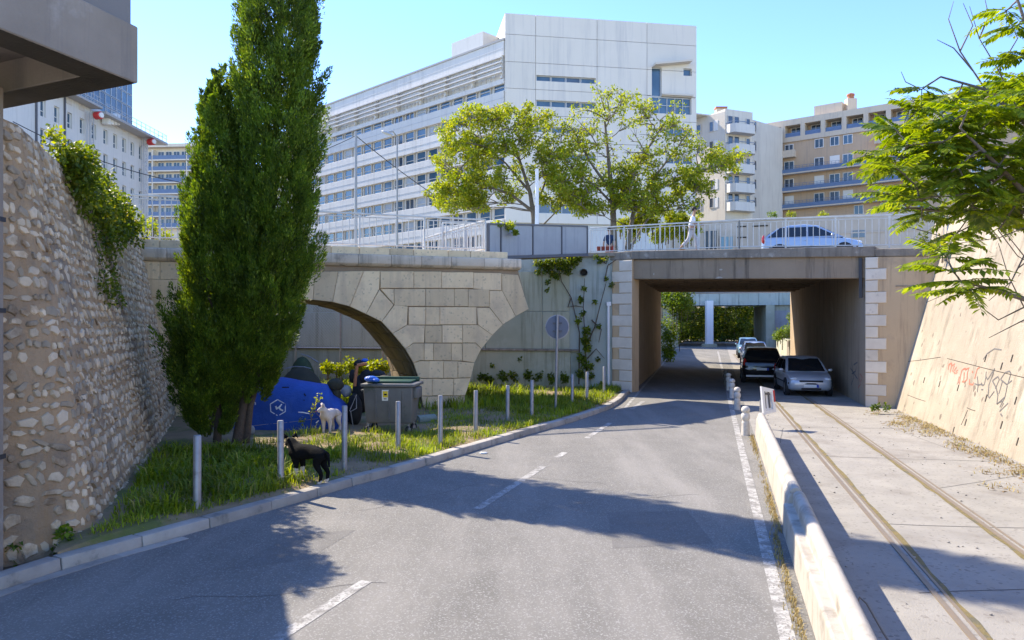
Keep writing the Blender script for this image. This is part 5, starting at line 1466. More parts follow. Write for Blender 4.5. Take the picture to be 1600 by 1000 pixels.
locust('wide airy locust tree with many bare upper twigs behind the underpass railing',
       [[(960, 398, 0), (958, 330, 0), (955, 290, 0), (950, 240, .2), (945, 190, .3)], [(958, 330, 0), (985, 285, .2), (1010, 235, .3), (1040, 190, .4)], [(978, 398, .1), (990, 330, .2), (1040, 285, 0), (1100, 265, -.2), (1150, 255, -.3)], [(955, 300, 0), (920, 250, .4), (895, 200, .5)], [(958, 320, 0), (930, 290, -.4), (890, 262, -.5)], [(990, 330, .2), (1020, 280, .5), (1055, 235, .6), (1080, 200, .7)], [(980, 395, .1), (1010, 345, .4), (1045, 310, .5)]],
       [(965, 165, 55, 22, 22, 27), (915, 205, 35, 35, 20, 24), (900, 245, 30, 30, 16, 40), (1010, 185, 55, 25, 18, 21), (1060, 225, 40, 30, 20, 36), (985, 230, 70, 30, 20, 6), (1125, 258, 42, 20, 18, 54), (940, 312, 55, 26, 36, 60), (1020, 312, 55, 28, 40, 66), (1080, 305, 30, 34, 24, 60), (900, 295, 35, 35, 22, 60), (1030, 265, 60, 22, 18, 42), (975, 275, 40, 20, 14, 42)], 36, 4, [.17, .12, .13, .08, .07, .08, .08])
def bush(label, spots, Y, n, L, w, mat='leaf_bush', name='bush', group=None, dy=.8, stem=True, seed=0, cat='bush'):
    rng = np.random.default_rng(seed + 50); rnd = random.Random(seed)
    lv = []; mb = MB(); c0 = None
    for px, py, r in spots:
        for k in range(3):
            c = P(px, py, Y + rnd.uniform(-dy, dy)) + Vector((rnd.uniform(-.4, .4), 0, rnd.uniform(-.4, .4))) * r
            lv.append(ball_leaves(c, (r * .8, r * .8, r * .7), n // 3, L, w, rng, .1))
            if stem: mb.tube([Vector((c.x * .999, c.y, c.z - r * 1.6)), c], [.03, .008], 5)
    b = P(spots[0][0], spots[0][1], Y); root = empty(name, (b.x, b.y, 0), label, cat, group)
    v, f = cat_arrays(lv); npmesh('foliage', v, f, mt[mat], root)
    if stem: tag(mb.build('stems', mt['bark2'], root), kind='stuff')
    return root
bush('green hedge of bushes behind the underpass railing under the locust tree', [(985, 365, .5), (1005, 352, .5), (1030, 365, .5), (1055, 358, .5), (1080, 350, .45), (1045, 340, .4), (1000, 335, .4), (970, 350, .4), (1070, 370, .4), (1015, 345, .5), (1040, 360, .5), (990, 350, .5), (1085, 362, .4), (1062, 342, .4)], 38, 800, .14, .04, 'leaf_loc', seed=1)
bush('leafy spray of green leaves hanging over the left end of the footbridge', [(777, 352, .22), (795, 352, .2), (768, 362, .15), (806, 362, .1)], 24.6, 160, .1, .032, 'leaf_loc', seed=2, dy=.2, stem=False)
bush('green shrub left of the road just beyond the underpass', [(1050, 465, 1.3), (1055, 480, 1.1), (1060, 462, 1.1), (1068, 475, .8), (1052, 505, 1.2), (1042, 530, .9), (1040, 470, 1), (1060, 475, .6), (1044, 552, .6)], 52, 800, .18, .05, seed=3)
bush('rounded bright shrub on the planter wall beyond the underpass', [(1228, 520, .8), (1238, 516, .7), (1218, 525, .5), (1240, 498, .5)], 58, 700, .15, .045, seed=4, dy=.4)
o = bush('dark green trees seen through the gap under the far overpass', [(x, y, 1.5) for x in range(1050, 1290, 16) for y in (470, 490, 508, 525)], 106, 420, .36, .12, 'leaf_ivy', 'far_trees', seed=5, dy=2.5, cat='trees')
for k, (px, lab) in enumerate(((1205, 'low yellow green plant on the street wall left of the passing car'), (1232, 'tuft of plants on the street wall above the rear of the car'), (1284, 'spiky orange plant on the street wall above the passing car'), (1090, 'small shrub on the street wall beside the walking person'))):
    bush(lab, [(px, 335, .25), (px + 7, 336, .2)], 50 - k * .3, 90, .16, .03, 'leaf_loc' if k else 'leaf_bush', 'plant', seed=10 + k, dy=.1, stem=False, cat='plant')
bush('yellowish plants rising behind the railing at the top of the rubble wall', [(225, 350, .3), (240, 358, .25), (252, 365, .25), (228, 375, .3), (262, 372, .2)], 21.5, 110, .12, .03, 'leaf_loc', 'plant', seed=20, dy=.4, cat='plant')

# creeper on top of the rubble wall
rng = np.random.default_rng(8); lv = []; mb = MB(); rnd = random.Random(9)
cr = empty('creeper', (-8.2, 15, 4.6), 'thick green creeper spilling over the top of the rubble wall', 'creeper')
def wall_at(y, t):
    s = (WB[0][1] - y) / (WB[0][1] - WB[1][1]) * WL[1]; return wall_fr(s, min(t, .985))
for k in range(92):
    y = rnd.uniform(11.6, 17.5); t = 1.04 - abs(rnd.gauss(0, .09)) * (1.6 if 12.4 < y < 15.5 else .8)
    p, a, u, n = wall_at(y, max(t, .6)); c = p + n * rnd.uniform(.02, .3) + Vector((0, 0, max(0, t - .985) * 5))
    lv.append(ball_leaves(c, (.24, .3, .26), 75, .1, .032, rng, .1))
for k in range(5):
    y = rnd.uniform(12.8, 15); pts = []
    for i in range(12):
        t = .95 - i * .032; p, a, u, n = wall_at(y + .05 * math.sin(i * 1.3 + k), t); pts.append(p + n * .07)
        if i > 2: lv.append(ball_leaves(p + n * .08, (.08, .1, .1), 10, .08, .026, rng, .1))
    mb.tube(pts, [.012 - .0007 * i for i in range(12)], 5)
v, f = cat_arrays(lv); npmesh('leaves', v, f, mt['leaf_ivy'], cr); mb.build('vines', mt['bark2'], cr)
lv = []
tw = empty('weeds', (-7.6, 13, 5.2), 'yellow flowering weeds standing up along the rubble wall top', 'weeds'); mb = MB()
for k in range(26):
    y = rnd.uniform(11.4, 19.5); p, a, u, n = wall_at(y, .98); p = p - n * rnd.uniform(0, .5); h = rnd.uniform(.25, .75)
    e = p + Vector((rnd.uniform(-.15, .2), rnd.uniform(-.1, .1), h)); mb.tube([p, p.lerp(e, .5) + Vector((.03, 0, 0)), e], [.01, .007, .004], 4)
    for q in (.45, .7, .9, 1.0): lv.append(ball_leaves(p.lerp(e, q), (.1, .1, .08), 14, .1, .03, rng, .1))
v, f = cat_arrays(lv); npmesh('leaves', v, f, mt['leaf_loc'], tw); tag(mb.build('stems', mt['bark2'], tw), kind='stuff')
# creepers on the old concrete wall
def ow_creeper(label, spots, stems, n, seed):
    rng = np.random.default_rng(seed); lv = []
    root = empty('creeper', OW.pt(OW.U(spots[0][0]), .1, 0), label, 'creeper')
    for px, py, r in spots:
        u, z = OW.uz(px, py); rm = r * 30.3 / F
        for k in range(max(1, int(r / 4))):
            c = OW.pt(u + rng.uniform(-.5, .5) * rm, .12 + rng.uniform(0, .18), z + rng.uniform(-.5, .5) * rm); lv.append(ball_leaves(c, (rm * .7, .13, rm * .7), int(n * r), .13, .045, rng, .1))
    mb = MB()
    for st in stems: mb.tube([OW.pt(OW.U(px), .09, OW.uz(px, py)[1]) for px, py in st], [lerp(.03, .01, i / (len(st) - 1)) for i in range(len(st))], 6)
    v, f = cat_arrays(lv); npmesh('leaves', v, f, mt['leaf_ivy'], root); mb.build('vines', mt['bark'], root)
ow_creeper('creeper hanging from the wall top under the grey footbridge', [(845, 412, 10), (860, 415, 14), (878, 410, 14), (895, 412, 12), (868, 428, 9), (858, 440, 6), (888, 425, 8), (903, 405, 8), (840, 425, 6), (858, 452, 4)], [[(905, 600), (906, 520), (893, 465), (878, 440), (872, 410)], [(893, 465), (888, 480), (900, 478), (912, 480)]], 6, 31)
ow_creeper('narrow column of creeper climbing the wall below the pipe outlet', [(912, 450, 5), (910, 470, 7), (914, 490, 5), (908, 500, 7), (916, 515, 8), (912, 530, 9), (918, 545, 8), (910, 558, 9), (920, 570, 9), (908, 580, 8), (925, 585, 7), (934, 560, 4), (938, 510, 4), (930, 470, 3)], [[(918, 600), (915, 540), (912, 480), (914, 435)], [(915, 545), (930, 510), (940, 470), (948, 440)], [(918, 560), (932, 545), (945, 560)], [(925, 500), (940, 515), (936, 535)]], 7, 32)
ow_creeper('sprig of yellowing creeper at the corner of the underpass bridge', [(938, 410, 6), (948, 407, 5), (932, 402, 4), (956, 445, 4), (950, 435, 3)], [[(945, 440), (950, 415), (975, 398)], [(948, 412), (930, 403)]], 6, 33)
ow_creeper('dark ivy along the foot of the old concrete wall', [(765, 590, 8), (785, 585, 9), (805, 588, 9), (825, 584, 9), (845, 588, 9), (865, 590, 8), (885, 588, 8), (770, 570, 4), (815, 560, 4), (752, 590, 7), (940, 600, 7)], [[(815, 590), (814, 555)]], 9, 34)
bush('leafy weeds growing behind the arch beside the chain link fence', [(548, 572, .35), (565, 576, .3), (585, 574, .35), (600, 572, .3), (530, 575, .3), (515, 578, .3)], 28.3, 260, .13, .05, 'leaf_loc', 'weeds', seed=40, dy=.4, cat='weeds')
# chain-link fence behind the arch
cf = empty('chain_link_fence', (-6, 29.2, 0), 'rusty chain link fence seen through the left arch', 'fence')
FNC = Fr((-10.5, 30.6), (-2.2, 28.6))
for px in (462, 532, 598):
    mb = MB(); u = FNC.U(px); mb.tube([FNC.pt(u, 0, 0), FNC.pt(u, 0, 3.6)], .04, 8); mb.build('fence_post', mt['galv'], cf)
for z in (1.75, 3.55):
    mb = MB(); mb.tube([FNC.pt(0, 0, z), FNC.pt(FNC.len, 0, z)], .025, 6); mb.build('fence_rail', mt['galv'], cf)
mb = MB(); n = int(FNC.len / .12)
for k in range(-16, n):
    for sgn in (1, -1):
        a0, b0 = k * .12, k * .12 + 1.8
        za, zb2 = (1.75, 3.55) if sgn > 0 else (3.55, 1.75)
        if a0 < 0: za += (0 - a0) * (1 if sgn > 0 else -1); a0 = 0
        if b0 > FNC.len: zb2 -= (b0 - FNC.len) * (1 if sgn > 0 else -1); b0 = FNC.len
        if b0 - a0 > .05: mb.tube([FNC.pt(a0, .002 * sgn, za), FNC.pt(b0, .002 * sgn, zb2)], .006, 3)
o = mb.build('wire_mesh', mt['polegrey'], cf, smooth=0); o['kind'] = 'stuff'

# ---- tree with long feathered leaves hanging over the sloped wall
def pinnate(base, d, L, rnd, lv, stalks, nl=9):
    base = Vector(base); d = Vector(d).normalized(); side = d.cross(Vector((0, 0, 1)))
    side = side.normalized() if side.length > .05 else Vector((1, 0, 0)); nrm = side.cross(d).normalized()
    nrm = (nrm + Vector((rnd.uniform(-.4, .4), rnd.uniform(-.4, .4), rnd.uniform(0, .3)))).normalized(); side = d.cross(nrm).normalized()
    pts = []
    for i in range(7):
        t = i / 6; pts.append(base + d * L * t - Vector((0, 0, 1)) * L * .22 * t * t)
    stalks.tube(pts, [.006, .006, .005, .005, .004, .003, .002], 4)
    cs, ds, ns, Ls = [], [], [], []
    for i in range(nl):
        t = .16 + .84 * i / nl; k = min(int(t * 6), 5); q = pts[k].lerp(pts[k + 1], t * 6 - k); tg = (pts[k + 1] - pts[k]).normalized()
        for s in (1, -1):
            ld = (side * s + tg * .55 + nrm * rnd.uniform(-.25, .1) + Vector((0, 0, -.28))).normalized()
            cs.append(q); ds.append(ld); ns.append(nrm + Vector((rnd.uniform(-.3, .3), rnd.uniform(-.3, .3), 0))); Ls.append(0.17 * (1 - .35 * abs(t - .45)) * rnd.uniform(.85, 1.15) * (L / .6) ** .5)
    cs.append(pts[-1]); ds.append(pts[-1] - pts[-2]); ns.append(nrm); Ls.append(.1)
    Ls = np.array(Ls)
    lv.append(leaf_arrays([tuple(c) for c in cs], [tuple(q) for q in ds], [tuple(q) for q in ns], Ls, Ls * .215, .15))
def feather_tree(name, label, limbs, tips, bare, seed, leafn=(5, 7), LL=(.38, .6)):
    rnd = random.Random(seed); root = empty(name, P(*limbs[0][0]), label, 'tree')
    mb = MB(); nodes = []; st = MB(); lv = []
    for lb in limbs:
        pts = [P(*q) for q in lb]; n = len(pts)
        mb.tube(pts, [lerp(.05, .014, i / (n - 1)) for i in range(n)], 8)
        for a, b in zip(pts, pts[1:]): nodes += [a.lerp(b, k / 6) for k in range(7)]
    for px, py, Y in tips:
        c = P(px, py, Y); nb = min(nodes, key=lambda q: (q - c).length + .3 * abs(q.z - c.z)); pts = curve(nb, c, rnd, 5, .06, .1)
        mb.tube(pts, [.016, .014, .012, .011, .01, .008], 6); nodes += pts[2:5]
        ax = (pts[-1] - pts[-3]).normalized()
        for k in range(rnd.randint(*leafn)):
            t = k * 2.4 + rnd.uniform(-.4, .4); e = Vector((math.cos(t), math.sin(t), rnd.uniform(-.25, .55))) + ax * .35
            b = pts[-1].lerp(pts[-2], rnd.uniform(0, .9)); pinnate(b, e, rnd.uniform(*LL), rnd, lv, st, rnd.randint(8, 12))
    for lb in bare:
        pts = [P(*q) for q in lb]; mb.tube(pts, [lerp(.013, .004, i / (len(pts) - 1)) for i in range(len(pts))], 6)
    v, f = cat_arrays(lv)
    tag(mb.build('branches', mt['bark2'], root, smooth=60), kind='stuff'); npmesh('leaves', v, f, mt['leaf_ail'], root); tag(st.build('leaf_stalks', mt['leaf_bush'], root), kind='stuff')
    return root
rnd = random.Random(21)
tips = []
for k in range(92):
    while True:
        x = rnd.uniform(1395, 1640); y = rnd.uniform(120, 375)
        # a wedge-shaped mass, upper edge climbing to the right
        top = interp(x, [1360, 1400, 1450, 1500, 1540, 1600, 1640], [235, 170, 130, 150, 110, 20, 0]); bot = interp(x, [1360, 1400, 1450, 1500, 1560, 1600, 1640], [325, 345, 350, 385, 380, 360, 350])
        if top < y < bot: break
    tips.append((x, y, rnd.uniform(10.2, 12.6)))
tips += [(1372, 240, 11.5), (1384, 300, 11.3), (1400, 250, 11), (1412, 195, 11.5), (1440, 140, 11.4), (1590, 40, 10.5), (1600, 90, 10.3), (1570, 20, 10.8), (1610, 140, 10.3), (1585, 170, 10.4), (1440, 340, 11)]
feather_tree('overhanging_tree', 'tree with long feathered leaves overhanging the sloped wall from the right',
    [[(1760, 420, 10.8), (1640, 330, 11), (1540, 290, 11.2), (1460, 260, 11.3), (1390, 240, 11.4)], [(1760, 420, 10.8), (1660, 290, 10.9), (1600, 190, 11), (1540, 140, 11.2), (1470, 120, 11.4)], [(1640, 330, 11), (1560, 330, 11.6), (1480, 330, 11.8), (1420, 325, 11.6)], [(1660, 290, 10.9), (1640, 160, 10.6), (1610, 60, 10.5), (1580, -30, 10.5)], [(1720, 400, 10.9), (1600, 300, 10.6), (1540, 240, 10.4), (1500, 200, 10.3)]],
    tips, [[(1540, 140, 11.2), (1500, 80, 11.2), (1482, 30, 11.2), (1490, 2, 11.3)], [(1520, 110, 11.2), (1490, 75, 11.1), (1464, 62, 11.1)], [(1600, 190, 11), (1560, 110, 11), (1530, 60, 11), (1515, 10, 11)], [(1530, 60, 11), (1545, 25, 11), (1538, -5, 11)], [(1470, 120, 11.4), (1440, 140, 11.5), (1415, 128, 11.5), (1408, 112, 11.5)], [(1560, 110, 11), (1590, 60, 11.1), (1570, 15, 11.1)], [(1500, 80, 11.2), (1520, 40, 11.2), (1505, 5, 11.2)], [(1560, 330, 11.6), (1480, 372, 12), (1440, 360, 12), (1400, 350, 12)], [(1600, 300, 10.6), (1560, 360, 11), (1590, 400, 11), (1640, 430, 11)]], 5)
feather_tree('hanging_branch', 'low branch with long feathered leaves hanging in front of the sloped wall',
    [[(1760, 520, 10.2), (1640, 480, 10.2), (1560, 455, 10.1), (1505, 440, 10)]],
    [(1500, 440, 10), (1490, 425, 10), (1515, 455, 10.1), (1480, 400, 10.2), (1530, 450, 10.2)],
    [[(1760, 300, 10.4), (1640, 340, 10.5), (1560, 372, 10.6), (1475, 383, 10.8)], [(1700, 500, 10.4), (1600, 480, 10.4), (1575, 430, 10.5), (1560, 380, 10.5)], [(1640, 480, 10.2), (1590, 505, 10.2), (1545, 528, 10.1)], [(1680, 430, 10.4), (1600, 400, 10.5), (1560, 350, 10.6)], [(1600, 480, 10.4), (1560, 500, 10.4), (1520, 470, 10.5)], [(1640, 380, 10.5), (1590, 420, 10.5), (1570, 460, 10.5)], [(1600, 400, 10.5), (1580, 440, 10.4), (1545, 470, 10.4)]], 6, (5, 6), (.5, .72))
bush('dry tangle of weeds where the wing wall meets the sloped wall top', [(1455, 385, .22), (1468, 375, .25), (1445, 372, .2), (1476, 395, .18)], 22.6, 90, .1, .025, 'leaf_ivy', 'weeds', seed=41, dy=.2, cat='weeds')


# ---------------------------------------------------------------- cars
def car(name, label, loc, rz, L, Wd, H, paint, kind='hatch', lights='front', group='cars'):
    root = empty(name, loc, label, 'car', group, rz)
    k = H / 1.45; hw = Wd / 2; blt = .9 * k
    st = [(-.5, .8, .4, .74), (-.488, .9, .3, .88), (-.455, .97, .24, .94), (-.33, 1, .19, .95), (-.1, 1, .18, .93), (.12, 1, .18, .91), (.26, .99, .19, .89), (.36, .975, .2, .83), (.43, .93, .22, .76), (.475, .86, .26, .69), (.495, .74, .32, .6), (.5, .66, .38, .54)]
    mb = MB(); n = 13
    for xf, w, zb, zt_ in st:
        w *= hw; zb *= k; zt_ *= k; x = xf * L; zm = lerp(zb, zt_, .55)
        half = [(0, zb), (w * .82, zb), (w * .95, zb + .06), (w, lerp(zb, zm, .7)), (w * .995, zm + .02), (w * .95, zt_ - .04), (w * .8, zt_ + .0), (0, zt_ + .025)]
        ring = half + [(-y, z) for y, z in half[-2:0:-1]]
        n = len(ring); mb.v += [(x, y, z) for y, z in ring]
    for i in range(len(st) - 1):
        for j in range(n):
            q = (j + 1) % n; mb.f.append((i * n + j, i * n + q, (i + 1) * n + q, (i + 1) * n + j)); mb.m.append(0)
    for e in (0, (len(st) - 1) * n): mb.f.append(tuple(e + j for j in range(n))); mb.m.append(0)
    body = mb.build('body', mt[paint], root, smooth=38, local=True)
    # greenhouse outline seen from the side
    if kind == 'mpv': ol = [(.33, blt), (.18, blt + .33 * k), (.07, H - .05), (-.08, H), (-.36, H - .03), (-.445, H - .12), (-.485, blt + .03)]
    elif kind == 'round': ol = [(.31, blt - .02), (.18, blt + .25 * k), (.07, H - .075), (-.07, H), (-.22, H - .03), (-.34, H - .16), (-.42, blt + .2 * k), (-.475, blt)]
    else: ol = [(.27, blt - .02), (.15, blt + .3 * k), (.05, H - .045), (-.06, H), (-.28, H - .025), (-.38, H - .12), (-.43, blt + .22 * k), (-.475, blt + .02)]
    def wz(z): return hw * lerp(.93, .72, max(0, min(1, (z - blt) / (H - blt))) ** 1.1)
    mb = MB(); m = len(ol); ys = (-1, -.9, -.45, 0, .45, .9, 1)
    for x, z in ol:
        for y in ys: mb.v.append((x * L, y * wz(z), z + (.02 * (1 - y * y) if z > H - .2 else 0) - (.02 if abs(y) == 1 and z > blt + .05 else 0)))
    w_ = len(ys)
    for i in range(m - 1):
        for j in range(w_ - 1): mb.f.append((i * w_ + j, i * w_ + j + 1, (i + 1) * w_ + j + 1, (i + 1) * w_ + j)); mb.m.append(0)
    for j in (0, w_ - 1): mb.f.append(tuple(i * w_ + j for i in range(m))); mb.m.append(0)
    mb.f.append(tuple([j for j in range(w_)] + [(m - 1) * w_ + j for j in range(w_ - 1, -1, -1)])); mb.m.append(0)
    mb.build('cabin', mt[paint], root, smooth=45, local=True)
    def lift(poly, nrm, d=.006): return [Vector(p) + Vector(nrm) * d for p in poly]
    def glass(nm, poly, nrm, th=.004):
        g = MB(); g.prism(lift(poly, nrm, .012), Vector(nrm) * -th); g.build(nm, mt['carglass'], root, smooth=0, local=True)
    # windscreen and rear window follow the outline
    def span(i0, i1, f0, f1):
        a, b = Vector((ol[i0][0] * L, 0, ol[i0][1])), Vector((ol[i1][0] * L, 0, ol[i1][1])); p, q = a.lerp(b, f0), a.lerp(b, f1)
        d = (b - a).normalized(); nr = Vector((-d.z, 0, d.x)); nr = nr if nr.x * (1 if a.x > 0 else -1) > 0 or nr.z > 0 else -nr
        if (a.x < 0) == (nr.x > 0): nr = -nr
        wa, wb_ = wz(p.z) * .88, wz(q.z) * .88
        nz = nr
        return [(p.x, -wa, p.z), (p.x, wa, p.z), (q.x, wb_, q.z), (q.x, -wb_, q.z)], nz
    pa_, na = span(0, 1, .12, 1.0); glass('windscreen', pa_, na); pa_, na = span(1, 2, .0, .86); glass('windscreen', pa_, na)
    r = m - 1
    pa_, na = span(r, r - 1, .16, 1.0); glass('rear_window', pa_, na); pa_, na = span(r - 1, r - 2, .0, .75); glass('rear_window', pa_, na)
    for s in (-1, 1):
        zl, zh = blt + .045, H - .12 * k; yl, yh = s * (wz(zl) + .004), s * (wz(zh) + .0)
        nrm = Vector((0, s, .35)).normalized()
        xa = ol[1][0] * L + .1
        for x0, x1, t0, t1 in ((-.03 * L, xa + .12, -.03 * L, .045 * L), (-.24 * L, -.05 * L, -.235 * L, -.05 * L), (-.43 * L, -.26 * L, -.31 * L, -.255 * L)):
            glass('side_window', [(x0, yl, zl), (x1, yl, zl), (t1, yh, zh), (t0, yh, zh)], nrm)
        q = MB(); q.ell((.2 * L, s * (hw + .07), blt + .06), (.06, .09, .06), 8, 6); q.build('mirror', mt[paint if paint != 'carblack' else 'trim'], root, local=True)
        q = MB(); q.box(-.42 * L, .33 * L, s * hw * 1.0 - .008, s * hw * 1.0 + .008, .5 * k, .54 * k); q.build('side_trim', mt['trim'], root, local=True, smooth=0)
        for x in (-.06 * L, -.25 * L):
            q = MB(); q.box(x - .07, x + .05, s * hw * .985 - .02, s * hw * .985 + .03, .78 * k, .805 * k); q.build('door_handle', mt[paint], root, local=True, bevel=.005)
    for x in (-.315 * L, .315 * L):
        for s in (-1, 1):
            q = MB(); q.disc((x, s * (hw - .07), .32), (0, 1, 0), .36, .15, 24); q.build('wheel_arch', mt['trim'], root, local=True)
            q = MB(); y = s * (hw - .085)
            q.tube([(x, y - .1, .3), (x, y - .085, .3), (x, y + .085, .3), (x, y + .1, .3)], [.27, .3, .3, .27], 24); wh = q.build('wheel', mt['rubber'], root, local=True)
            q = MB(); q.disc((x, y + s * .097, .3), (0, 1, 0), .185, .02, 16); q.build('rim', mt['rim'], wh, local=True)
    f = L / 2
    for s in (-1, 1):
        q = MB(); q.ell((f * .905, s * hw * .69, .665 * k), (.13, .165, .075), 12, 8, rot=Matrix.Rotation(-s * .35, 3, 'Z')); q.build('headlight', mt['lamp'], root, local=True)
        q = MB(); q.ell((-f * .94, s * hw * .86, .86 * k), (.09, .085, .2), 10, 8); q.build('tail_light', mt['tail'], root, local=True)
    q = MB(); q.box(f * .925, f * 1.003, -hw * .5, hw * .5, .56 * k, .63 * k); q.build('grille', mt['trim'], root, local=True, bevel=.01)
    q = MB(); q.box(f * .93, f * 1.006, -hw * .42, hw * .42, .27 * k, .34 * k); q.build('air_intake', mt['trim'], root, local=True, bevel=.015)
    q = MB(); q.tube([(f * .86, -hw * .93, .5 * k), (f * .955, -hw * .72, .5 * k), (f * 1.002, 0, .5 * k), (f * .955, hw * .72, .5 * k), (f * .86, hw * .93, .5 * k)], .035, 6); q.build('bumper_strip', mt['trim'], root, local=True)
    for xx, sgn in ((f * 1.012, 1), (-f * 1.004, -1)):
        zc = .42 * k if sgn > 0 else .6 * k
        q = MB(); q.box(xx - .006, xx + .006, -.26, .26, zc - .055, zc + .055); q.box(xx - .007, xx + .007, sgn * .22 - .04, sgn * .22 + .04, zc - .056, zc + .056, 1); q.build('number_plate', [mt['platew'], mt['plateb']], root, local=True, smooth=0)
    q = MB(); q.box(-f * 1.006, -f * .93, -hw * .8, hw * .8, .28 * k, .36 * k); q.build('rear_bumper_strip', mt['lamp'] if lights == 'rear' else mt['trim'], root, local=True, bevel=.01)
    return root
hd = math.atan2(RD.y, RD.x)
g = Vector((11.02, 27.4, 0)); c = g + rd2 * 1.95
car('hatchback_car', 'silver hatchback facing us parked on the track beside the right tunnel wall', (c.x, c.y, 0), hd + math.pi + .06, 3.9, 1.66, 1.43, 'silver')
g = Vector((11.35, 33.2, 0)); c = g + rd2 * 2.1
bc = car('estate_car', 'black people carrier with red tail lights parked behind the silver hatchback', (c.x, c.y, 0), hd - .02, 4.25, 1.78, 1.62, 'carblack', 'mpv', 'rear')
for s in (-1, 1):      # bright reversing lamps low on the tail
    q = MB(); q.ell((-2.1, s * .56, .68), (.05, .2, .055), 10, 6); q.build('reversing_lamp', mt['lamp'], bc, local=True)
g = Vector((15.6, 47, 0)); c = g + rd2 * 2
car('hatchback_car', 'pale blue car with its windscreen shining, behind the black people carrier', (c.x, c.y, 0), hd + math.pi, 4.0, 1.72, 1.5, 'carblue')
g = Vector((19.0, 59, 0)); c = g + rd2 * 2
car('hatchback_car', 'teal car farthest along the row beyond the underpass', (c.x, c.y, 0), hd + math.pi, 4.0, 1.72, 1.5, 'cartq')
c = P(1266, 503, 30.4)
car('hatchback_car', 'pale blue white hatchback driving over the underpass behind the railing', (c.x, c.y, 5.3), -.33, 3.85, 1.66, 1.47, 'carblue', 'round')

# ---------------------------------------------------------------- people and dogs
def skin(name, vr, edges, mat, parent, root=0, lv=2):
    me = bpy.data.meshes.new(name); me.from_pydata([v[0] for v in vr], edges, [])
    me.materials.append(mat)
    o = bpy.data.objects.new(name, me); COL.objects.link(o); o.parent = parent
    sk = o.modifiers.new('skin', 'SKIN'); sk.use_smooth_shade = True
    for i, v in enumerate(vr):
        r = v[1]; me.skin_vertices[0].data[i].radius = (r, r) if not hasattr(r, '__len__') else r
        me.skin_vertices[0].data[i].use_root = i == root
    sb = o.modifiers.new('sub', 'SUBSURF'); sb.levels = lv; sb.render_levels = lv
    return o
def fingers(mb, w, d, side, curl=.35):
    """five bent fingers and a palm; w wrist, d hand direction, side thumb side"""
    d = Vector(d).normalized(); s = Vector(side); s = (s - d * s.dot(d)).normalized(); n = d.cross(s)
    mb.tube([w, w + d * .045, w + d * .095], [.026, .036, .034], 8)
    for i, (o, l) in enumerate(((.027, .07), (.009, .08), (-.009, .075), (-.026, .058))):
        b = w + d * .09 + s * o; m = b + d * l * .55 + n * l * curl * .3; mb.tube([b, m, m + d * l * .45 + n * l * curl * .6], [.0095, .009, .006], 6)
    b = w + d * .025 + s * .03; mb.tube([b, b + d * .03 + s * .03, b + d * .062 + s * .034 + n * .01], [.012, .011, .007], 6)
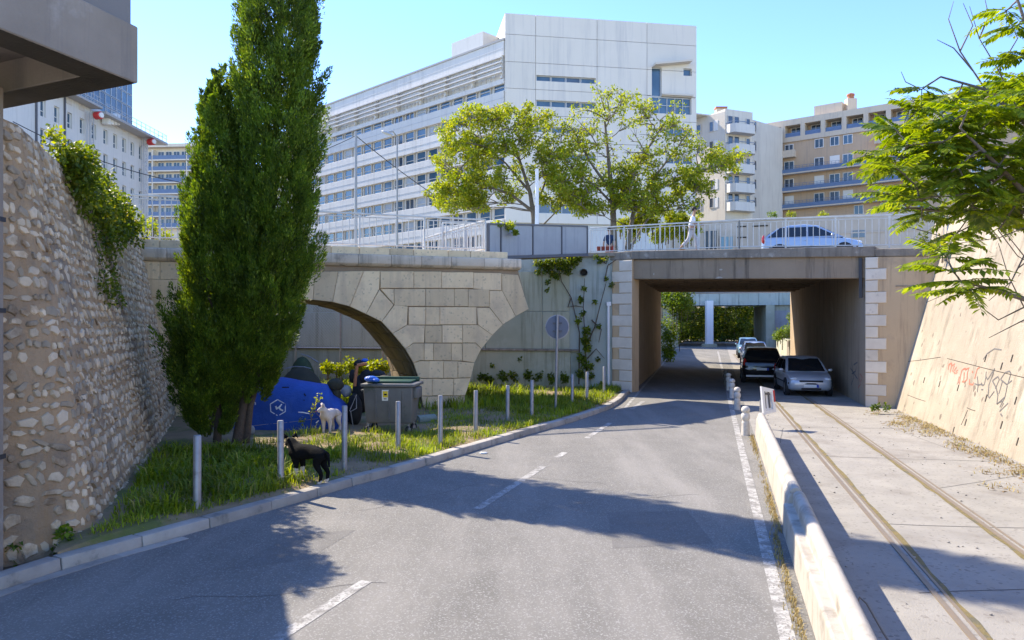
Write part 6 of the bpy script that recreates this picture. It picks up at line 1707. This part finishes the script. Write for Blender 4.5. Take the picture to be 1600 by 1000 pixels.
def person(label, loc, rz, J, top, bottom, shoe, skinm, group=None):
    """J: joints in local metres, x is forward, y left"""
    root = empty('person', loc, label, 'person', group, rz)
    V = lambda k: Vector(J[k])
    vr = [(V('hip'), .12), (lerp(V('hip'), V('chest'), .5), .115), (V('chest'), .135), (V('neck'), .055), (V('neck') + Vector((.02, 0, .08)), .05)]
    ed = [(0, 1), (1, 2), (2, 3), (3, 4)]
    h0 = V('neck') + Vector((.03, 0, .13))
    vr += [(h0, .075), (h0 + Vector((.005, 0, .09)), .088)]; ed += [(4, 5), (5, 6)]
    for s in ('l', 'r'):
        sy = 1 if s == 'l' else -1; i = len(vr)
        vr += [(V('chest') + Vector((0, sy * .17, .06)), .058), (V('el' + s), .042), (lerp(V('el' + s), V('wr' + s), .5), .038), (V('wr' + s), .026)]
        ed += [(2, i), (i, i + 1), (i + 1, i + 2), (i + 2, i + 3)]
        i = len(vr)
        vr += [(V('hip') + Vector((0, sy * .09, -.08)), .085), (lerp(V('hip') + Vector((0, sy * .09, -.08)), V('kn' + s), .5), .075), (V('kn' + s), .055), (lerp(V('kn' + s), V('an' + s), .4), .053), (V('an' + s), .035), (V('an' + s) + Vector((.06, 0, -.04)), .033), (V('an' + s) + Vector((.15, 0, -.05)), .028)]
        ed += [(0, i)] + [(i + k, i + k + 1) for k in range(6)]
    skin('body', vr, ed, mt[skinm], root)
    mb = MB()
    for s in ('l', 'r'): fingers(mb, V('wr' + s), V('wr' + s) - V('el' + s), (1, 0, .2))
    mb.build('hands', mt[skinm], root, smooth=60, local=True)
    hc = h0 + Vector((0, 0, .06)); mb = MB()
    mb.ell(hc + Vector((-.02, 0, .045)), (.105, .095, .095), 14, 10); mb.build('hair', mt['hair'], root, smooth=60, local=True)
    mb = MB(); mb.ell(hc + Vector((.1, 0, -.02)), (.02, .014, .022), 8, 6); mb.build('nose', mt[skinm], root, local=True)
    for sy in (1, -1):
        mb = MB(); mb.ell(hc + Vector((-.0, sy * .088, -.01)), (.022, .012, .032), 8, 6); mb.build('ear', mt[skinm], root, local=True)
        mb = MB(); mb.ell(hc + Vector((.084, sy * .034, .008)), (.01, .014, .009), 8, 6); mb.build('eye', mt['black'], root, local=True)
    mb = MB(); mb.ell(hc + Vector((.088, 0, -.062)), (.01, .024, .007), 8, 6); mb.build('mouth', mt['redc'], root, local=True)
    vr = [(V('hip') + Vector((0, 0, -.02)), .15), (lerp(V('hip'), V('chest'), .5), .142), (V('chest'), .158), (V('neck') + Vector((0, 0, -.03)), .075)]; ed = [(0, 1), (1, 2), (2, 3)]
    for s in ('l', 'r'):
        sy = 1 if s == 'l' else -1; i = len(vr); vr += [(V('chest') + Vector((0, sy * .175, .06)), .078), (lerp(V('chest') + Vector((0, sy * .175, .06)), V('el' + s), .75), .066)]; ed += [(2, i), (i, i + 1)]
    skin('shirt', vr, ed, mt[top], root)
    vr = [(V('hip') + Vector((0, 0, .03)), .145)]; ed = []
    for s in ('l', 'r'):
        sy = 1 if s == 'l' else -1; i = len(vr); a = V('hip') + Vector((0, sy * .09, -.08)); vr += [(a, .11), (lerp(a, V('kn' + s), .5), .1), (V('kn' + s), .082), (lerp(V('kn' + s), V('an' + s), .8), .07)]; ed += [(0, i), (i, i + 1), (i + 1, i + 2), (i + 2, i + 3)]
    skin('trousers', vr, ed, mt[bottom], root)
    for s in ('l', 'r'):
        mb = MB(); a = V('an' + s); mb.ell(a + Vector((.06, 0, -.045)), (.14, .05, .045), 12, 8); mb.build('shoe', mt[shoe], root, smooth=60, local=True)
    return root
J = dict(hip=(0, 0, .9), chest=(.06, 0, 1.24), neck=(.1, 0, 1.44), ell=(.02, .23, 1.06), wrl=(.24, .2, .98), elr=(.1, -.23, 1.06), wrr=(.32, -.2, 1.04), knl=(.2, .1, .5), anl=(.22, .1, .09), knr=(-.1, -.1, .48), anr=(-.42, -.1, .16))
c = P(1080, 503, 28.7)
person('person in white shirt and pale trousers walking right across the underpass', (c.x, c.y, 5.53), -.15, J, 'shirtw', 'trouw', 'shoe', 'skin2')
J2 = dict(hip=(0, 0, .9), chest=(0, 0, 1.24), neck=(.02, 0, 1.44), ell=(-.02, .26, 1.02), wrl=(.06, .26, .8), elr=(-.02, -.26, 1.02), wrr=(.06, -.26, .8), knl=(.02, .1, .49), anl=(0, .1, .09), knr=(0, -.1, .49), anr=(-.02, -.1, .09))
c = P(952, 503, 34.0)
pb = person('person in navy jacket standing behind the railing by the red planter', (c.x, c.y, 5.42), 1.4, J2, 'navy', 'redc', 'shoe', 'skin')

def dog(label, loc, rz, mat, s=1.0, head=(.44, 0, .76), face=(1, 0, -.15), tail='down', ear='fold', step=0.0):
    root = empty('dog', loc, label, 'dog', None, rz)
    H_ = Vector(head); fd = Vector(face).normalized(); sd = fd.cross(Vector((0, 0, 1))).normalized(); ud = sd.cross(fd)
    nk = lerp(Vector((.24, 0, .58)), H_, .55)
    vr = [((-.3, 0, .55), .115), ((-.14, 0, .54), .12), ((.02, 0, .52), .145), ((.17, 0, .5), .165), ((.26, 0, .57), .12), (tuple(nk), .09), (tuple(H_), .088), (tuple(H_ + fd * .06 - ud * .012), .068), (tuple(H_ + fd * .11 - ud * .03), .048), (tuple(H_ + fd * .145 - ud * .034), .036)]
    ed = [(i, i + 1) for i in range(9)]
    for sy in (1, -1):
        i = len(vr); q = step * sy
        vr += [((-.31, sy * .07, .46), .098), ((-.25 + q, sy * .09, .35), .066), ((-.37 + q, sy * .09, .2), .036), ((-.35 + q, sy * .09, .06), .03), ((-.3 + q, sy * .09, .026), .032)]; ed += [(0, i)] + [(i + k, i + k + 1) for k in range(4)]
        i = len(vr); q = -step * sy * .7
        vr += [((.19, sy * .08, .43), .078), ((.15 + q, sy * .085, .33), .052), ((.165 + q, sy * .085, .17), .034), ((.165 + q, sy * .085, .045), .031), ((.21 + q, sy * .085, .026), .032)]; ed += [(3, i)] + [(i + k, i + k + 1) for k in range(4)]
    i = len(vr)
    tl = [((-.39, 0, .55), .03), ((-.45, 0, .44), .024), ((-.46, 0, .3), .014)] if tail == 'down' else [((-.38, 0, .6), .028), ((-.46, 0, .66), .022), ((-.54, 0, .68), .012)]
    vr += tl; ed += [(0, i), (i, i + 1), (i + 1, i + 2)]
    vr = [(tuple(Vector(v) * s), r * s) for v, r in vr]
    skin('body', vr, ed, mat, root)
    for sy in (1, -1):
        b = H_ + sd * sy * .06 + ud * .065; mb = MB()
        if ear == 'fold': t = b + sd * sy * .07 + ud * -.03 - fd * .02; m = b + sd * sy * .045 + ud * .045
        else: t = b + ud * .1 + sd * sy * .025 - fd * .02; m = b + ud * .05 + sd * sy * .012
        mb.tube([b * s, m * s, t * s], [.032 * s, .03 * s, .008 * s], 8); mb.build('ear', mat, root, smooth=60, local=True)
        mb = MB(); mb.ell((H_ + fd * .062 + sd * sy * .045 + ud * .04) * s, (.011 * s,) * 3, 8, 6); mb.build('eye', mt['black'], root, local=True)
    mb = MB(); mb.ell((H_ + fd * .172 - ud * .03) * s, (.022 * s, .018 * s, .015 * s), 8, 6); mb.build('nose', mt['black'] if mat is not mt['dogwhite'] else mt['tan'], root, local=True)
    return root
def dogblack():
    m, nt, b = _nt('black_dog_fur'); N = nt.nodes; L = nt.links
    tc = N.new('ShaderNodeTexCoord'); sp = N.new('ShaderNodeSeparateXYZ'); L.new(tc.outputs['Object'], sp.inputs[0])
    nz = N.new('ShaderNodeTexNoise'); nz.inputs['Scale'].default_value = 14; L.new(tc.outputs['Object'], nz.inputs['Vector'])
    def math_(op, a, b_):
        q = N.new('ShaderNodeMath'); q.operation = op
        for k, v in enumerate((a, b_)):
            if hasattr(v, 'node'): L.new(v, q.inputs[k])
            else: q.inputs[k].default_value = v
        return q.outputs[0]
    wob = math_('MULTIPLY', nz.outputs[0], .1)
    paws = math_('LESS_THAN', math_('ADD', sp.outputs[2], wob), .135)
    front = math_('MULTIPLY', math_('GREATER_THAN', sp.outputs[0], .08), math_('LESS_THAN', math_('ADD', sp.outputs[2], wob), .3))
    chest = math_('MULTIPLY', math_('GREATER_THAN', sp.outputs[0], .24), math_('LESS_THAN', math_('ADD', sp.outputs[2], wob), .44))
    w = math_('MAXIMUM', math_('MAXIMUM', paws, chest), front)
    mx = N.new('ShaderNodeMix'); mx.data_type = 'RGBA'; L.new(w, mx.inputs[0]); mx.inputs[6].default_value = (.006, .006, .006, 1); mx.inputs[7].default_value = (.6, .55, .5, 1)
    L.new(mx.outputs[2], b.inputs['Base Color']); b.inputs['Roughness'].default_value = .95; b.inputs['Specular IOR Level'].default_value = .15
    bp = N.new('ShaderNodeBump'); n2 = N.new('ShaderNodeTexNoise'); n2.inputs['Scale'].default_value = 70; L.new(tc.outputs['Object'], n2.inputs['Vector']); bp.inputs['Strength'].default_value = .5; bp.inputs['Distance'].default_value = .02
    L.new(n2.outputs[0], bp.inputs['Height']); L.new(bp.outputs[0], b.inputs['Normal'])
    return m
g = G(474, 755, .12)
dog('black dog with white paws standing behind the second steel post', (g.x + .03, g.y + .1, .1), math.pi - .42, dogblack(), 1.0, (.36, -.02, .68), (.9, -.3, -.25), 'down')
g = G(511, 681, .12)
dog('white dog standing in front of the blue tent', (g.x + .03, g.y + .15, .11), -1.8, mt['dogwhite'], .98, (.34, 0, .68), (.6, -.8, -.12), 'down', 'fold')
# ---------------------------------------------------------------- the camp under the arch
tent = empty('tent', G(455, 672, .12), 'blue dome tent with a white hexagon print under the arch', 'tent')
TO = [(364, 674), (372, 648), (381, 631), (392, 615), (403, 602), (421, 591), (443, 589), (460, 592), (477, 595), (495, 598), (511, 600), (521, 617), (530, 623), (538, 632)]
TBy = 17.9
def tent_base(px): return 17.95 + .1 * math.sin((px - 364) / 174 * 3.14)
cols_ = []; rnd = random.Random(2)
NC = 36; NRW = 16; tv = []
for i in range(NC + 1):
    px = lerp(364, 541, i / NC); top = interp(px, [q[0] for q in TO] + [541], [q[1] for q in TO] + [640])
    Yr = 18.75; zr = P(px, top, Yr).z; b = P(px, 503, tent_base(px)); xr = P(px, 503, Yr).x
    zr = max(zr, .2)
    for j in range(NRW + 1):
        a = math.pi * j / NRW
        yy = lerp(b.y, 2 * Yr - b.y, (1 - math.cos(a)) / 2); zz = .06 + (zr - .06) * math.sin(a) ** .8
        tfr = (yy - b.y) / (Yr - b.y); xx = lerp(b.x, xr, min(tfr, 1))
        wr = .025 * math.sin(px * .09 + zz * 5) * math.sin(a) + rnd.uniform(-.005, .005) + .02 * math.sin(px * .21 - zz * 9)
        tv.append((xx, yy + wr, zz))
tf = [(i * (NRW + 1) + j, (i + 1) * (NRW + 1) + j, (i + 1) * (NRW + 1) + j + 1, i * (NRW + 1) + j + 1) for i in range(NC) for j in range(NRW)]
me_o = npmesh('flysheet', tv, tf, mt['tarp'], tent, smooth=True)
from mathutils.bvhtree import BVHTree
bvh = BVHTree.FromPolygons([Vector(v) for v in tv], tf)
def on_tent(px, py, off=.008):
    o = Vector((0, 0, EYE)); r = Vector(((px - 800) / F, 1, -(py - HZ) / F)).normalized(); h = bvh.ray_cast(o, r)
    return (h[0] if h[0] else P(px, py, 18.0)) - r * off
def tent_ribbon(lines, w, nm, mat):
    mb = MB()
    for ln in lines:
        pts = []
        for a, b in zip(ln, ln[1:]): pts += [(lerp(a[0], b[0], k / 6), lerp(a[1], b[1], k / 6)) for k in range(6)]
        pts.append(ln[-1]); q = [on_tent(*p) for p in pts]
        vs = []
        for i, p in enumerate(q):
            t = (q[min(i + 1, len(q) - 1)] - q[max(i - 1, 0)]).normalized(); s = t.cross(Vector((0, 1, 0))).normalized() * w / 2; vs += [p - s, p + s]
        mb.add(vs, [(2 * i, 2 * i + 2, 2 * i + 3, 2 * i + 1) for i in range(len(q) - 1)])
    return mb.build(nm, mat, tent, smooth=0, keep=True)
zz4 = lambda l: [(360 + x / 7.69, 550 + y / 7.69) for x, y in l]
tent_ribbon([zz4([(567, 572), (660, 625), (660, 715), (572, 768), (485, 715), (480, 625), (567, 572)])], .022, 'hexagon_print', mt['tarpmark'])
tent_ribbon([zz4([(620, 628), (580, 670), (545, 680)]), zz4([(585, 665), (600, 690), (632, 705)]), zz4([(545, 650), (560, 690)])], .04, 'figure_print', mt['tarpmark'])
tent_ribbon([zz4([(215, 597), (260, 590), (300, 610), (300, 635)])], .025, 'small_print', mt['tarpmark'])
tent_ribbon([zz4([(620, 425), (705, 425)]), zz4([(880, 580), (890, 578)]), zz4([(885, 500), (905, 530)])], .03, 'vent_flap', mt['black'])
tent_ribbon([zz4([(60, 915), (240, 890), (460, 865), (650, 850), (850, 825), (1050, 800)])], .01, 'guy_line', mt['greyfab'])
# olive dome behind it
dm = empty('dome_tent', (-5.3, 20.2, .1), 'dark olive dome tent half hidden behind the blue tent', 'tent')
c = P(470, 503, 20.0); c.z = .1
mb = MB(); zt_ = P(470, 573, 20).z - .1; mb.ell(c, (.78, .6, zt_), 20, 14); mb.build('shell', mt['olive'], dm, smooth=60)
mb = MB(); zt2 = P(470, 557, 20.2).z; mb.ell(c + Vector((-.05, .3, 0)), (.5, .45, zt2 - .1), 18, 14); mb.build('flysheet', mt['leaf_cyp'] if False else M('green_fabric', (.035, .06, .02), .7, (.02, .035, .012), 4), dm, smooth=60)
mb = MB(); mb.tube([P(445, 576, 19.35), P(460, 572.5, 19.35), P(475, 573, 19.35), P(486, 576, 19.35)], .012, 6); mb.build('tent_pole', mt['galv'], dm); mb = MB(); mb.tube([P(470, 553, 20), P(483, 557, 20), P(497, 566, 20)], .015, 6); mb.build('tent_pole', mt['galv'], dm)
def lump(name, label, cat, parts, mat, smooth=60):
    root = None; mb = MB(); rr = random.Random(sum(map(ord, label)))
    for px, py, Y, rx, ry, rz in parts: mb.ell(P(px, py, Y), (rx, ry, rz), 14, 10, bump=.045, rnd=rr)
    o = mb.build(name, mat, smooth=smooth); tag(o, label, cat); return o
lump('bag', 'dark rounded bag standing at the right end of the blue tent', 'bag', [(524, 601, 18.9, .22, .2, .17), (525, 616, 18.9, .13, .14, .25)], mt['olive'])
lump('cushion', 'pale grey cushion between the dark bag and the backpack', 'cushion', [(541, 611, 19.4, .15, .14, .16)], mt['greyfab'])
bp_ = empty('backpack', P(560, 660, 19.0), 'tall black backpack with a tan strap leaning behind the wheeled bin', 'backpack')
mb = MB(); rr = random.Random(6)
for px, py, Y, rx, ry, rz in ((573, 592, 19.4, .2, .2, .24), (565, 615, 19.4, .26, .22, .5), (551, 588, 19.5, .09, .14, .18), (554, 640, 19.0, .2, .2, .42), (560, 568, 19.3, .13, .12, .1)): mb.ell(P(px, py, Y), (rx, ry, rz), 14, 10, bump=.05, rnd=rr)
mb.build('bag_body', mt['black'], bp_, smooth=60)
mb = MB()
pts = [P(554, 603, 19.0), P(555.5, 590, 19.0), P(556.5, 580, 19.02), P(558, 571, 19.05), P(567, 569, 19.1), P(573, 569, 19.12)]
for a, b in zip(pts, pts[1:]): mb.tube([a, b], .045, 8)
mb.build('strap', mt['tan'], bp_, smooth=60)
mb = MB(); mb.ell(P(570, 563, 19.25), (.09, .09, .05), 12, 8, bump=.08, rnd=rr); mb.build('blue_cloth', mt['bluebag'], bp_, smooth=60)
ch = empty('folding_frame', P(553, 660, 18.2), 'thin metal folding frame leaning left of the wheeled bin', 'frame'); mb = MB()
mb.tube([P(547, 640, 18.2), P(557, 617, 18.3), P(557, 638, 18.2), P(548, 643, 18.1), P(546, 641, 18.1)], .012, 6); mb.tube([P(548, 643, 18.1), P(552, 668, 18.2)], .012, 6); mb.build('tube_frame', mt['galv'], ch)
# wheeled container
bg_ = G(608, 676, .1); bn = empty('wheeled_bin', bg_, 'grey wheeled rubbish container with a yellow sticker and open green lid', 'bin')
fy = 17.75; a0 = P(568, 503, fy); a1 = P(645, 503, fy - .12); BF = Fr(a0.xy, a1.xy); wB = BF.len
zb_b, zb_t = .36, 1.24
mb = MB(); mb.hexa([BF.pt(.06, .0, zb_b), BF.pt(wB - .02, .0, zb_b), BF.pt(wB - .05, -.62, zb_b), BF.pt(.06, -.62, zb_b), BF.pt(0, .06, zb_t), BF.pt(wB, .06, zb_t), BF.pt(wB, -.82, zb_t), BF.pt(0, -.82, zb_t)])
mb.build('bin_body', mt['bin'], bn, bevel=.035, segs=3)
mb = MB(); BF.box(mb, -.05, wB + .07, -.88, .11, zb_t + .002, zb_t + .075); mb.build('bin_rim', mt['bin'], bn, bevel=.02, segs=2)
mb = MB(); BF.box(mb, .05, wB - .08, -.8, -.1, zb_t + .077, zb_t + .13); BF.box(mb, .0, wB - .02, -.86, -.74, zb_t + .08, zb_t + .19); mb.build('bin_lid', mt['binlid'], bn, bevel=.02, segs=2)
mb = MB()
for u in (.3, .62, .95): BF.box(mb, u, u + .035, .035, .062, zb_b + .1, zb_t - .08)
mb.build('bin_rib', mt['bin'], bn, bevel=.01)
mb = MB(); BF.box(mb, wB - .01, wB + .11, -.55, -.05, zb_t - .28, zb_t - .02); mb.build('side_handle', mt['bin'], bn, bevel=.03, segs=2)
mb = MB(); BF.box(mb, -.1, -.03, -.5, -.1, zb_t - .12, zb_t - .08); mb.build('side_handle', mt['bin'], bn, bevel=.01)
su = BF.U(603)
def face_d(z): return lerp(0, .06, (z - zb_b) / (zb_t - zb_b))
zs0, zs1 = .91, 1.17
for nm, u0, u1, q0, q1, m_, e_ in (('sticker', su - .085, su + .085, zs0, zs1, 'stw', .004), ('sticker_symbol', su - .06, su + .06, zs0 + .08, zs1 - .03, 'sty', .008), ('sticker_mark', su - .03, su + .035, zs0 + .13, zs0 + .17, 'black', .011), ('sticker_mark', su - .04, su + .03, zs0 + .035, zs0 + .055, 'black', .011)):
    mb = MB(); mb.hexa([BF.pt(u0, face_d(q0) - .01, q0), BF.pt(u1, face_d(q0) - .01, q0), BF.pt(u1, face_d(q0) + e_, q0), BF.pt(u0, face_d(q0) + e_, q0), BF.pt(u0, face_d(q1) - .01, q1), BF.pt(u1, face_d(q1) - .01, q1), BF.pt(u1, face_d(q1) + e_, q1), BF.pt(u0, face_d(q1) + e_, q1)]); mb.build(nm, mt[m_], bn, smooth=0)
for u, d in ((.1, -.04), (wB - .12, -.06), (.1, -.58), (wB - .12, -.58)):
    mb = MB(); c = BF.pt(u, d, .2); mb.disc(c, BF.n * .5 + BF.u, .1, .045, 18); w_ = mb.build('wheel', mt['rubber'], bn)
    mb = MB(); mb.disc(c, BF.n * .5 + BF.u, .055, .055, 14); mb.build('hub', mt['galv'], w_)
    mb = MB(); mb.tube([c, c + Vector((0, 0, .17))], .028, 8); mb.build('caster_fork', mt['galv'], bn)
lump('plastic_bag', 'crumpled bright blue plastic bag lying on the wheeled bin', 'bag', [(580, 592, 17.75, .17, .12, .075), (587, 594, 17.7, .1, .1, .05)], mt['bluebag'], 0)
lump('bundle', 'black bundle lying behind the right side of the bin lid', 'bundle', [(602, 592, 18.9, .2, .15, .1), (590, 586, 19.2, .22, .2, .13)], mt['black'])
mb = MB(); a = G(652, 664, .1) + Vector((0, 0, .12)); b = G(678, 662, .1) + Vector((0, .1, .12)); mb.tube([a, b], .13, 16); mb.tube([a - (b - a) * .01, a + (b - a) * .02], .07, 12)
tag(mb.build('rolled_mat', M('mat_foam', (.22, .27, .23), .8, (.16, .2, .17), 8, bump=.4, bscale=20)), 'grey green rolled mat lying in the grass right of the bin', 'mat')
lump('cloth', 'pale crumpled cloth lying at the left foot of the blue tent', 'cloth', [(378, 676, 17.4, .16, .12, .08), (370, 678, 17.35, .1, .1, .06), (392, 672, 17.4, .1, .06, .11)], mt['greyfab'])
# leaning twig with a few leaves next to the white dog
tg = empty('sapling', G(488, 672, .1), 'thin leafy sapling with white tape beside the white dog', 'sapling'); mb = MB(); Yt = 17.6
mb.tube([P(484, 672, Yt), P(487, 655, Yt), P(484, 646, Yt), P(492, 634, Yt), P(497, 622, Yt)], .012, 6); mb.tube([P(484, 646, Yt), P(492, 643, Yt), P(498, 650, Yt)], .008, 5); mb.tube([P(484, 646, Yt), P(470, 645, Yt)], .006, 5); mb.build('stem', mt['bark2'], tg)
mb = MB(); mb.tube([P(466, 644, Yt), P(474, 644.5, Yt), P(484, 646.5, Yt)], [.012, .016, .01], 6); mb.tube([P(498, 657, Yt), P(494, 661, Yt)], .014, 6); mb.build('tape', mt['tarpmark'], tg)
rng = np.random.default_rng(3)
v, f = cat_arrays([ball_leaves(P(x, y, Yt), (.07, .07, .08), 12, .07, .025, rng, .1) for x, y in ((498, 620), (496, 628), (491, 636), (472, 655), (470, 660), (489, 642))]); npmesh('leaves', v, f, mt['leaf_loc'], tg)
# red planter by the person
c = P(944, 387, 30.6); mb = MB(); mb.hexa([(c.x - .28, c.y - .12, c.z - .14), (c.x + .28, c.y - .12, c.z - .14), (c.x + .28, c.y + .12, c.z - .14), (c.x - .28, c.y + .12, c.z - .14), (c.x - .33, c.y - .15, c.z + .04), (c.x + .33, c.y - .15, c.z + .04), (c.x + .33, c.y + .15, c.z + .04), (c.x - .33, c.y + .15, c.z + .04)])
tag(mb.build('planter', mt['planter'], bevel=.015), 'small red planter box behind the railing beside the person in navy', 'planter')
# ---------------------------------------------------------------- weeds, litter and fallen leaves
p = []; rnd = random.Random(12)
for k in range(1500):
    y = rnd.choice((rnd.uniform(5, 18), rnd.gauss(8, 1.2), rnd.gauss(17, .8), rnd.gauss(11, 1)))
    if 4.5 < y < 18.2: p.append((bx(y) - .04 - abs(rnd.gauss(0, .045)) if y > 9.7 else bx(y) - .11 - abs(rnd.gauss(0, .05)), y, 0))
c = np.array(p); v, f = blades(c, NR.uniform(.015, .09, len(c)), .006, .9); o = npmesh('barrier_weeds', v, f, mt['drygrass']); o['kind'] = 'stuff'
def slope_foot(y): return interp(y, [-3.3, 14.57, 24.8], [5.7, 10.1, 12.62])
p = []
for k in range(70):
    cy = rnd.uniform(9, 23.3); off = abs(rnd.gauss(0, .45)) + .05; m = rnd.randint(15, 60)
    for _ in range(m): y = cy + rnd.gauss(0, .22); p.append((slope_foot(y) - off + rnd.gauss(0, .14), y, .002))
c = np.array(p); c = c[c[:, 0] < np.interp(c[:, 1], [-3.3, 14.57, 24.8], [5.7, 10.1, 12.62]) - .02]
v, f = blades(c, NR.uniform(.02, .1, len(c)), .009, 1.6); o = npmesh('dry_weeds', v, f, mt['drygrass']); o['kind'] = 'stuff'
c2 = c[::3] + NR.normal(0, .12, (len(c[::3]), 3)) * np.array([[1, 1, 0]]); c2 = c2[c2[:, 0] < np.interp(c2[:, 1], [-3.3, 14.57, 24.8], [5.7, 10.1, 12.62]) - .02]
n = len(c2); v, f = leaf_arrays(c2 + np.array([[0, 0, .008]]), np.concatenate([NR.normal(size=(n, 2)), NR.normal(0, .1, (n, 1))], 1), np.tile([[0, 0, 1.]], (n, 1)) + NR.normal(0, .2, (n, 3)), NR.uniform(.04, .12, n), NR.uniform(.01, .03, n)); o = npmesh('leaf_litter', v, f, mt['straw']); o['kind'] = 'stuff'
# stones and scraps on the track bed and the road
p = np.stack([NR.uniform(2.5, 11, 260), NR.uniform(5, 22, 260)], 1); p = p[(p[:, 0] > 2.6 + .278 * (p[:, 1] - 6.48) + .6) & (p[:, 0] < np.interp(p[:, 1], [-3.3, 14.57, 24.8], [5.7, 10.1, 12.62]) - .1)]
mb = MB()
for x, y in p: r = rnd.uniform(.008, .022); mb.ell((x, y, r * .5), (r, r * rnd.uniform(.6, 1.2), r * .6), 6, 4)
o = mb.build('loose_stones', mt['kerb'], smooth=40); o['kind'] = 'stuff'
for px, py, r, lab in ((755, 709, .05, 'crumpled white scrap of paper lying on the road'),):
    g = G(px, py); mb = MB(); mb.ell(g + Vector((0, 0, .02)), (.09, .05, .02), 8, 6, bump=.2, rnd=rnd); tag(mb.build('paper_scrap', mt['stw'], smooth=0), lab, 'paper')
# weeds at the foot of the rubble wall near the camera and at the right pier
rng = np.random.default_rng(77)
for lab, spots in (('leafy weed at the near foot of the rubble wall', [(88, 850, .1), (100, 838, .12), (80, 860, .08), (112, 850, .08)]), ('small weed against the grey pillar foot', [(14, 865, .1), (18, 850, .08)]), ('bright green weed at the foot of the right quoin stones', [(1372, 634, .1), (1385, 636, .12), (1364, 636, .08)])):
    lv = []; Yw = G(spots[0][0], spots[0][1] + 12).y; mb = MB()
    for px, py, r in spots:
        c = P(px, py, Yw - .1); lv.append(ball_leaves(c, (r, r, r * 1.1), 45, .09, .028, rng, .1)); mb.tube([(c.x, c.y, .05), c], [.008, .004], 4)
    root = empty('weed', (P(spots[0][0], 503, Yw).x, Yw, .05), lab, 'weed'); v, f = cat_arrays(lv); npmesh('leaves', v, f, mt['leaf_bush'], root); mb.build('stems', mt['bark2'], root)
